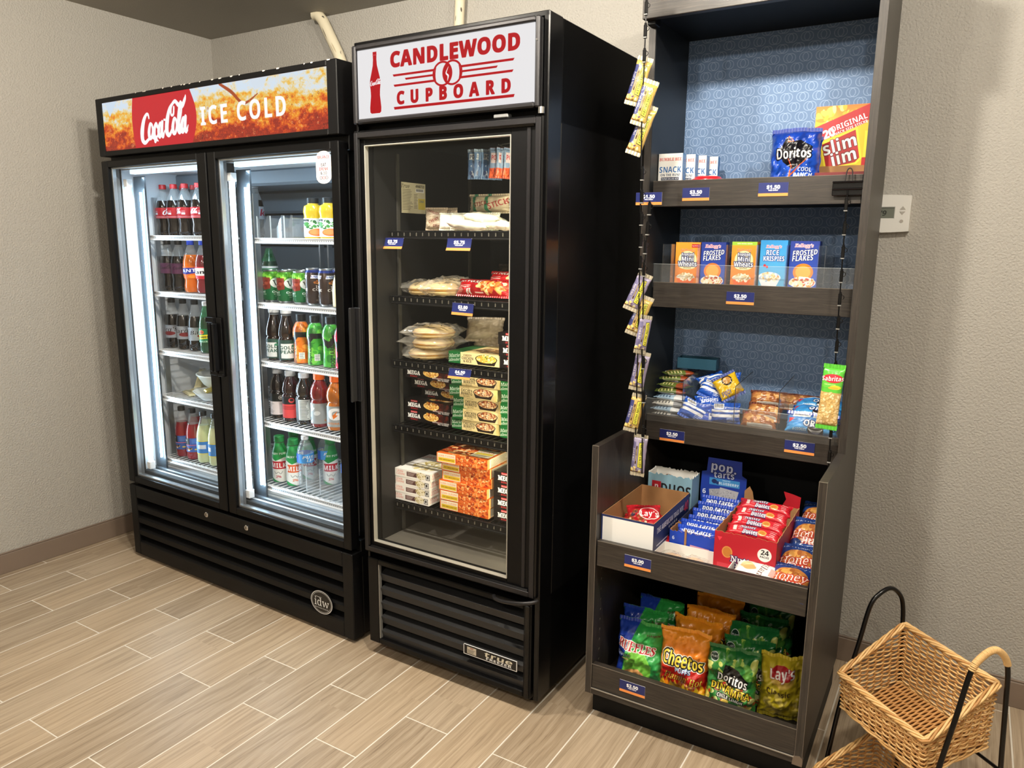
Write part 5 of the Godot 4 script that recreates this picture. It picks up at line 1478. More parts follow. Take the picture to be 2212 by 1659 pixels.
func freezer_goods() -> void:
	var cheese := ["e2b65c", "f0cf86", "c98a34", "a8441c", "7c2c14", "f6e0a8", "d89c44"]
	var a := Art.new(420, 84, "14100f")
	a.dabs(320, 30, 90, 40, ["3a1510", "5a1c10", "2a1210"], 40, 8, 24)
	a.rect(60, 2, 62, 15, "b5242c").text("Banquet", 91, 10, 10, "f4e6e0", "f", 1.0).text("MEGA", 92, 40, 30, "f2f2ee", "fb", 0.92, 0.5, 0, 0, [[3, "f2f2ee"]]).text("- BOWLS -", 92, 68, 12, "c0383a", "b", 1.2)
	a.ell(252, 34, 76, 34, "1e1613").ell(252, 33, 72, 31, cheese[0]).dabs(252, 30, 66, 28, cheese, 120, 3, 10, 0.4)
	a.text("BUFFALO-STYLE CHICKEN", 346, 66, 10, "f4f0ea", "b", 0.95).text("MAC 'N CHEESE", 364, 78, 10, "f4f0ea", "b", 0.95)
	var mega := print_mat("mega", a, 0.35)
	var dark := mat("171312", 0.4)
	var side := Art.new(128, 64, "e8e4da")
	side.rect(0, 0, 128, 64, "1a1514").rect(6, 8, 70, 48, "e6e2da").lines(10, 12, 60, 6, 7, "555049", 2)
	var mega_side := print_mat("mega_side", side, 0.4)
	var top := Art.new(256, 256, "15110f")
	top.text("MEGA", 80, 60, 44, "f2f2ee", "fb", 0.9).ell(160, 160, 84, 70, "241a15")
	top.dabs(160, 156, 76, 62, cheese, 140, 6, 16, 0.4)
	var mega_top := print_mat("mega_top", top, 0.4)
	a = Art.new(420, 88, "e2cf96")
	a.rect(0, 0, 92, 88, "14602c").text("Marie", 46, 30, 26, "eef0e4", "f", 0.9, 0.5, 0.3, -0.12).text("Callender's", 46, 62, 20, "eef0e4", "f", 0.82, 0.5, 0.3, -0.12).text("RICE BOWL", 150, 10, 8, "7a6a44", "r").text("CHICKEN", 156, 32, 21, "3a3226", "b", 0.82).text("BURRITO", 156, 56, 21, "3a3226", "b", 0.82).text("BOWL", 156, 77, 12, "6a5c40", "r", 1.3)
	bowl_of(a, 302, 36, 88, 30, ["d8b080", "e8cfa8", "a85c34", "c88a5c", "8a3c1c", "f0e2c4", "6a3020"], "2c2018")
	a.rect(398, 0, 22, 88, "f0dc8c")
	var marie := print_mat("marie", a, 0.35)
	a = Art.new(420, 88, "e6d39c")
	a.rect(0, 0, 100, 88, "14602c").text("Marie", 50, 30, 26, "eef0e4", "f", 0.9, 0.5, 0.3, -0.12).text("Callender's", 50, 62, 20, "eef0e4", "f", 0.82, 0.5, 0.3, -0.12).text("CHEESY", 158, 22, 15, "4a3c26", "b", 0.9).text("CHICKEN", 158, 44, 20, "3a3226", "b", 0.8).text("& RICE", 158, 66, 18, "3a3226", "b", 0.85)
	bowl_of(a, 310, 38, 88, 30, ["e8c860", "f0dc8c", "d8a83c", "5a7a2c", "c88c34", "f6ecb8"], "221a14")
	var rice := print_mat("marie_rice", a, 0.35)
	var marie_top := Art.new(256, 256, "d8c48a")
	marie_top.rect(0, 0, 70, 256, "14602c").dabs(170, 140, 70, 80, ["c89a5c", "e8cfa0", "8a5a2c", "6a3c20", "3a2a20"], 110, 6, 18)
	var mtop := print_mat("marie_top", marie_top, 0.4)
	var green := mat("1a6a34", 0.4)
	var grp := "black dinner boxes stacked on the fourth freezer shelf"
	var gm := ["at the foot of the stack", "second from the foot", "set back in the middle of the stack", "second from the top", "topmost of the stack"]
	for k in 5:
		var up := 0.796 + 0.0368 * k
		boxed("dinner_box", "black mac and cheese box, fourth freezer shelf, " + gm[k], "food box", "F", V(0.132 + [0.0, -0.001, 0.034, 0.013, 0.0][k], up, -0.24 - [0.0, 0.002, 0.05, 0.022, 0.0][k]), 0.188, 0.0362, 0.165, mega, [dark, mega_side, mega_side, mega_top, dark], 0.012 * (k % 3 - 1), grp)
	grp = "burrito bowl boxes stacked on the fourth freezer shelf"
	gm = ["at the foot of the stack", "second from the foot", "in the middle of the stack", "second from the top", "topmost, under the price tag"]
	for k in 5: boxed("dinner_box", "tan and green chicken burrito bowl box, " + gm[k], "food box", "F", V(0.331 + [0.0, 0.005, 0.006, -0.006, -0.002][k], 0.796 + 0.0362 * k, -0.235 + 0.004 * (k % 2)), 0.183, 0.0356, 0.165, marie, [green, green, mat("e8d890", 0.4), mtop, green], 0.02 * ((k * 2) % 3 - 1), grp)
	gm = ["lowest", "second", "middle", "fourth", "topmost"]
	for k in 5: boxed("dinner_box", "green-ended bowl box half behind the freezer door frame, %s of five" % gm[k], "food box", "F", V(0.520 + 0.003 * (k % 2), 0.796 + 0.0362 * k, -0.225), 0.178, 0.0356, 0.165, marie, [green, green, green, mtop, green], 0.0, "bowl boxes at the freezer's right")
	# third shelf
	boxed("dinner_box", "cheesy chicken and rice box standing alone on the third freezer shelf", "food box", "F", V(0.323, 1.0115, -0.235), 0.192, 0.037, 0.165, rice, [green, green, mat("e8d890", 0.4), mtop, green], 0.02)
	for k in 2: boxed("dinner_box", "green and tan dinner box at the back of the third freezer shelf, %s" % ["lower one", "upper one"][k], "food box", "F", V(0.42, 1.0115 + 0.05 * k, -0.50), 0.18, 0.048, 0.15, rice, [green, green, green, mtop, green])
	for k in 3: boxed("dinner_box", "black dinner box at the right of the third freezer shelf, %s" % ["lowest of three", "middle of three", "top of three"][k], "food box", "F", V(0.515, 1.0115 + 0.0372 * k, -0.235 + 0.005 * k), 0.188, 0.0366, 0.165, mega, [dark, dark, mega_side, mega_top, dark], 0.0, "black boxes on the third freezer shelf")
	for k in 4: boxed("dinner_box", "black dinner box at the right of the freezer's lowest rack, %s" % ["lowest", "second up", "third up", "topmost"][k], "food box", "F", V(0.513, 0.528 + 0.0405 * k, -0.21), 0.188, 0.0398, 0.165, mega, [dark, dark, mega_side, mega_top, dark], 0.0, "black boxes on the lowest freezer rack")
	# bottom rack: white and orange trays
	a = Art.new(420, 86, "ece9e2")
	a.text("LEAN", 60, 26, 22, "d8543a", "r", 1.1).text("CUISINE", 66, 54, 20, "d8543a", "r", 1.0).rect(140, 18, 120, 48, "5a3a38").lines(150, 26, 96, 4, 9, "d8c8c0", 3).dabs(312, 44, 50, 34, ["d8cfa8", "c8b888", "e8e0c4", "a89868"], 60, 6, 14).rect(364, 14, 46, 58, "2c2c2c").rect(370, 20, 34, 46, "e8e8e4").rect(376, 28, 20, 30, "3a3a3a")
	var lw := print_mat("lean_white", a, 0.4)
	a = Art.new(256, 256, "efece6")
	a.text("LEAN CUISINE", 118, 40, 30, "d8543a", "r", 0.9)
	a.ell(150, 160, 96, 76, "dcd8cc").dabs(150, 158, 86, 66, ["e8dca8", "d8c888", "f2ecd0", "c0a860", "f8f4e4"], 150, 7, 17, 0.35)
	var lwt := print_mat("lean_white_top", a, 0.4)
	var cream := mat("eae6da", 0.5)
	for k in 4: boxed("meal_box", "white frozen pasta box at the left of the lowest freezer rack, %s of four" % ["lowest", "second", "third", "topmost"][k], "food box", "F", V(0.100 + [0, 0.002, 0.004, 0.006][k], 0.528 + 0.0278 * k, -0.205), 0.150, 0.0272, 0.19, lw, [cream, cream, lw, lwt, cream], 0.02 * (k % 2) - 0.01, "white meal boxes")
	a = Art.new(420, 76, "d8641c")
	a.dabs(290, 38, 130, 40, ["e8863c", "c24a14", "f0a860", "8a2c10", "f4c890", "b83c14", "d86a2c"], 170, 5, 15, 0.4)
	a.rect(8, 4, 150, 68, "efe6cc").text("LEAN CUISINE", 82, 22, 15, "d8643a", "r", 1.05).rect(14, 36, 140, 30, "e0bc2c").text("FIVE CHEESE RIGATONI", 84, 51, 9, "5a4410", "b", 0.9).rect(0, 0, 6, 76, "e88a4a")
	var lo := print_mat("lean_orange", a, 0.35)
	a = Art.new(256, 256, "d2601c")
	a.dabs(128, 128, 140, 130, ["e8863c", "c24a14", "f0a860", "8a2c10", "f4c890", "b83c14", "e8c08c", "6a2010"], 420, 6, 18, 0.35)
	a.rect(150, 110, 96, 120, "d8d2b8").text("LEAN", 198, 140, 22, "d8643a", "r").rect(156, 160, 84, 30, "c8b040").lines(160, 200, 76, 3, 8, "6a5a30", 3)
	var lot := print_mat("lean_orange_top", a, 0.35)
	var lside := Art.new(128, 64, "e8a060")
	lside.rect(10, 4, 110, 56, "ece4cc").lines(16, 10, 96, 7, 7, "a8946c", 2)
	var los := print_mat("lean_orange_side", lside, 0.4)
	gm = ["lowest of six", "second of six", "third of six", "fourth of six", "fifth of six", "topmost, jutting forward"]
	for k in 6: boxed("meal_box", "orange frozen rigatoni box in the middle of the lowest rack, " + gm[k], "food box", "F", V(0.308 + [0.0, 0.0, -0.002, 0.005, 0.004, -0.002][k], 0.528 + 0.0328 * k, -0.205 + [0.0, 0.0, 0.002, -0.006, -0.004, 0.014][k]), 0.190, 0.0322, 0.17, lo, [los, los, los, lot, lot], [0.0, 0.02, -0.015, 0.02, -0.01, 0.05][k], "orange meal boxes")
	# wrapped burritos on the highest shelf
	var wrap := mat("e8e6d6", 0.4)
	wrap.subsurf_scatter_enabled = true
	wrap.subsurf_scatter_strength = 0.15
	for k in 5:
		var o := solo("wrapped_burrito", "white wrapped burrito standing on the highest freezer shelf, %s from the left" % ["first", "second", "third", "fourth", "fifth"][k], "burrito", "F", V(0.212 + 0.038 * k, 1.424, -0.17 - 0.004 * k), pouch(0.052, 0.056, 0.022, 40 + k, 0.004, 0.12), wrap, 0.5 - 0.1 * k, "white wrapped burritos")
		o.rotate_object_local(Vector3.RIGHT, -0.25)
	for k in 5:
		var o := solo("wrapped_burrito", "white wrapped burrito %s on the highest freezer shelf" % ["lying in front at the right", "lying on the pile at the right", "lying behind the standing row", "lying half behind the door frame", "lying at the back of the pile"][k], "burrito", "F", V([0.425, 0.46, 0.33, 0.51, 0.44][k], [1.432, 1.455, 1.442, 1.434, 1.448][k], [-0.165, -0.19, -0.26, -0.18, -0.27][k]), pouch(0.055, 0.13, 0.028, 50 + k, 0.006, 0.12), wrap, 0.0, "white wrapped burritos")
		o.rotation = V(-1.45, [1.75, 1.5, 1.6, 1.3, 1.8][k], 0.1)
		o.position += V(-0.06, 0, 0)
	a = Art.new(256, 256, "b8a890")
	a.text("CHARLESTON", 128, 60, 26, "7a2c28", "b", 0.9, 0.5, 0, 0.3).text("CHEWY", 110, 140, 30, "7a2c28", "b", 0.9, 0.5, 0, -0.4).text("STICK", 150, 210, 30, "7a2c28", "b", 0.9, 0.5, 0, 0.2)
	var brown := print_mat("brown_wrap", a, 0.35)
	for k in 2: solo("ice_cream_bag", "tan wrapped ice cream with dark red lettering left of the white burritos, %s" % ["nearer the door", "leaning behind"][k], "ice cream", "F", V(0.155 + 0.025 * k, 1.424, -0.19 - 0.035 * k), pouch(0.075, 0.072, 0.03, 70 + k, 0.006, 0.1), brown, 0.3 - 0.5 * k, "tan wrapped ice creams")
	a = Art.new(256, 128, "a89c84")
	a.rect(36, 0, 22, 128, "2c6a4a").rect(120, 0, 22, 128, "2c6a4a").text("STICK", 90, 64, 26, "7a2c28", "b", 0.9, 0.5, 0, -0.2).text("STICK", 200, 64, 36, "8a3430", "b", 0.9, 0.5, 0, -0.3)
	var ice := solo("ice_cream_bag", "tan wrapped ice cream with green bands lying above the burritos", "ice cream", "F", V(0.27, 1.488, -0.23), pouch(0.15, 0.06, 0.045, 77, 0.006, 0.08), print_mat("band_wrap", a, 0.35))
	ice.position += V(0.06, -0.012, 0)
	# plan label on the left inner wall
	a = Art.new(256, 220, "d8d2b4")
	a.text("True", 40, 26, 26, "2a2620", "f", 1.1, 0.5, 0.3).text("4968733", 196, 22, 18, "2a2620", "b").bars(150, 40, 90, 26).lines(10, 50, 110, 14, 11, "5a5444", 3).rect(176, 110, 76, 80, "d8c860").text("DNA", 212, 130, 18, "3a62a0", "r").lines(130, 80, 40, 10, 11, "5a5444", 3)
	var tl := G.new()
	tl.quad(V(0.0345, 1.577, -0.165), V(0.0345, 1.577, -0.288), V(0.0345, 1.48, -0.288), V(0.0345, 1.48, -0.165), Vector3.RIGHT, [Vector2(0, 0), Vector2(1, 0), Vector2(1, 1), Vector2(0, 1)])
	tl.bx(V(0.0325, 1.4801, -0.2879), V(0.0343, 1.5769, -0.1651), 0)
	solo("data_sticker", "cream paper data sticker on the freezer's left inner wall", "sticker", "F", Vector3.ZERO, tl.mesh(), print_mat("plate", a, 0.5))
	# packs fanned under the fan guard
	a = Art.new(128, 180, "5a78a0")
	a.rect(0, 0, 128, 20, "9ab0c8").dabs(64, 100, 60, 60, ["486a98", "8aa8c8", "3a4a70", "c8d4e0"], 24, 8, 22).rect(20, 28, 88, 34, "d0dae4").text("POPS", 64, 46, 24, "2c3a60", "b")
	var pb := print_mat("pack_blue", a, 0.35)
	a = Art.new(128, 180, "7890b0")
	a.rect(14, 30, 100, 60, "c8b8c0").text("POPS", 64, 58, 28, "a83c48", "b").rect(0, 120, 128, 60, "c8502c").dabs(64, 150, 60, 24, ["d8643a", "a83820"], 14, 8, 18)
	var pr := print_mat("pack_red", a, 0.35)
	for k in 10:
		var front: bool = k == 0 or k == 4
		var o := solo("hanging_pack", "%s pack fanned under the freezer's fan guard, %s from the left" % ["red-footed" if k >= 4 else "blue", ["first", "second", "third", "fourth", "fifth", "sixth", "seventh", "eighth", "ninth", "tenth"][k]], "snack pack", "F", V(0.315 + 0.0165 * k + (0.01 if k >= 4 else 0.0), 1.575, -0.17 - 0.012 * (k % 4 if k < 4 else k - 4)), pouch(0.044 if front else 0.05, 0.088, 0.008, 80 + k, 0.006, 0.08), pb if k < 4 else pr, 0.25 if front else 1.0 + 0.03 * k, "packs under the fan guard")
		o.rotate_object_local(Vector3.BACK, -0.01 * k)
	# second shelf: sandwiches, red packets and a dark bag
	var bun := mat("cdb27a", 0.6)
	for k in 3:
		var p: Vector3 = [V(0.10, 1.22, -0.20), V(0.19, 1.223, -0.185), V(0.15, 1.228, -0.28)][k]
		wrapped_bun("pale sandwich in clear film on the second freezer shelf, %s" % ["leftmost", "beside the red packet", "behind the other two"][k], p, 0.055, 0.042, bun, 90 + k, "film-wrapped sandwiches on the second freezer shelf")
	a = Art.new(300, 110, "b01c20")
	a.text("HOT POCKETS", 90, 26, 24, "f4ece4", "b", 0.8, 0.5, 0.1, 0.14, [[5, "5a0c10"]]).dabs(210, 54, 80, 34, ["d87a34", "c05a24", "e8a860", "8a3418", "f0c890"], 80, 6, 15).lines(20, 54, 70, 2, 10, "f2d8d0", 3).rect(70, 76, 26, 24, "e8e0d8").text("2", 83, 88, 16, "b01c20").lines(120, 90, 60, 2, 8, "e8c8c0", 3)
	var hp := print_mat("hot", a, 0.25)
	for k in 3:
		var o := solo("snack_packet", "red filled-pastry packet on the second freezer shelf, %s" % ["front one, under the lettering", "behind and above the front one", "half behind the door frame"][k], "snack packet", "F", V([0.34, 0.40, 0.50][k], [1.222, 1.245, 1.222][k], [-0.17, -0.25, -0.2][k]), pouch(0.20, 0.062, 0.045, 95 + k, 0.008, 0.1), [hp, mat("b01c20", 0.3), mat("a8181c", 0.3)], -0.06 * k, "red pastry packets")
		o.rotate_object_local(Vector3.RIGHT, -0.55)
	var dk := solo("snack_packet", "dark crumpled bag at the back of the second freezer shelf", "snack packet", "F", V(0.33, 1.222, -0.38), pouch(0.16, 0.10, 0.05, 99, 0.008, 0.14), mat("2c2620", 0.25))
	dk.rotate_object_local(Vector3.RIGHT, -0.3)
	# third shelf: wrapped sandwiches in a heap and a woven-looking stack of pale bags behind
	for k in 3: wrapped_bun("pale sandwich in crinkled film heaped on the third freezer shelf, %s" % ["lowest", "middle one", "topmost, with a red tab"][k], V([0.115, 0.135, 0.14][k], 1.012 + 0.036 * k, -0.20 + 0.004 * k), 0.068, 0.038, bun, 110 + k, "film-wrapped sandwiches on the third freezer shelf")
	for k in 2:
		var o := solo("snack_packet", "cloudy plastic packet behind the heaped sandwiches, %s" % ["upper", "lower"][k], "snack packet", "F", V(0.25 + 0.03 * k, 1.06 - 0.045 * k, -0.32), pouch(0.13, 0.09, 0.04, 120 + k, 0.008, 0.16), mat(["b8aa90", "9a8c74"][k], 0.3), 0.4)
		o.rotate_object_local(Vector3.RIGHT, -0.5)

func wrapped_bun(label: String, p: Vector3, r: float, h: float, bun: Material, sd: int, grp: String) -> void:
	var t := thing("wrapped_sandwich", label, "sandwich", "F", p, 0.4 * (sd % 3), grp)
	part(t, "lower_bun", G.new().lathe([[0.0, 0.001], [r * 0.9, 0.001], [r, h * 0.18], [r * 0.97, h * 0.32], [0, h * 0.34]], 22).mesh(), bun)
	part(t, "filling", G.new().lathe([[0.0, h * 0.3], [r * 1.02, h * 0.32], [r * 1.04, h * 0.42], [0, h * 0.46]], 22).mesh(), mat("b8863c", 0.6))
	part(t, "upper_bun", G.new().lathe([[0.0, h * 0.42], [r * 0.99, h * 0.44], [r * 0.96, h * 0.62], [r * 0.7, h * 0.86], [r * 0.3, h * 0.97], [0, h]], 22).mesh(), bun)
	var f := part(t, "film", pouch(r * 2.9, r * 2.3, h * 1.15, sd, 0.008, 0.22), M.wrap_film)
	f.rotation.x = -PI / 2
	f.position = V(0, h * 0.5, r * 1.15)

# ---------------------------------------------------------------- snacks on the shelf unit
func chips(a: Art, x: float, y: float, s: float, n: int, c := "e0a04c") -> void:
	for k in n:
		var o := Vector2(x + s * 0.55 * k, y + s * 0.12 * (k % 2))
		var q := PackedVector2Array([o + Vector2(-s, s * 0.1), o + Vector2(s * 0.7, -s * 0.55), o + Vector2(s * 0.35, s * 0.75)])
		a.poly([q], c)
		for j in 16: a.ell(o.x + a.rng.randf_range(-0.5, 0.35) * s, o.y + a.rng.randf_range(-0.2, 0.35) * s, s * 0.06, s * 0.05, ["c9822c", "f0c878", "b86a1c", "e8b45c"][j % 4])

func hull(pts: Array) -> PackedVector2Array:
	var q := PackedVector2Array()
	for k in range(0, pts.size(), 2): q.append(Vector2(pts[k], pts[k + 1]))
	return q

func bag(n: String, label: String, p: Vector3, w: float, h: float, d: float, sd: int, front: Material, back: Material, yaw: float, lean: float, grp := "", wr := 0.07) -> MeshInstance3D:
	var o := solo(n, label, "snack bag", "S", p, pouch(w, h, d, sd, 0.011, wr, 0.35, 18, 22), [front, back, front], yaw, grp)
	o.rotate_object_local(Vector3.RIGHT, lean)
	return o

func foil_print(key: String, a: Art) -> StandardMaterial3D:
	return coat(print_mat(key, a, 0.32), 0.45, 0.18)

func shelf_goods() -> void:
	top_tray()
	cereal_tray()
	bar_tray()
	hanging_bars()
	carton_tray()
	crisp_bags()

func top_tray() -> void:
	var a := Art.new(140, 260, "f2f1ee")
	a.text("BUMBLE BEE", 70, 30, 15, "c8342c", "fb", 0.95).text("SNACK", 70, 84, 30, "2c66a8", "b", 0.95).text("ON THE RUN!", 70, 112, 13, "3a4a60", "b", 1.0).rect(18, 124, 104, 16, "22304c").text("TUNA SALAD KIT", 70, 132, 9, "f0f0f0", "b", 1.0).text("with Crackers", 70, 156, 11, "3a4a60", "f", 1.0, 0.5, 0.3)
	a.dabs(70, 220, 60, 30, ["d8e4ee", "8ab0d8", "e8e0cc"], 14, 6, 20)
	var bf := print_mat("tuna", a, 0.45)
	var b := Art.new(64, 256, "3c86c8")
	b.poly([hull([0, 60, 40, 256, 0, 256])], "f2f1ee").lines(34, 30, 20, 22, 9, "1f4f8a", 4)
	var bs := print_mat("tuna_side", b, 0.45)
	for k in 4:
		boxed("tuna_box", "white and blue tuna box on the highest tray, %s" % ["front one, whole face showing", "second one, half hidden", "third one, mostly hidden", "farthest back"][k], "food box", "S", V([0.058, 0.081, 0.102, 0.122][k], 1.5095, [-0.375, -0.420, -0.462, -0.505][k]), 0.072, 0.141, 0.036, bf, [bf, bs, bs, bs, bs], [0.03, 0.05, 0.04, 0.12][k], "white and blue tuna boxes")
	var t := thing("red_tin", "low round red tin beside the white and blue boxes", "tin", "S", V(0.156, 1.510, -0.41))
	part(t, "tin_wall", G.new().lathe([[0.0, 0.0], [0.044, 0.0], [0.045, 0.002], [0.045, 0.052], [0.044, 0.055]], 30).mesh(), mat("a8121c", 0.35))
	part(t, "lid", G.new().lathe([[0.046, 0.054], [0.0475, 0.056], [0.0475, 0.066], [0.046, 0.068], [0.040, 0.070], [0.038, 0.074], [0.03, 0.076], [0.0, 0.077]], 30).mesh(), coat(mat("c41824", 0.3), 0.4))
	# blue crisp bags
	a = Art.new(320, 440, "1c46b4")
	a.grad(0, 120, "12308a", "1c4ab8").grad(120, 440, "1c4ab8", "2456c4")
	a.poly([hull([110, 60, 150, 96, 200, 84, 280, 120, 240, 210, 160, 260, 90, 210, 60, 150])], "0c0c14")
	a.line([Vector2(120, 60), Vector2(116, 92), Vector2(156, 92), Vector2(120, 60)], 5, "d8683a").line([Vector2(150, 240), Vector2(140, 300), Vector2(250, 190)], [4, 10, 4], "d8683a").line([Vector2(150, 240), Vector2(124, 190)], [8, 3], "c8481c")
	a.text("Doritos", 158, 162, 56, "ffffff", "b", 0.84, 0.5, 0, -0.02, [[12, "0c0c14"]]).text("COOL", 238, 258, 24, "ffffff", "b", 1.0, 0.5, 0.15).text("RANCH", 226, 290, 26, "ffffff", "b", 1.0, 0.5, 0.15)
	for k in 26: a.ell(a.rng.randf_range(30, 300), a.rng.randf_range(60, 400), a.rng.randf_range(1, 6), a.rng.randf_range(1, 4), "e8eef8")
	chips(a, 150, 360, 96, 2)
	var cool := foil_print("cool", a)
	var blue := coat(mat("16389a", 0.32), 0.4, 0.2)
	bag("crisp_bag", "blue tortilla chip bag standing on the highest tray before the yellow box", V(0.395, 1.511, -0.415), 0.132, 0.198, 0.062, 201, cool, blue, 0.10, -0.06)
	bag("crisp_bag", "second blue bag hidden behind the front one on the highest tray", V(0.39, 1.511, -0.475), 0.135, 0.178, 0.05, 202, cool, blue, -0.12, -0.05)
	# yellow and red display carton with a raised header
	a = Art.new(320, 320, "e8a81c")
	a.grad(0, 140, "e0781c", "f4d23c").dabs(160, 60, 170, 60, ["f6dc4c", "e88a1c", "f0b42c", "f8e88c"], 46, 6, 30, 0.2)
	a.poly([hull([0, 150, 320, 20, 320, 320, 0, 320])], "d8c02c").poly([hull([0, 110, 320, -14, 320, 80, 0, 200])], "b81c24")
	a.text("120", 62, 150, 44, "ffffff", "b", 0.95, 0.5, 0, -0.36, [[3, "ffffff"]]).text("ORIGINAL", 178, 94, 30, "ffffff", "b", 0.98, 0.5, 0, -0.36).text("SNACK SIZE STICKS", 186, 122, 14, "ffffff", "b", 1.08, 0.5, 0, -0.36)
	a.poly([hull([36, 196, 226, 118, 262, 284, 236, 312, 70, 340])], "f2e23c").poly([hull([46, 204, 218, 132, 250, 280, 228, 304, 78, 330])], "b01c20")
	a.text("slim", 140, 206, 66, "f2f2f2", "b", 1.0, 0.5, 0, -0.28, [[7, "5a0c10"]]).text("jim", 166, 272, 66, "f2f2f2", "b", 1.0, 0.5, 0, -0.28, [[7, "5a0c10"]])
	a.rect(268, 140, 52, 136, "f0d83c").rect(282, 140, 3, 136, "6a4c10").rect(300, 140, 3, 136, "b89418").rect(262, 280, 58, 40, "b81c24").dabs(296, 84, 22, 40, ["e8641c", "f0a02c", "d8d0c0"], 16, 4, 12, 0.4)
	var sj := print_mat("sticks", a, 0.4)
	var t2 := thing("display_carton", "yellow and red meat stick display carton with raised header on the highest tray", "carton", "S", V(0.506, 1.510, -0.50), 0.03)
	part(t2, "header_card", G.join([G.new().sheet(-0.078, 0.10, 0.078, 0.262, 0.0012), G.new().bx(V(-0.078, 0, -0.001), V(0.078, 0.262, 0.001), 0)]), [sj, M.kraft])
	part(t2, "carton_wall", G.new().bx(V(-0.068, 0, 0.083), V(0.068, 0.076, 0.085), 0).bx(V(-0.068, 0, 0), V(-0.066, 0.10, 0.085), 0).bx(V(0.066, 0, 0), V(0.068, 0.10, 0.085), 0).bx(V(-0.068, 0, 0), V(0.068, 0.002, 0.085), 0).mesh(), mat("6a1418", 0.5))
	var stx := G.new()
	for k in 9: stx.bx(V(-0.06 + 0.0135 * k, 0.01, 0.02), V(-0.05 + 0.0135 * k, 0.07, 0.06), 0.002)
	part(t2, "meat_sticks", stx.mesh(), mat("7c4a20", 0.4)).set_meta("kind", "stuff")

func cereal_tray() -> void:
	var wheat := func(green: bool) -> StandardMaterial3D:
		var a := Art.new(200, 340, "e88a1c")
		a.grad(0, 340, "f0a030", "dc7414")
		if green: a.rect(0, 0, 200, 26, "9cc83c").text("100% WHOLE GRAIN", 100, 14, 9, "f0f4e0", "b")
		else: a.rect(130, 14, 64, 26, "b81c24").text("10g PROTEIN", 162, 27, 7, "f6e8e0", "b")
		a.text("Kellogg's", 100, 60, 20, "c4202c", "f", 1.0, 0.5, 0.2, 0, [[2, "f4dcb0"]]).ell(100, 130, 74, 64, "f4e4b0").rect(26, 130, 148, 40, "f4e4b0").ell(100, 176, 74, 30, "f4e4b0")
		a.text("Frosted", 100, 92, 22, "ffffff", "b", 0.9, 0.5, 0, 0, [[9, "1c2a5c"]]).text("Mini", 100, 126, 34, "ffffff", "b", 1.0, 0.5, 0, 0, [[11, "1c2a5c"]]).text("Wheats", 100, 164, 34, "ffffff", "b", 0.9, 0.5, 0, 0, [[11, "1c2a5c"]]).text("ORIGINAL", 100, 194, 10, "4a5a2c", "b")
		a.ell(90, 270, 76, 34, "f2efe6").poly([hull([14, 270, 166, 270, 140, 330, 40, 330])], "e0601c")
		a.dabs(90, 262, 62, 26, ["d8c49a", "c8a86c", "f0ead8", "b8965c", "e8dcc0"], 70, 6, 14, 0.5)
		return print_mat("wheat%s" % green, a, 0.45)
	var w1: StandardMaterial3D = wheat.call(false)
	var w2: StandardMaterial3D = wheat.call(true)
	var a := Art.new(200, 340, "1c3a9c")
	a.grad(0, 340, "16308a", "2450b8")
	a.text("Kellogg's", 96, 30, 22, "e02c3c", "f", 1.0, 0.5, 0.2, 0, [[4, "f4e8ea"]]).text("FROSTED", 104, 78, 34, "ffffff", "b", 0.86, 0.5, 0.15, -0.08, [[6, "0c1c5c"]]).text("FLAKES", 90, 116, 36, "ffffff", "b", 0.86, 0.5, 0.15, -0.08, [[6, "0c1c5c"]])
	a.ell(100, 214, 70, 60, "e8761c").ell(100, 214, 52, 44, "f0a03c").ell(100, 286, 92, 40, "f4f2ec")
	a.dabs(100, 284, 84, 34, ["e8c07c", "d89c4c", "f4ecd8", "c8442c", "e8d8b0", "f8f4e8"], 90, 6, 15, 0.4)
	var fl := print_mat("flakes", a, 0.45)
	a = Art.new(200, 340, "3c9cd8")
	a.grad(0, 340, "2c90d4", "64b4e0")
	a.text("Kellogg's", 100, 44, 20, "d8202c", "f", 1.0, 0.5, 0.2, 0, [[3, "e8f0f6"]]).text("RICE", 92, 86, 34, "ffffff", "b", 0.95, 0.5, 0, 0, [[8, "1c4a9c"]]).text("KRISPIES", 104, 128, 32, "ffffff", "b", 0.84, 0.5, 0, 0, [[8, "1c4a9c"]])
	a.ell(80, 262, 84, 40, "f6f4f0").poly([hull([-4, 262, 164, 262, 130, 330, 30, 330])], "e8ecf2").dabs(80, 256, 72, 30, ["e8d4a4", "d8b87c", "f4ecd8", "c88c5c", "a8c0dc"], 80, 5, 12, 0.4).ell(40, 178, 10, 10, "c8202c").ell(58, 186, 9, 9, "c8202c")
	var rk := print_mat("krisp", a, 0.45)
	var org := mat("e0801c", 0.45)
	var nb := mat("1c3a9c", 0.45)
	var lb := mat("3c9cd8", 0.45)
	var rows := [[0.112, w1, org, "orange wheat cereal box at the left of the acrylic organiser"], [0.189, fl, nb, "dark blue flakes cereal box between the two orange boxes"], [0.280, w2, org, "orange wheat cereal box with a green top band"], [0.3615, rk, lb, "light blue rice cereal box fourth in the acrylic organiser"], [0.445, fl, nb, "dark blue flakes cereal box at the right of the acrylic organiser"]]
	for k in 5: boxed("cereal_box", rows[k][3], "cereal box", "S", V(rows[k][0], 1.2625 + [0, 0, 0.002, 0.004, 0.003][k], -0.418), [0.075, 0.072, 0.072, 0.074, 0.077][k], [0.133, 0.134, 0.134, 0.137, 0.136][k], 0.042, rows[k][1], rows[k][2], [0.02, 0.03, -0.02, 0.03, 0.0][k], "small cereal boxes")

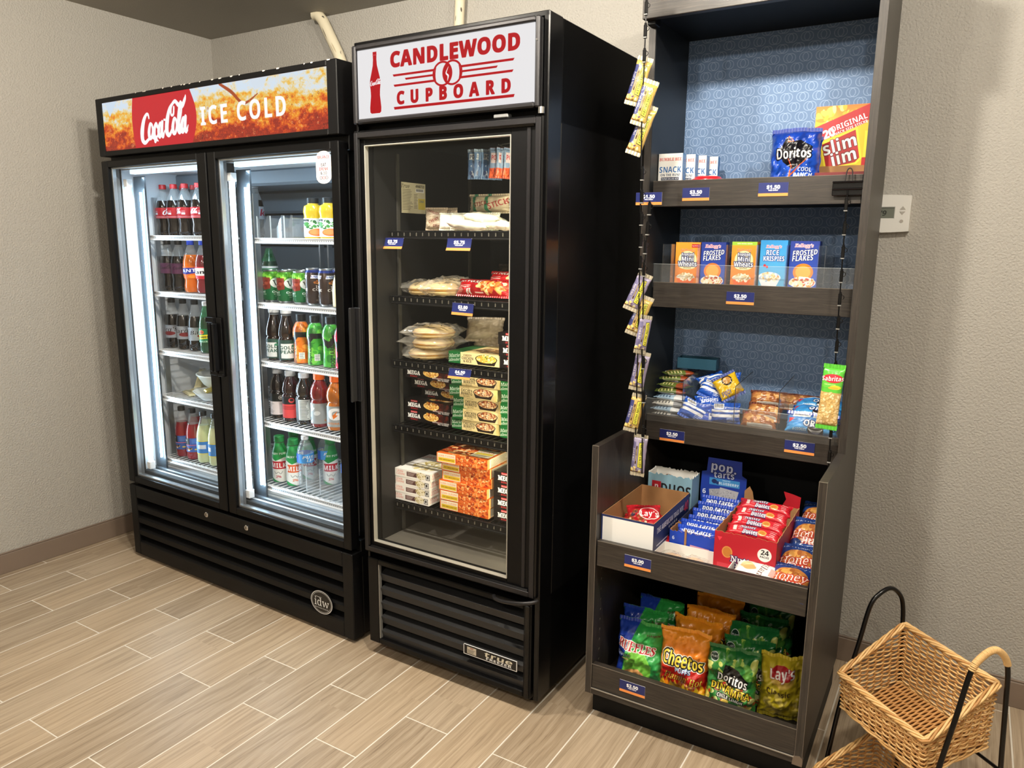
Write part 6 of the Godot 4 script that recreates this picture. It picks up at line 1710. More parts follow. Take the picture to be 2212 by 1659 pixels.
func bar_tray() -> void:
	var y0 := 0.8465
	# left compartment: a pile of bars
	var pal := []
	for e in [["e4e2da", "8a8c90", "2c2e34"], ["a8c4dc", "e4e8ec", "3a5a80"], ["5a6a2c", "8a3c1c", "e0d0a0"]]:
		var a := Art.new(256, 96, e[0])
		a.rect(0, 60, 256, 26, e[1]).lines(14, 10, 90, 5, 9, e[2], 3).dabs(180, 40, 56, 30, [e[1], e[2], "c88c4c"], 14, 6, 14).bars(200, 10, 44, 44)
		pal.append(print_mat("bar%d" % pal.size(), a, 0.35))
	var bars := [[0.075, 0.004, -0.40, 0, "white and grey wrapped bar lying lowest at the front"], [0.075, 0.022, -0.405, 1, "pale blue wrapped bar second from the bottom at the front"], [0.078, 0.040, -0.41, 0, "white wrapped bar third from the bottom of the pile"], [0.08, 0.058, -0.415, 1, "pale blue wrapped bar with orange spot, fourth up"], [0.075, 0.076, -0.43, 2, "green and brown granola bar in the middle of the pile"], [0.08, 0.093, -0.44, 2, "green and brown granola bar above the middle"], [0.072, 0.110, -0.47, 2, "brown wrapped bar near the top of the pile"], [0.08, 0.127, -0.48, 2, "brown wrapped bar leaning at the pile's top"]]
	for k in bars.size():
		var e: Array = bars[k]
		var o := solo("snack_bar", e[4] + " in the left compartment", "snack bar", "S", V(e[0], y0 + e[1] + 0.008, e[2]), pouch(0.05, 0.108, 0.018, 210 + k, 0.009, 0.08), pal[e[3]], 0.0, "bars piled in the left compartment")
		o.rotation = V(-PI / 2, 0, 0) + V(0.0, PI / 2 + [0.05, -0.06, 0.1, 0.0, 0.25, -0.15, 0.35, 0.6][k], 0)
		o.position += o.basis * V(0, -0.054, 0)
	var tb := thing("empty_carton", "dark teal open carton lid lying on top at the back of the bar pile", "carton", "S", V(0.13, y0 + 0.152, -0.51), 0.1)
	part(tb, "carton_wall", G.new().bx(V(-0.062, 0, 0.028), V(0.062, 0.034, 0.030), 0.0005).bx(V(-0.062, 0, -0.03), V(0.062, 0.034, -0.028), 0.0005).bx(V(-0.062, 0, -0.03), V(-0.060, 0.034, 0.03), 0.0005).bx(V(0.06, 0, -0.03), V(0.062, 0.034, 0.03), 0.0005).mesh(), mat("1c4a60", 0.4))
	part(tb, "carton_floor", box(V(-0.061, 0, -0.029), V(0.061, 0.003, 0.029), 0), mat("2c5a70", 0.5))
	# second compartment: blue and white treats
	var a := Art.new(200, 128, "1c54b8")
	a.rect(0, 40, 200, 44, "eceef2").rect(0, 54, 200, 12, "1c54b8").bars(20, 6, 70, 30).lines(110, 88, 70, 4, 8, "d0daec", 3)
	var rk1 := foil_print("treat", a)
	a = Art.new(200, 128, "1c4cb4")
	a.text("Rice", 70, 30, 24, "ffffff", "b", 0.9, 0.5, 0.1, -0.1).text("Krispies", 96, 58, 28, "ffffff", "b", 0.9, 0.5, 0.1, -0.1).rect(110, 74, 70, 40, "e4e8f0").bars(116, 78, 56, 32)
	var rk2 := foil_print("treat_face", a)
	var spots := [[0.20, 0.010, -0.40, V(-1.45, 0.3, 0), rk2, "lowest at the front"], [0.235, 0.030, -0.41, V(-1.2, -0.5, 0.2), rk1, "slanting across the front"], [0.20, 0.048, -0.42, V(-0.9, 0.4, 0.1), rk2, "rounded face forward in the middle"], [0.262, 0.012, -0.375, V(-0.1, 0.2, 0.05), rk1, "upright against the divider"], [0.20, 0.082, -0.45, V(-0.6, 0.4, -0.45), rk1, "striped and tilted near the top"], [0.235, 0.105, -0.48, V(-0.5, -0.3, 0.3), rk2, "topmost at the back"], [0.185, 0.105, -0.49, V(-0.9, 0.2, 0.5), rk1, "high at the back left"], [0.165, 0.02, -0.375, V(-0.35, 0.6, -0.5), rk1, "white end forward by the left divider"]]
	for k in spots.size():
		var e: Array = spots[k]
		var o := solo("treat_packet", "blue and white treat packet, %s" % e[5], "snack packet", "S", V(e[0], y0 + e[1] + 0.012, e[2]), pouch(0.085, 0.066, 0.03, 230 + k, 0.009, 0.10), [e[4], rk1, rk1], 0.0, "blue and white treats in the second compartment")
		o.rotation = e[3]
		o.position += o.basis * V(0, -0.033, 0)
		o.position.y = maxf(o.position.y, y0 + 0.012)
	a = Art.new(200, 128, "d8b01c")
	a.ell(110, 40, 44, 26, "2c2418").ell(110, 40, 34, 18, "b8863c").text("ENJOY", 60, 94, 22, "3a4ab0", "b", 0.9)
	var ye := solo("treat_packet", "yellow cookie packet tipped on top of the blue and white treats", "snack packet", "S", V(0.275, y0 + 0.085, -0.42), pouch(0.075, 0.085, 0.028, 250, 0.009, 0.12), [foil_print("yellow_pack", a), mat("1c3a8a", 0.35), mat("1c3a8a", 0.35)], 0.0)
	ye.rotation = V(-0.45, 0.2, 0.55)
	# third compartment: cookies in clear film
	a = Art.new(200, 128, "a8683c")
	a.dabs(100, 70, 90, 50, ["c08448", "8a5028", "d8a86c", "9a5c30"], 50, 8, 20).rect(0, 0, 200, 30, "5a2c1c").text("DUNKERS", 110, 16, 15, "e8d8c4", "b", 1.0).ell(30, 20, 14, 10, "c02c3c").rect(40, 100, 140, 22, "e0ddd6")
	var ck := foil_print("cookie", a)
	for k in 4:
		var o := solo("cookie_packet", "brown cookie packet in clear film in the third compartment, %s" % ["lowest at the front", "second at the front", "higher at the back", "behind the right divider"][k], "cookie packet", "S", V([0.355, 0.362, 0.365, 0.45][k], y0 + [0.006, 0.03, 0.06, 0.05][k], [-0.385, -0.40, -0.45, -0.50][k]), pouch(0.105, 0.062, 0.04, 260 + k, 0.009, 0.1), ck, [0.05, -0.1, 0.15, 0.0][k], "brown cookie packets")
		o.rotate_object_local(Vector3.RIGHT, -0.75)
	# right compartment: blue sandwich-cookie packs
	a = Art.new(320, 150, "2c8ad0")
	a.grad(0, 150, "2c6cc0", "48a8e0").rect(0, 0, 320, 34, "1c3c9c").rect(40, 6, 110, 40, "e6eaf0").rect(166, 6, 110, 40, "e6eaf0").bars(44, 8, 100, 36).lines(172, 12, 96, 4, 8, "4a5468", 3).poly([hull([14, 50, 52, 54, 18, 82])], "d8283c")
	a.ell(190, 112, 50, 34, "241c1c").ell(190, 108, 44, 22, "f2f2f2").ell(190, 98, 50, 22, "241c1c").text("OREO", 184, 82, 34, "ffffff", "b", 1.15, 0.5, 0, 0.04, [[10, "14306c"]]).text("6 COOKIES", 92, 118, 12, "e8f0f8", "b")
	var oreo := foil_print("oreo", a)
	var ob := coat(mat("1c3c9c", 0.3), 0.4, 0.2)
	for k in 3:
		var o := solo("cookie_packet", "blue sandwich cookie packet in the right compartment, %s" % ["front one, facing out", "lying behind the front one", "topmost at the back"][k], "cookie packet", "S", V([0.503, 0.505, 0.51][k], y0 + [0.004, 0.045, 0.062][k], [-0.385, -0.415, -0.455][k]), pouch(0.145, 0.075, 0.045, 270 + k, 0.010, 0.08), [oreo, ob, ob], [0.02, -0.04, 0.03][k], "blue sandwich cookie packets")
		o.rotate_object_local(Vector3.RIGHT, [-0.55, -1.2, -1.25][k])

func hanging_bars() -> void:
	var mk := func(key: String, base: String, side: String, cap: String) -> StandardMaterial3D:
		var a := Art.new(110, 330, base)
		a.rect(0, 0, 110, 22, cap).rect(0, 60, 26, 200, side).text("Fruit & Nut", 13, 160, 14, "f0ead8", "r", 1.0, 0.5, 0, PI / 2)
		a.rect(30, 90, 12, 140, "4a3424").text("CRUNCHY GRANOLA", 36, 160, 7, "e8d8b8", "b", 1.0, 0.5, 0, PI / 2)
		a.poly([hull([50, 62, 84, 56, 92, 262, 52, 256])], "1c1c14").poly([hull([53, 66, 82, 60, 89, 258, 55, 252])], "e0d84c").text("NATURE VALLEY", 71, 159, 17, "1c2a14", "b", 1.0, 0.5, 0, PI / 2)
		a.dabs(36, 290, 40, 34, ["f0dc8c", "c89c4c", "8a5c2c", "f4ecc0", "5a3c70"], 26, 5, 14)
		return foil_print(key, a)
	var gold: StandardMaterial3D = mk.call("bar_gold", "c2a256", "3a3e72", "d8c9a4")
	var lilac: StandardMaterial3D = mk.call("bar_lilac", "978ea6", "6c668a", "c2bcc8")
	var foil := coat(mat("c8bfa8", 0.3, 0.3), 0.3)
	var L := [[0.066, 1.868, 0.032, 1.748, gold, "highest on the left clip strip"], [0.090, 1.808, 0.055, 1.694, gold, "second from the top on the left clip strip"], [0.084, 1.748, 0.040, 1.622, gold, "third from the top on the left clip strip"], [0.096, 1.310, 0.054, 1.209, lilac, "just below the long gap on the left strip, violet edged"], [0.098, 1.249, 0.058, 1.140, gold, "second below the long gap on the left strip"], [0.108, 1.197, 0.088, 1.092, lilac, "third below the long gap, half turned"], [0.096, 1.096, 0.077, 0.985, lilac, "upper of the three beside the lilac ones"], [0.094, 0.977, 0.070, 0.868, gold, "gold one between two lilac bars near the bottom"], [0.100, 0.862, 0.092, 0.738, lilac, "lowest on the left clip strip"]]
	for k in L.size():
		var e: Array = L[k]
		var top := V(e[0], e[1], -0.107)
		var foot := V(e[2], e[3], -0.107 + 0.012 * (k % 2))
		var h := top.distance_to(foot)
		var o := solo("granola_bar", "%s wrapped oat bar, %s" % ["gold" if e[4] == gold else "lilac", e[5]], "granola bar", "S", foot, pouch(0.041, h, 0.017, 300 + k, 0.011, 0.07), [e[4], foil, foil], 0.0, "wrapped oat bars on the clip strip")
		o.rotation = V(0, [0.35, 0.55, 0.4, 0.5, 0.4, 1.0, 0.3, 0.5, 0.15][k], atan2(foot.x - top.x, top.y - foot.y))
	var a := Art.new(150, 520, "5cbe3c")
	a.grad(0, 180, "4cb432", "6ccc48").ell(75, 110, 70, 34, "c81c2c").ell(75, 110, 64, 28, "d8283a").text("Sabritas", 75, 112, 34, "ffffff", "b", 0.82, 0.5, 0.1, -0.06, [[3, "a81420"]]).ell(100, 178, 40, 16, "f0dc3c").ell(84, 184, 36, 10, "e8b83c").text("CACAHUATES", 60, 158, 9, "f4f4c0", "b")
	a.rect(0, 220, 150, 270, "c8a468")
	for k in 150:
		var x := a.rng.randf() * 150
		var y := 226 + a.rng.randf() * 256
		var r := a.rng.randf() * PI
		a.ell(x, y, 15, 10, "b0843c", r).ell(x - 1, y - 1.5, 13.5, 8.6, ["ecd29a", "e4c484", "f2dcae", "dcb874"][k % 4], r)
	a.rect(0, 486, 150, 34, "54b43a")
	var o := solo("peanut_bag", "green and clear peanut bag hanging on the right clip strip", "snack bag", "S", V(0.556, 0.902, -0.285), pouch(0.054, 0.180, 0.022, 320, 0.012, 0.05), [foil_print("nuts", a), mat("54b43a", 0.3), mat("5cc03e", 0.3)], 0.12)
	o.rotate_object_local(Vector3.BACK, -0.05)

# an open carton: printed outside, board inside; torn = how ragged the rim is
func open_carton(t: Node3D, w: float, h: float, d: float, mats: Array, inner: Material, sd := 0, torn := 0.0) -> void:
	var rng := RandomNumberGenerator.new()
	rng.seed = sd + 1
	var names := ["front_wall", "right_wall", "back_wall", "left_wall"]
	for k in 4:
		var b := Basis(Vector3.UP, k * PI / 2)
		var wd: float = w if k % 2 == 0 else d
		var off: float = (d if k % 2 == 0 else w) / 2
		var q := PackedVector2Array([Vector2(-wd / 2, 0), Vector2(wd / 2, 0)])
		var n := 26
		for j in n + 1: q.append(Vector2(wd / 2 - wd * j / n, h + (rng.randf_range(-1, 1) * torn if torn > 0 else 0.0)))
		var f := G.new()
		var s := G.new()
		s.slab(q, -0.0018, 0)
		var tri := Geometry2D.triangulate_polygon(q)
		for p in q: f.pt(V(p.x, p.y, 0.0004), Vector3.BACK, Vector2(p.x / wd + 0.5, 1 - p.y / h))
		for j in range(0, tri.size(), 3): f.tri_ix(tri[j], tri[j + 1], tri[j + 2])
		var o := part(t, names[k], G.join([f, s]), [mats[k], inner])
		o.transform = Transform3D(b, b * V(0, 0, off))
	part(t, "carton_floor", box(V(-w / 2, 0.0002, -d / 2), V(w / 2, 0.002, d / 2), 0), inner)

func carton_tray() -> void:
	var y := 0.5015
	# trail mix carton
	var a := Art.new(220, 180, "f0efec")
	a.rect(0, 0, 220, 8, "1c2a5c").rect(0, 0, 6, 180, "1c2a5c").text("301039", 110, 122, 11, "3a3a3a", "m", 1.0, 0.5, 0, PI).rect(0, 148, 220, 1, "c8c6c0")
	var fm := print_mat("lays_front", a, 0.6)
	a = Art.new(440, 180, "1c2a5c")
	a.text("THE AMERICAN TRAIL MIX", 200, 40, 22, "e8e8ee", "b", 0.85).text("* * * * *", 230, 70, 20, "e8e8ee", "b").text("40", 400, 44, 40, "d83c50", "b").lines(40, 96, 150, 4, 14, "c8cce0", 5).lines(230, 96, 120, 4, 14, "8a92b8", 4).ell(60, 158, 44, 22, "c8202c").text("Lay's", 60, 158, 20, "ffffff", "b", 0.9, 0.5, 0.1).ell(150, 158, 30, 18, "c8202c")
	var sm := print_mat("lays_side", a, 0.5)
	var t := thing("display_carton", "open brown cardboard carton with white front on the lower tray", "carton", "S", V(0.099, y, -0.185))
	open_carton(t, 0.156, 0.134, 0.31, [fm, sm, mat("1c2a5c", 0.5), mat("1c2a5c", 0.5)], M.kraft, 3)
	a = Art.new(200, 200, "b81c28")
	a.dabs(60, 120, 60, 60, ["8a4a2c", "3a3048", "d8b070", "c86a50", "e8dcc0"], 44, 6, 14).ell(130, 90, 62, 46, "f2ece8").ell(130, 90, 56, 40, "c8202c").text("Lay's", 130, 92, 38, "ffffff", "b", 0.9, 0.5, 0.1)
	var pk := foil_print("lays_pack", a)
	for k in 3:
		var o := solo("trail_mix_packet", "red trail mix packet inside the brown open carton, %s" % ["on top", "underneath at the left", "underneath at the right"][k], "snack packet", "S", V([0.105, 0.075, 0.125][k], y + [0.095, 0.062, 0.064][k], [-0.15, -0.14, -0.15][k]), pouch(0.10, 0.11, 0.03, 330 + k, 0.010, 0.1), [pk, mat("b81c28", 0.3), mat("b81c28", 0.3)], 0.0, "red trail mix packets")
		o.rotation = V(-1.15, [0.3, -0.2, 0.5][k], 0.15)
		o.position += o.basis * V(0, -0.05, 0)
		o.position.y = maxf(o.position.y, y + 0.02)
	# light blue torn carton behind it
	a = Art.new(220, 240, "8ab4c8")
	a.rect(20, 34, 46, 46, "b01c2c").text("n", 43, 56, 26, "f0e8e8", "b").text("DUOS", 140, 62, 44, "16181c", "b", 0.95).rect(10, 100, 200, 60, "a8c8d8").dabs(110, 190, 80, 40, ["d8b070", "e8e0c8", "8a5a3c"], 20, 8, 22)
	var dm := print_mat("duos", a, 0.5)
	t = thing("display_carton", "light blue carton with a torn rim behind the brown carton", "carton", "S", V(0.109, y, -0.388))
	open_carton(t, 0.142, 0.176, 0.075, [dm, mat("8ab4c8", 0.5), mat("8ab4c8", 0.5), mat("8ab4c8", 0.5)], M.paper_white, 8, 0.004)
	# blueberry pastry display with its raised header
	a = Art.new(240, 240, "1c3a9c")
	a.text("pop.", 118, 44, 46, "c8d0e4", "b", 1.05, 0.5, 0, 0.05, [[7, "101c5c"]]).text("tarts", 122, 84, 34, "c8d0e4", "b", 1.0, 0.5, 0, -0.05, [[6, "101c5c"]]).rect(46, 106, 160, 38, "3c8ac8").ell(72, 124, 14, 12, "1c2a5c").ell(90, 130, 10, 9, "22346c").text("FROSTED", 136, 114, 7, "dce8f4", "b").text("BLUEBERRY", 148, 130, 14, "dce8f4", "b").text("6", 20, 186, 26, "e8ecf4", "b")
	a.poly([hull([46, 170, 110, 158, 108, 226, 52, 218])], "a8a8ac").poly([hull([104, 152, 204, 162, 186, 238, 100, 226])], "b8b8bc").dabs(80, 190, 28, 24, ["8c8c94", "d0d0d4", "70707c"], 40, 1, 3).dabs(146, 194, 40, 30, ["8c8c94", "d0d0d4", "70707c"], 60, 1, 3)
	var pm := print_mat("tart_head", a, 0.45)
	a = Art.new(240, 160, "1f44b4")
	a.text("pop.tarts", 120, 34, 30, "e8ecf4", "b", 0.95, 0.5, 0, 0, [[6, "102070"]]).poly([hull([30, 70, 220, 60, 214, 110, 36, 116])], "d0d4dc").rect(60, 54, 100, 12, "3c8ac8").bars(180, 120, 40, 26)
	var tp := foil_print("tart_pack", a)
	t = thing("display_carton", "blue pastry carton with a tall stepped header reading blueberry", "carton", "S", V(0.257, y, -0.315))
	open_carton(t, 0.134, 0.092, 0.215, [mat("1c3a9c", 0.45), mat("1c3a9c", 0.45), mat("1c3a9c", 0.45), mat("1c3a9c", 0.45)], mat("2c2c34", 0.7), 5)
	part(t, "header_card", G.new().slab(hull([-0.068, 0.09, 0.068, 0.09, 0.071, 0.15, 0.071, 0.182, 0.056, 0.19, 0.054, 0.234, -0.05, 0.234, -0.053, 0.19, -0.068, 0.186, -0.070, 0.13]), -0.002, 0.0, V(0, 0, -0.104)).mesh(), pm)
	part(t, "header_flap", box(V(-0.05, 0.086, -0.103), V(0.05, 0.10, -0.09), 0.001), mat("101c5c", 0.5))
	for k in 4:
		var o := solo("pastry_packet", "blue pastry packet in the header carton, %s" % ["nearest the front", "second row", "third row", "rearmost"][k], "snack packet", "S", V(0.257, y + 0.012 + 0.008 * k, -0.225 - 0.045 * k), pouch(0.118, 0.095, 0.022, 340 + k, 0.010, 0.07), [tp, mat("1f44b4", 0.3), mat("1f44b4", 0.3)], 0.03 * (k % 2), "blue pastry packets")
		o.rotate_object_local(Vector3.RIGHT, -0.62)
	# second pastry carton, torn open at the front
	a = Art.new(240, 160, "1c44b8")
	a.text("6", 20, 40, 18, "e8ecf4", "b").rect(180, 60, 14, 90, "1638a0").lines(186, 70, 30, 6, 14, "dce4f4", 5).poly([hull([110, 60, 210, 66, 196, 120, 104, 118])], "d8a0b0")
	var sm2 := print_mat("tart_red", a, 0.45)
	t = thing("display_carton", "low blue pastry carton torn open, before the header carton", "carton", "S", V(0.255, y, -0.17))
	open_carton(t, 0.132, 0.088, 0.075, [sm2, mat("1c44b8", 0.45), mat("1c44b8", 0.45), mat("1c44b8", 0.45)], M.kraft, 9, 0.003)
	part(t, "tear_strip", box(V(-0.022, 0.02, 0.038), V(-0.016, 0.098, 0.041), 0.0006), M.kraft)
	a = Art.new(200, 140, "1c44b8")
	a.text("pop.tarts", 100, 20, 24, "e8ecf4", "b", 0.95, 0.5, 0, 0, [[5, "102070"]]).poly([hull([10, 40, 120, 44, 190, 70, 20, 70])], "c8283c").poly([hull([10, 70, 190, 74, 180, 104, 16, 100])], "d8c8c4").dabs(100, 88, 80, 12, ["c86a7c", "e8dcd8", "b84c60"], 30, 2, 4).text("tarts", 40, 122, 20, "e8ecf4", "b")
	var sp := foil_print("tart_red_pack", a)
	for k in 2:
		var o := solo("pastry_packet", "blue strawberry pastry packet in the torn carton, %s" % ["front one", "rear one"][k], "snack packet", "S", V(0.258, y + 0.012 + 0.008 * k, -0.145 - 0.028 * k), pouch(0.118, 0.088, 0.02, 350 + k, 0.010, 0.07), [sp, mat("1c44b8", 0.3), mat("1c44b8", 0.3)], 0.0, "strawberry pastry packets")
		o.rotate_object_local(Vector3.RIGHT, -0.35)
	# red peanut-cookie carton
	a = Art.new(320, 256, "b81c2c")
	a.poly([hull([14, 30, 40, 30, 26, 54])], "e83c4c").ell(70, 112, 28, 34, "d8944c").ell(70, 112, 22, 28, "c47c34").text("Nutter", 164, 146, 34, "f4f0ec", "fb", 0.95, 0.5, 0, 0.03, [[8, "3a2a5c"]]).text("Butter", 180, 188, 38, "f4f0ec", "fb", 0.95, 0.5, 0, 0.03, [[8, "3a2a5c"]]).ell(262, 86, 36, 38, "f2f0ec").text("24", 262, 72, 28, "1c1c1c", "b").text("PACKS", 262, 98, 11, "1c1c1c", "b").rect(20, 180, 70, 40, "c83c48").lines(250, 190, 40, 3, 12, "8a0c18", 5)
	var nf := print_mat("nut_front", a, 0.45)
	var rd := mat("b01a28", 0.45)
	t = thing("display_carton", "red peanut cookie carton with torn flaps on the lower tray", "carton", "S", V(0.407, y, -0.255))
	open_carton(t, 0.163, 0.125, 0.305, [nf, rd, rd, rd], M.kraft, 12, 0.0025)
	part(t, "torn_flap", G.new().slab(hull([-0.08, 0.12, -0.05, 0.12, -0.056, 0.15, -0.066, 0.166, -0.08, 0.15]), -0.002, 0, V(0, 0, -0.151)).mesh(), M.kraft)
	part(t, "torn_flap", G.new().slab(hull([0.03, 0.12, 0.081, 0.12, 0.083, 0.158, 0.06, 0.164, 0.034, 0.168, 0.042, 0.146]), -0.002, 0, V(0, 0, -0.151)).mesh(), rd)
	a = Art.new(320, 76, "c4202e")
	a.text("Nutter", 130, 24, 20, "f4f0ec", "fb", 1.05, 0.5, 0, 0, [[5, "3a2a5c"]]).text("Butter", 150, 50, 20, "f4f0ec", "fb", 1.05, 0.5, 0, 0, [[5, "3a2a5c"]]).ell(220, 44, 26, 15, "d89a50").ell(220, 44, 18, 10, "c07c34").rect(40, 20, 22, 30, "e4ccc8").lines(262, 20, 40, 4, 10, "e8b0b0", 3).lines(70, 22, 26, 3, 10, "e8b0b0", 3)
	var np := foil_print("nut_pack", a)
	for k in 5:
		var o := solo("cookie_packet", "red peanut cookie packet in the red carton, %s" % ["nearest the front, upside down", "second from the front", "third from the front", "fourth from the front", "rearmost"][k], "cookie packet", "S", V(0.405, y + 0.078 + 0.011 * k, -0.128 - 0.046 * k), pouch(0.150, 0.050, 0.03, 360 + k, 0.007, 0.05), [np, rd, rd], 0.0, "red peanut cookie packets")
		o.rotation = V(-1.15, 0, PI if k == 0 else 0.0)
		if k == 0: o.position += V(0, 0.02, -0.03)
	# white tray of wrapped pastries at the front
	t = thing("paper_tray", "low white paper tray at the front of the lower tray", "tray", "S", V(0.280, y, -0.083))
	open_carton(t, 0.205, 0.052, 0.085, [M.paper_white, M.paper_white, M.paper_white, M.paper_white], M.paper_white, 15)
	for k in 2:
		var c := thing("wrapped_pastry", "pale pastry in clear film in the white tray, %s" % ["left one", "right one"][k], "pastry", "S", V(0.215 + 0.062 * k, y + 0.006, -0.083), 0.3 * k, "film-wrapped pastries")
		part(c, "pastry", G.new().lathe([[0.0, 0.0], [0.03, 0.002], [0.034, 0.012], [0.027, 0.024], [0.0, 0.03]], 18).mesh(), mat("d8b48c", 0.6))
		var f := part(c, "film", pouch(0.085, 0.075, 0.034, 372 + k, 0.008, 0.2), M.wrap_film)
		f.rotation.x = -PI / 2
		f.position = V(0, 0.017, 0.036)
	a = Art.new(256, 160, "ecebe6")
	a.ell(70, 76, 44, 24, "e0bc84").ell(62, 62, 36, 20, "ecd09c").ell(88, 90, 40, 20, "d8ac70").text("Milano", 168, 84, 38, "5a2c24", "f", 0.9, 0.5, 0.2, PI / 2 + 0.1).rect(210, 60, 30, 60, "e4a8a0").poly([hull([226, 130, 256, 120, 256, 160, 214, 160])], "e88a3c")
	var mi := solo("cookie_packet", "white packet with pale biscuits lying at the front edge of the lower tray", "cookie packet", "S", V(0.445, y + 0.040, 0.0), pouch(0.115, 0.085, 0.026, 380, 0.010, 0.08), [foil_print("milano", a), M.paper_white, M.paper_white], 0.0)
	mi.rotation = V(-1.4, -0.12, 0.05)
	mi.position.z += -0.03
	# honey buns at the right
	a = Art.new(200, 230, "1c3878")
	a.ell(105, 108, 92, 60, "b87438").dabs(105, 104, 78, 44, ["c8843c", "a8602c", "d89c50"], 40, 10, 22).text("Honey", 96, 112, 46, "f4ece0", "f", 0.95, 0.5, 0.25, -0.15, [[9, "b02c1c"]]).text("Bun", 118, 152, 44, "f4ece0", "f", 0.95, 0.5, 0.25, -0.15, [[9, "b02c1c"]]).rect(0, 176, 200, 54, "1c4a98").text("Glazed", 100, 204, 22, "e8eef6", "b", 0.9, 0.5, 0.1).text("Mrs. Freshley's", 90, 26, 22, "d8e0ee", "f", 0.9, 0.5, 0.2)
	var hb := foil_print("honey", a)
	var hp := [[0.538, 0.088, -0.43, -1.0, "rearmost, top edge only"], [0.538, 0.078, -0.30, -0.95, "upper one with its lettering showing"], [0.535, 0.052, -0.155, -1.0, "lower one with its lettering showing"], [0.532, 0.03, -0.06, -1.2, "flat at the front corner"], [0.536, 0.02, -0.22, -1.3, "underneath in the stack"]]
	for k in 5:
		var o := solo("bun_packet", "blue and brown honey bun packet, %s" % hp[k][4], "bun packet", "S", V(hp[k][0], y + hp[k][1], hp[k][2]), pouch(0.102, 0.128, 0.036, 390 + k, 0.010, 0.08), [hb, mat("1c3878", 0.3), mat("1c3878", 0.3)], 0.0, "honey bun packets")
		o.rotation = V(hp[k][3], 0.06 * (k % 3) - 0.05, 0)
		o.position += o.basis * V(0, -0.06, 0)
		o.position.y = maxf(o.position.y, y + 0.019)

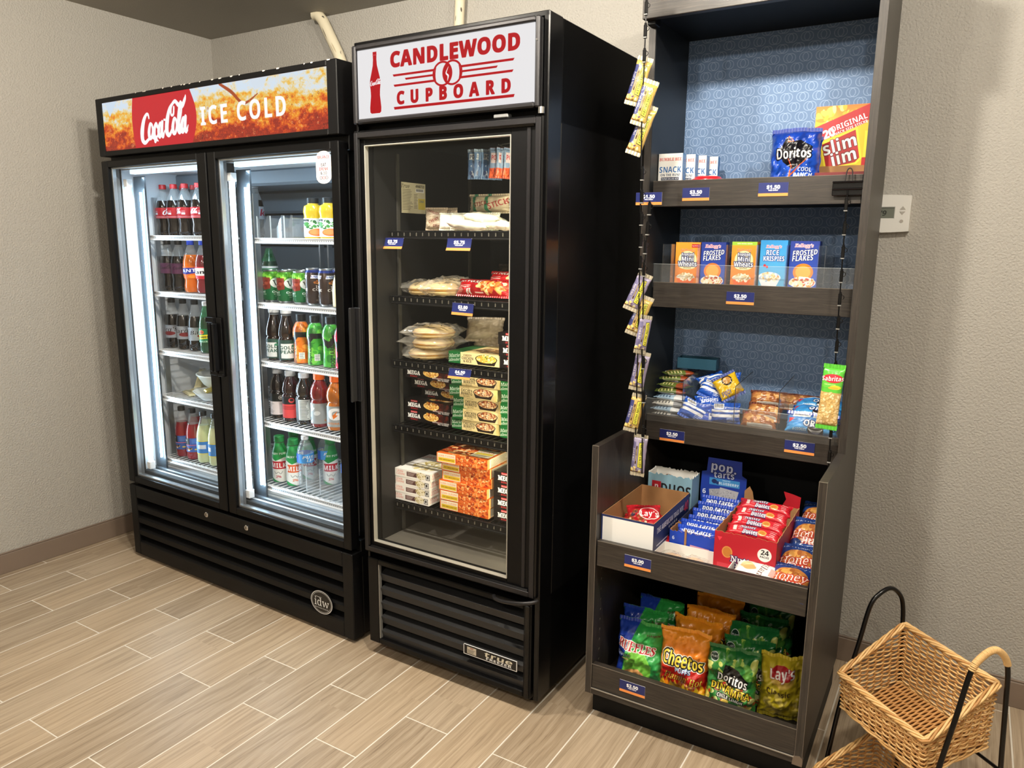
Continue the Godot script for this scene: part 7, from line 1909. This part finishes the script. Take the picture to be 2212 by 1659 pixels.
func crisp_bags() -> void:
	var y := 0.107
	var a := Art.new(320, 440, "1c7a3c")
	a.grad(0, 440, "2c9a44", "3cae5c").poly([hull([0, 0, 150, 0, 110, 130, 60, 250, 40, 440, 0, 440])], "1c3a9c").poly([hull([110, 196, 200, 190, 262, 280, 240, 440, 40, 440, 64, 290])], "84d650")
	a.text("RUFFLES", 150, 168, 60, "c01c2c", "fb", 0.66, 0.5, 0, 0.12, [[11, "f4f0ec"]]).text("QUESO", 64, 232, 28, "dce8f4", "b", 0.8).rect(50, 258, 50, 12, "e8dc8c").text("FLAMIN'", 262, 70, 16, "5a1418", "b", 1.0)
	a.poly([hull([50, 370, 130, 330, 170, 320, 210, 350, 190, 430, 90, 440])], "e0a468")
	for k in 9: a.line([Vector2(60 + k * 16, 372 - k * 3), Vector2(92 + k * 15, 432)], 3, "c07c40")
	var ruf := foil_print("ruffles", a)
	a = Art.new(320, 440, "e8861c")
	a.grad(0, 230, "f09a24", "e4741c").rect(0, 230, 320, 210, "b81c20").grad(230, 330, "c8241c", "b01818")
	for k in 12: a.poly([hull([k * 28 - 6, 360, k * 28 + 8, 320 - 10 * (k % 3), k * 28 + 26, 360, k * 28 + 20, 440, k * 28 - 6, 440])], ["f4c82c", "f0b024", "e88a1c"][k % 3])
	a.rect(0, 372, 320, 68, "f0c42c")
	a.text("Cheetos", 160, 186, 72, "f6dc4c", "b", 0.70, 0.5, 0, 0.05, [[24, "f4f0e4"], [14, "14100c"]]).text("PUFFS", 168, 246, 26, "e8f0f8", "b", 1.0, 0.5, 0, 0, [[5, "1c6cb0"]]).text("Flamin' Hot", 172, 296, 40, "f6e04c", "f", 0.8, 0.5, 0.2, 0.05, [[4, "4a0c0c"]]).text("FLAVORED", 210, 330, 15, "e8c89c", "b", 1.0)
	a.ell(150, 408, 40, 22, "8a2c14", 0.4).ell(210, 420, 34, 18, "a83c1c", -0.3).ell(190, 400, 24, 14, "7a2410")
	var che := foil_print("cheetos", a)
	a = Art.new(320, 440, "1f6a34")
	a.grad(0, 440, "1c6a34", "3c8a3c").dabs(160, 120, 170, 90, ["2c7a34", "5a9a3c", "1c5a2c", "a8c45c", "c8d070"], 50, 14, 46, 0.4).dabs(160, 330, 160, 110, ["f0d870", "e4e89c", "b84c2c", "d8442c", "f8e8b0", "8aba4c", "e8c85c"], 90, 8, 26, 0.4)
	a.ell(44, 70, 28, 28, "e8ecec").ell(44, 70, 25, 25, "1c3a2c").text("PLAIT", 44, 70, 12, "e8ecec", "b").poly([hull([120, 100, 200, 130, 280, 190, 240, 230, 150, 240, 100, 190])], "0c0c0c")
	a.text("Doritos", 172, 196, 52, "f4f4f4", "b", 0.80, 0.5, 0, 0.12, [[10, "0c0c0c"]]).text("DINAMITA", 164, 264, 44, "f2d83c", "b", 0.84, 0.5, 0, 0.1, [[9, "3a1c10"]]).text("CHILE LIMON", 166, 312, 20, "f4f4ec", "b", 0.95, 0.5, 0, 0.1, [[10, "1c1c18"]])
	for k in 8: a.line([Vector2(30 + k * 36, 420 - (k % 3) * 24), Vector2(64 + k * 34, 370 + (k % 2) * 40)], [16, 20][k % 2], ["c8442c", "d8643c", "b8341c"][k % 3])
	a.ell(150, 392, 34, 28, "a8d04c").ell(150, 392, 27, 22, "d4e89c")
	var din := foil_print("dinamita", a)
	a = Art.new(320, 440, "b8a41c")
	a.grad(0, 440, "c4b02c", "a8981c").ell(150, 116, 92, 66, "c8a84c").ell(150, 92, 86, 40, "a81c24").text("Lay's", 150, 94, 62, "f0ecec", "b", 0.9, 0.5, 0.1, -0.1, [[4, "8a1418"]]).text("Classic", 130, 220, 40, "4a3418", "b", 0.95).text("240", 284, 396, 26, "3a3418", "b", 0.8).dabs(150, 320, 110, 70, ["c8b444", "a8941c", "d0bc58"], 16, 16, 44, 0.4)
	var lay := foil_print("lays", a)
	var gb := coat(mat("1f7a3c", 0.32), 0.4, 0.2)
	var ob := coat(mat("c8641c", 0.32), 0.4, 0.2)
	var gr := "crisp bags on the lowest board"
	var R := [[0.128, 0.0, -0.095, 0.05], [0.112, 0.0, -0.17, 0.1], [0.135, 0.0, -0.245, 0.08]]
	for k in 3: bag("crisp_bag", "green and blue ridged crisp bag on the lowest board, %s" % ["front one", "second in line", "rearmost in line"][k], V(R[k][0], y, R[k][2]), 0.142, 0.192 + 0.004 * k, 0.058, 400 + k, ruf, gb, R[k][3], -0.10, gr)
	var Cc := [[0.262, -0.095, 0.06], [0.272, -0.165, 0.0], [0.292, -0.235, 0.08], [0.295, -0.32, 0.05]]
	for k in 4: bag("crisp_bag", "orange and red puffed snack bag on the lowest board, %s" % ["front one", "second in line", "third in line", "rearmost in line"][k], V(Cc[k][0], y, Cc[k][1]), 0.145, 0.205 + 0.004 * k, 0.058, 410 + k, che, ob, Cc[k][2], -0.10, gr)
	var D := [[0.398, -0.095, 0.08], [0.425, -0.155, 0.05], [0.42, -0.225, 0.1], [0.43, -0.295, 0.0], [0.44, -0.37, 0.1]]
	for k in 5: bag("crisp_bag", "green chilli-lime tortilla stick bag on the lowest board, %s" % ["front one", "second in line", "third in line", "fourth in line", "rearmost in line"][k], V(D[k][0], y, D[k][1]), 0.138, [0.188, 0.196, 0.20, 0.205, 0.21][k], 0.056, 420 + k, din, gb, D[k][2], -0.10, gr)
	bag("crisp_bag", "yellow potato crisp bag at the right of the lowest board, in shade", V(0.525, y, -0.14), 0.120, 0.188, 0.07, 430, lay, coat(mat("a8941c", 0.32), 0.4, 0.2), 0.2, -0.06, gr)

# ---------------------------------------------------------------- two-tier wicker stand at the right
# a woven tray with upright walls whose rim slopes: length along x, depth along z (front +), heights of base and rim at front and back
func woven(t: Node3D, n: String, xf: Transform3D, L: float, D: float, bf: float, bb: float, rf: float, rb: float) -> void:
	var base := func(z: float) -> float: return lerpf(bb, bf, clampf(z / D + 0.5, 0.0, 1.0))
	var rim := func(z: float) -> float: return lerpf(rb, rf, clampf(z / D + 0.5, 0.0, 1.0))
	var fg := G.new()
	fg.quad(V(-L / 2 + 0.006, bf + 0.003, D / 2 - 0.01), V(L / 2 - 0.006, bf + 0.003, D / 2 - 0.01), V(L / 2 - 0.006, bb + 0.003, -D / 2 + 0.006), V(-L / 2 + 0.006, bb + 0.003, -D / 2 + 0.006), Vector3.UP, [Vector2(0, 0), Vector2(1, 0), Vector2(1, 1), Vector2(0, 1)])
	var b := part(t, n, fg.mesh(), M.wicker_dark)
	b.transform = xf
	var per := [Vector2(-L / 2, D / 2), Vector2(L / 2, D / 2), Vector2(L / 2, -D / 2), Vector2(-L / 2, -D / 2)]
	var at := func(s: float) -> Array:   # point and outward normal at running length s round the walls
		var q := s
		for k in 4:
			var a: Vector2 = per[k]
			var c: Vector2 = per[(k + 1) % 4]
			var len := a.distance_to(c)
			if q <= len or k == 3:
				var d := (c - a) / len
				return [a + d * q, Vector2(-d.y, d.x)]
			q -= len
		return []
	var total := 2 * (L + D)
	var ns := int(round(total / 0.0225 / 2.0)) * 2
	var step := total / ns
	# walls lean in a little towards the foot
	var wall := func(q: Vector2, y: float) -> Vector3:
		var u: float = clampf((y - base.call(q.y)) / maxf(rim.call(q.y) - base.call(q.y), 0.01), 0.0, 1.0)
		return V(q.x * lerpf(0.955, 1.0, u), y, q.y if q.y < 0 else q.y * lerpf(0.90, 1.0, u))
	var st := G.new()
	for k in ns:
		var p: Array = at.call(k * step + step / 2)
		var q: Vector2 = p[0]
		st.tube([wall.call(q, base.call(q.y)), wall.call(q, (base.call(q.y) + rim.call(q.y)) / 2), wall.call(q, rim.call(q.y))], 0.0018, 5, false)
	part(b, "stakes", st.mesh(), M.wicker).set_meta("kind", "stuff")
	# woven strands, passing in front of and behind the stakes by turns; those above the low front stop at the rim
	var wv := [G.new(), G.new(), G.new()]
	var rows := int(maxf(rf - bf, rb - bb) / 0.0056)
	var m := ns * 4
	for r in rows:
		var path := []
		var up := 0.004 + r * 0.0056
		for j in m:
			var p: Array = at.call(total * ((j + m / 8) % m) / m)
			var q: Vector2 = p[0]
			var o: Vector2 = p[1]
			var y: float = base.call(q.y) + up
			var w: float = sin(PI * (float((j + m / 8) % m) / 4.0 - 0.5) + PI * (r % 2)) * 0.0031
			if y < rim.call(q.y) - 0.002: path.append(wall.call(q, y + 0.0009 * sin(j * 1.57 + r)) + V(o.x * w, 0, o.y * w))
			elif path.size() > 2:
				wv[(r * 7) % 3].tube(path, 0.0024, 5, false)
				path = []
			else: path = []
		if path.size() == m: wv[(r * 7) % 3].tube(path, 0.0024, 5, false, true)
		elif path.size() > 2: wv[(r * 7) % 3].tube(path, 0.0024, 5, false)
	for k in 3: part(b, "weave", wv[k].mesh(), [M.wicker, M.wicker_b, M.wicker_c][k]).set_meta("kind", "stuff")
	var fl := G.new()
	var nf := int(L / 0.0058)
	for r in nf:
		var x := (-L / 2 + 0.012 + (L - 0.024) * r / (nf - 1)) * 0.955
		var path := []
		for j in 29:
			var z := -D / 2 + 0.008 + (D - 0.026) * j / 28.0
			path.append(V(x, base.call(z) + 0.0065 + 0.0028 * sin(PI * j / 4.0 + PI * (r % 2)), z))
		fl.tube(path, 0.0026, 5, false)
	part(b, "floor_weave", fl.mesh(), M.wicker_c).set_meta("kind", "stuff")
	# plaited rim, and a thinner band at the foot
	for e in [[true, 0.0030, 5, 0.0062], [false, 0.0025, 2, 0.003]]:
		for s in e[2]:
			var path := []
			var mm := 168
			for j in mm:
				var p: Array = at.call(total * j / mm)
				var q: Vector2 = p[0]
				var o: Vector2 = p[1]
				var ph: float = TAU * (float(j) / mm * 8.0 + float(s) / e[2])
				var y: float = rim.call(q.y) if e[0] else base.call(q.y)
				path.append(wall.call(q, y) + V(o.x * (cos(ph) * e[3] + 0.002), sin(ph) * e[3] * 0.7, o.y * (cos(ph) * e[3] + 0.002)))
			part(b, "rim_strand", G.new().tube(path, e[1], 6, false, true).mesh(), [M.wicker_b, M.wicker, M.wicker_b, M.wicker_c, M.wicker_b][s])

func smooth_path(pts: Array, steps := 5) -> Array:
	var o := []
	for i in pts.size() - 1:
		for k in steps:
			o.append(pts[i].cubic_interpolate(pts[i + 1], pts[maxi(i - 1, 0)], pts[mini(i + 2, pts.size() - 1)], float(k) / steps))
	o.append(pts[-1])
	return o

func basket_stand() -> void:
	M.wicker = mat("cfa265", 0.5)
	M.wicker_b = mat("deb67c", 0.5)
	M.wicker_c = mat("b5844c", 0.55)
	M.wicker_dark = mat("5c3d20", 0.8)
	var org := V(1.93, 0, 0.72)
	var t := thing("basket_stand", "two-tier wicker basket stand with black metal frame, right of the shelf unit", "basket", "W", org)
	var ax := V(0.729, 0, 0.685).normalized()      # along the baskets
	var hz := V(-0.685, 0, 0.729).normalized()     # towards their low front
	var mid := V(1.933, 0, 0.697)
	woven(t, "upper_basket", Transform3D(Basis(ax, Vector3.UP, hz), mid - org), 0.272, 0.184, 0.230, 0.272, 0.323, 0.431)
	woven(t, "lower_basket", Transform3D(Basis(ax, Vector3.UP, hz), mid + ax * 0.02 + hz * 0.064 - org), 0.272, 0.184, 0.014, 0.014, 0.075, 0.150)
	# black side frames: sloping front leg, bend, upright back leg
	for sd in [-1, 1]:
		var c: Vector3 = mid + ax * (0.157 if sd > 0 else -0.146) - org
		var pts := []
		for q in [[0.108, 0.004], [0.094, 0.10], [0.072, 0.24], [0.036, 0.392], [0.014, 0.488], [-0.010, 0.520], [-0.045, 0.533], [-0.076, 0.511], [-0.090, 0.474], [-0.097, 0.40], [-0.110, 0.24], [-0.132, 0.004]]: pts.append(c + hz * q[0] + V(0, q[1], 0))
		var path := smooth_path(pts)
		var fr := part(t, "side_frame", G.new().tube(path, 0.0056, 12).mesh(), M.black_gloss)
		for q in [path[0], path[-1]]: part(fr, "rubber_foot", G.new().lathe([[0.0, 0.0], [0.0075, 0.0], [0.0075, 0.012], [0.0, 0.013]], 12, V(q.x, 0, q.z)).mesh(), M.black_matte)
		if sd == 1:
			var wr := G.new()
			for k in 44:
				var u := 20.5 + 17.5 * k / 43.0
				var i := int(u)
				var a: Vector3 = path[i]
				var b: Vector3 = path[i + 1]
				var q := a.lerp(b, u - i)
				var d := (b - a).normalized()
				var up := d.cross(ax).normalized()
				var c2 := []
				for j in 10: c2.append(q + (ax * cos(TAU * j / 10) + up * sin(TAU * j / 10)) * 0.0062)
				wr.tube(c2, 0.0020, 5, false, true)
			part(fr, "rattan_binding", wr.mesh(), M.wicker_b)
	for e in [[-0.11, 0.225], [-0.12, 0.06]]:
		var c := mid - org
		part(t, "cross_bar", G.new().tube([c + hz * e[0] + ax * 0.157 + V(0, e[1], 0), c + hz * e[0] + V(0, e[1], 0), c + hz * e[0] - ax * 0.146 + V(0, e[1], 0)], 0.004, 8).mesh(), M.black_gloss)
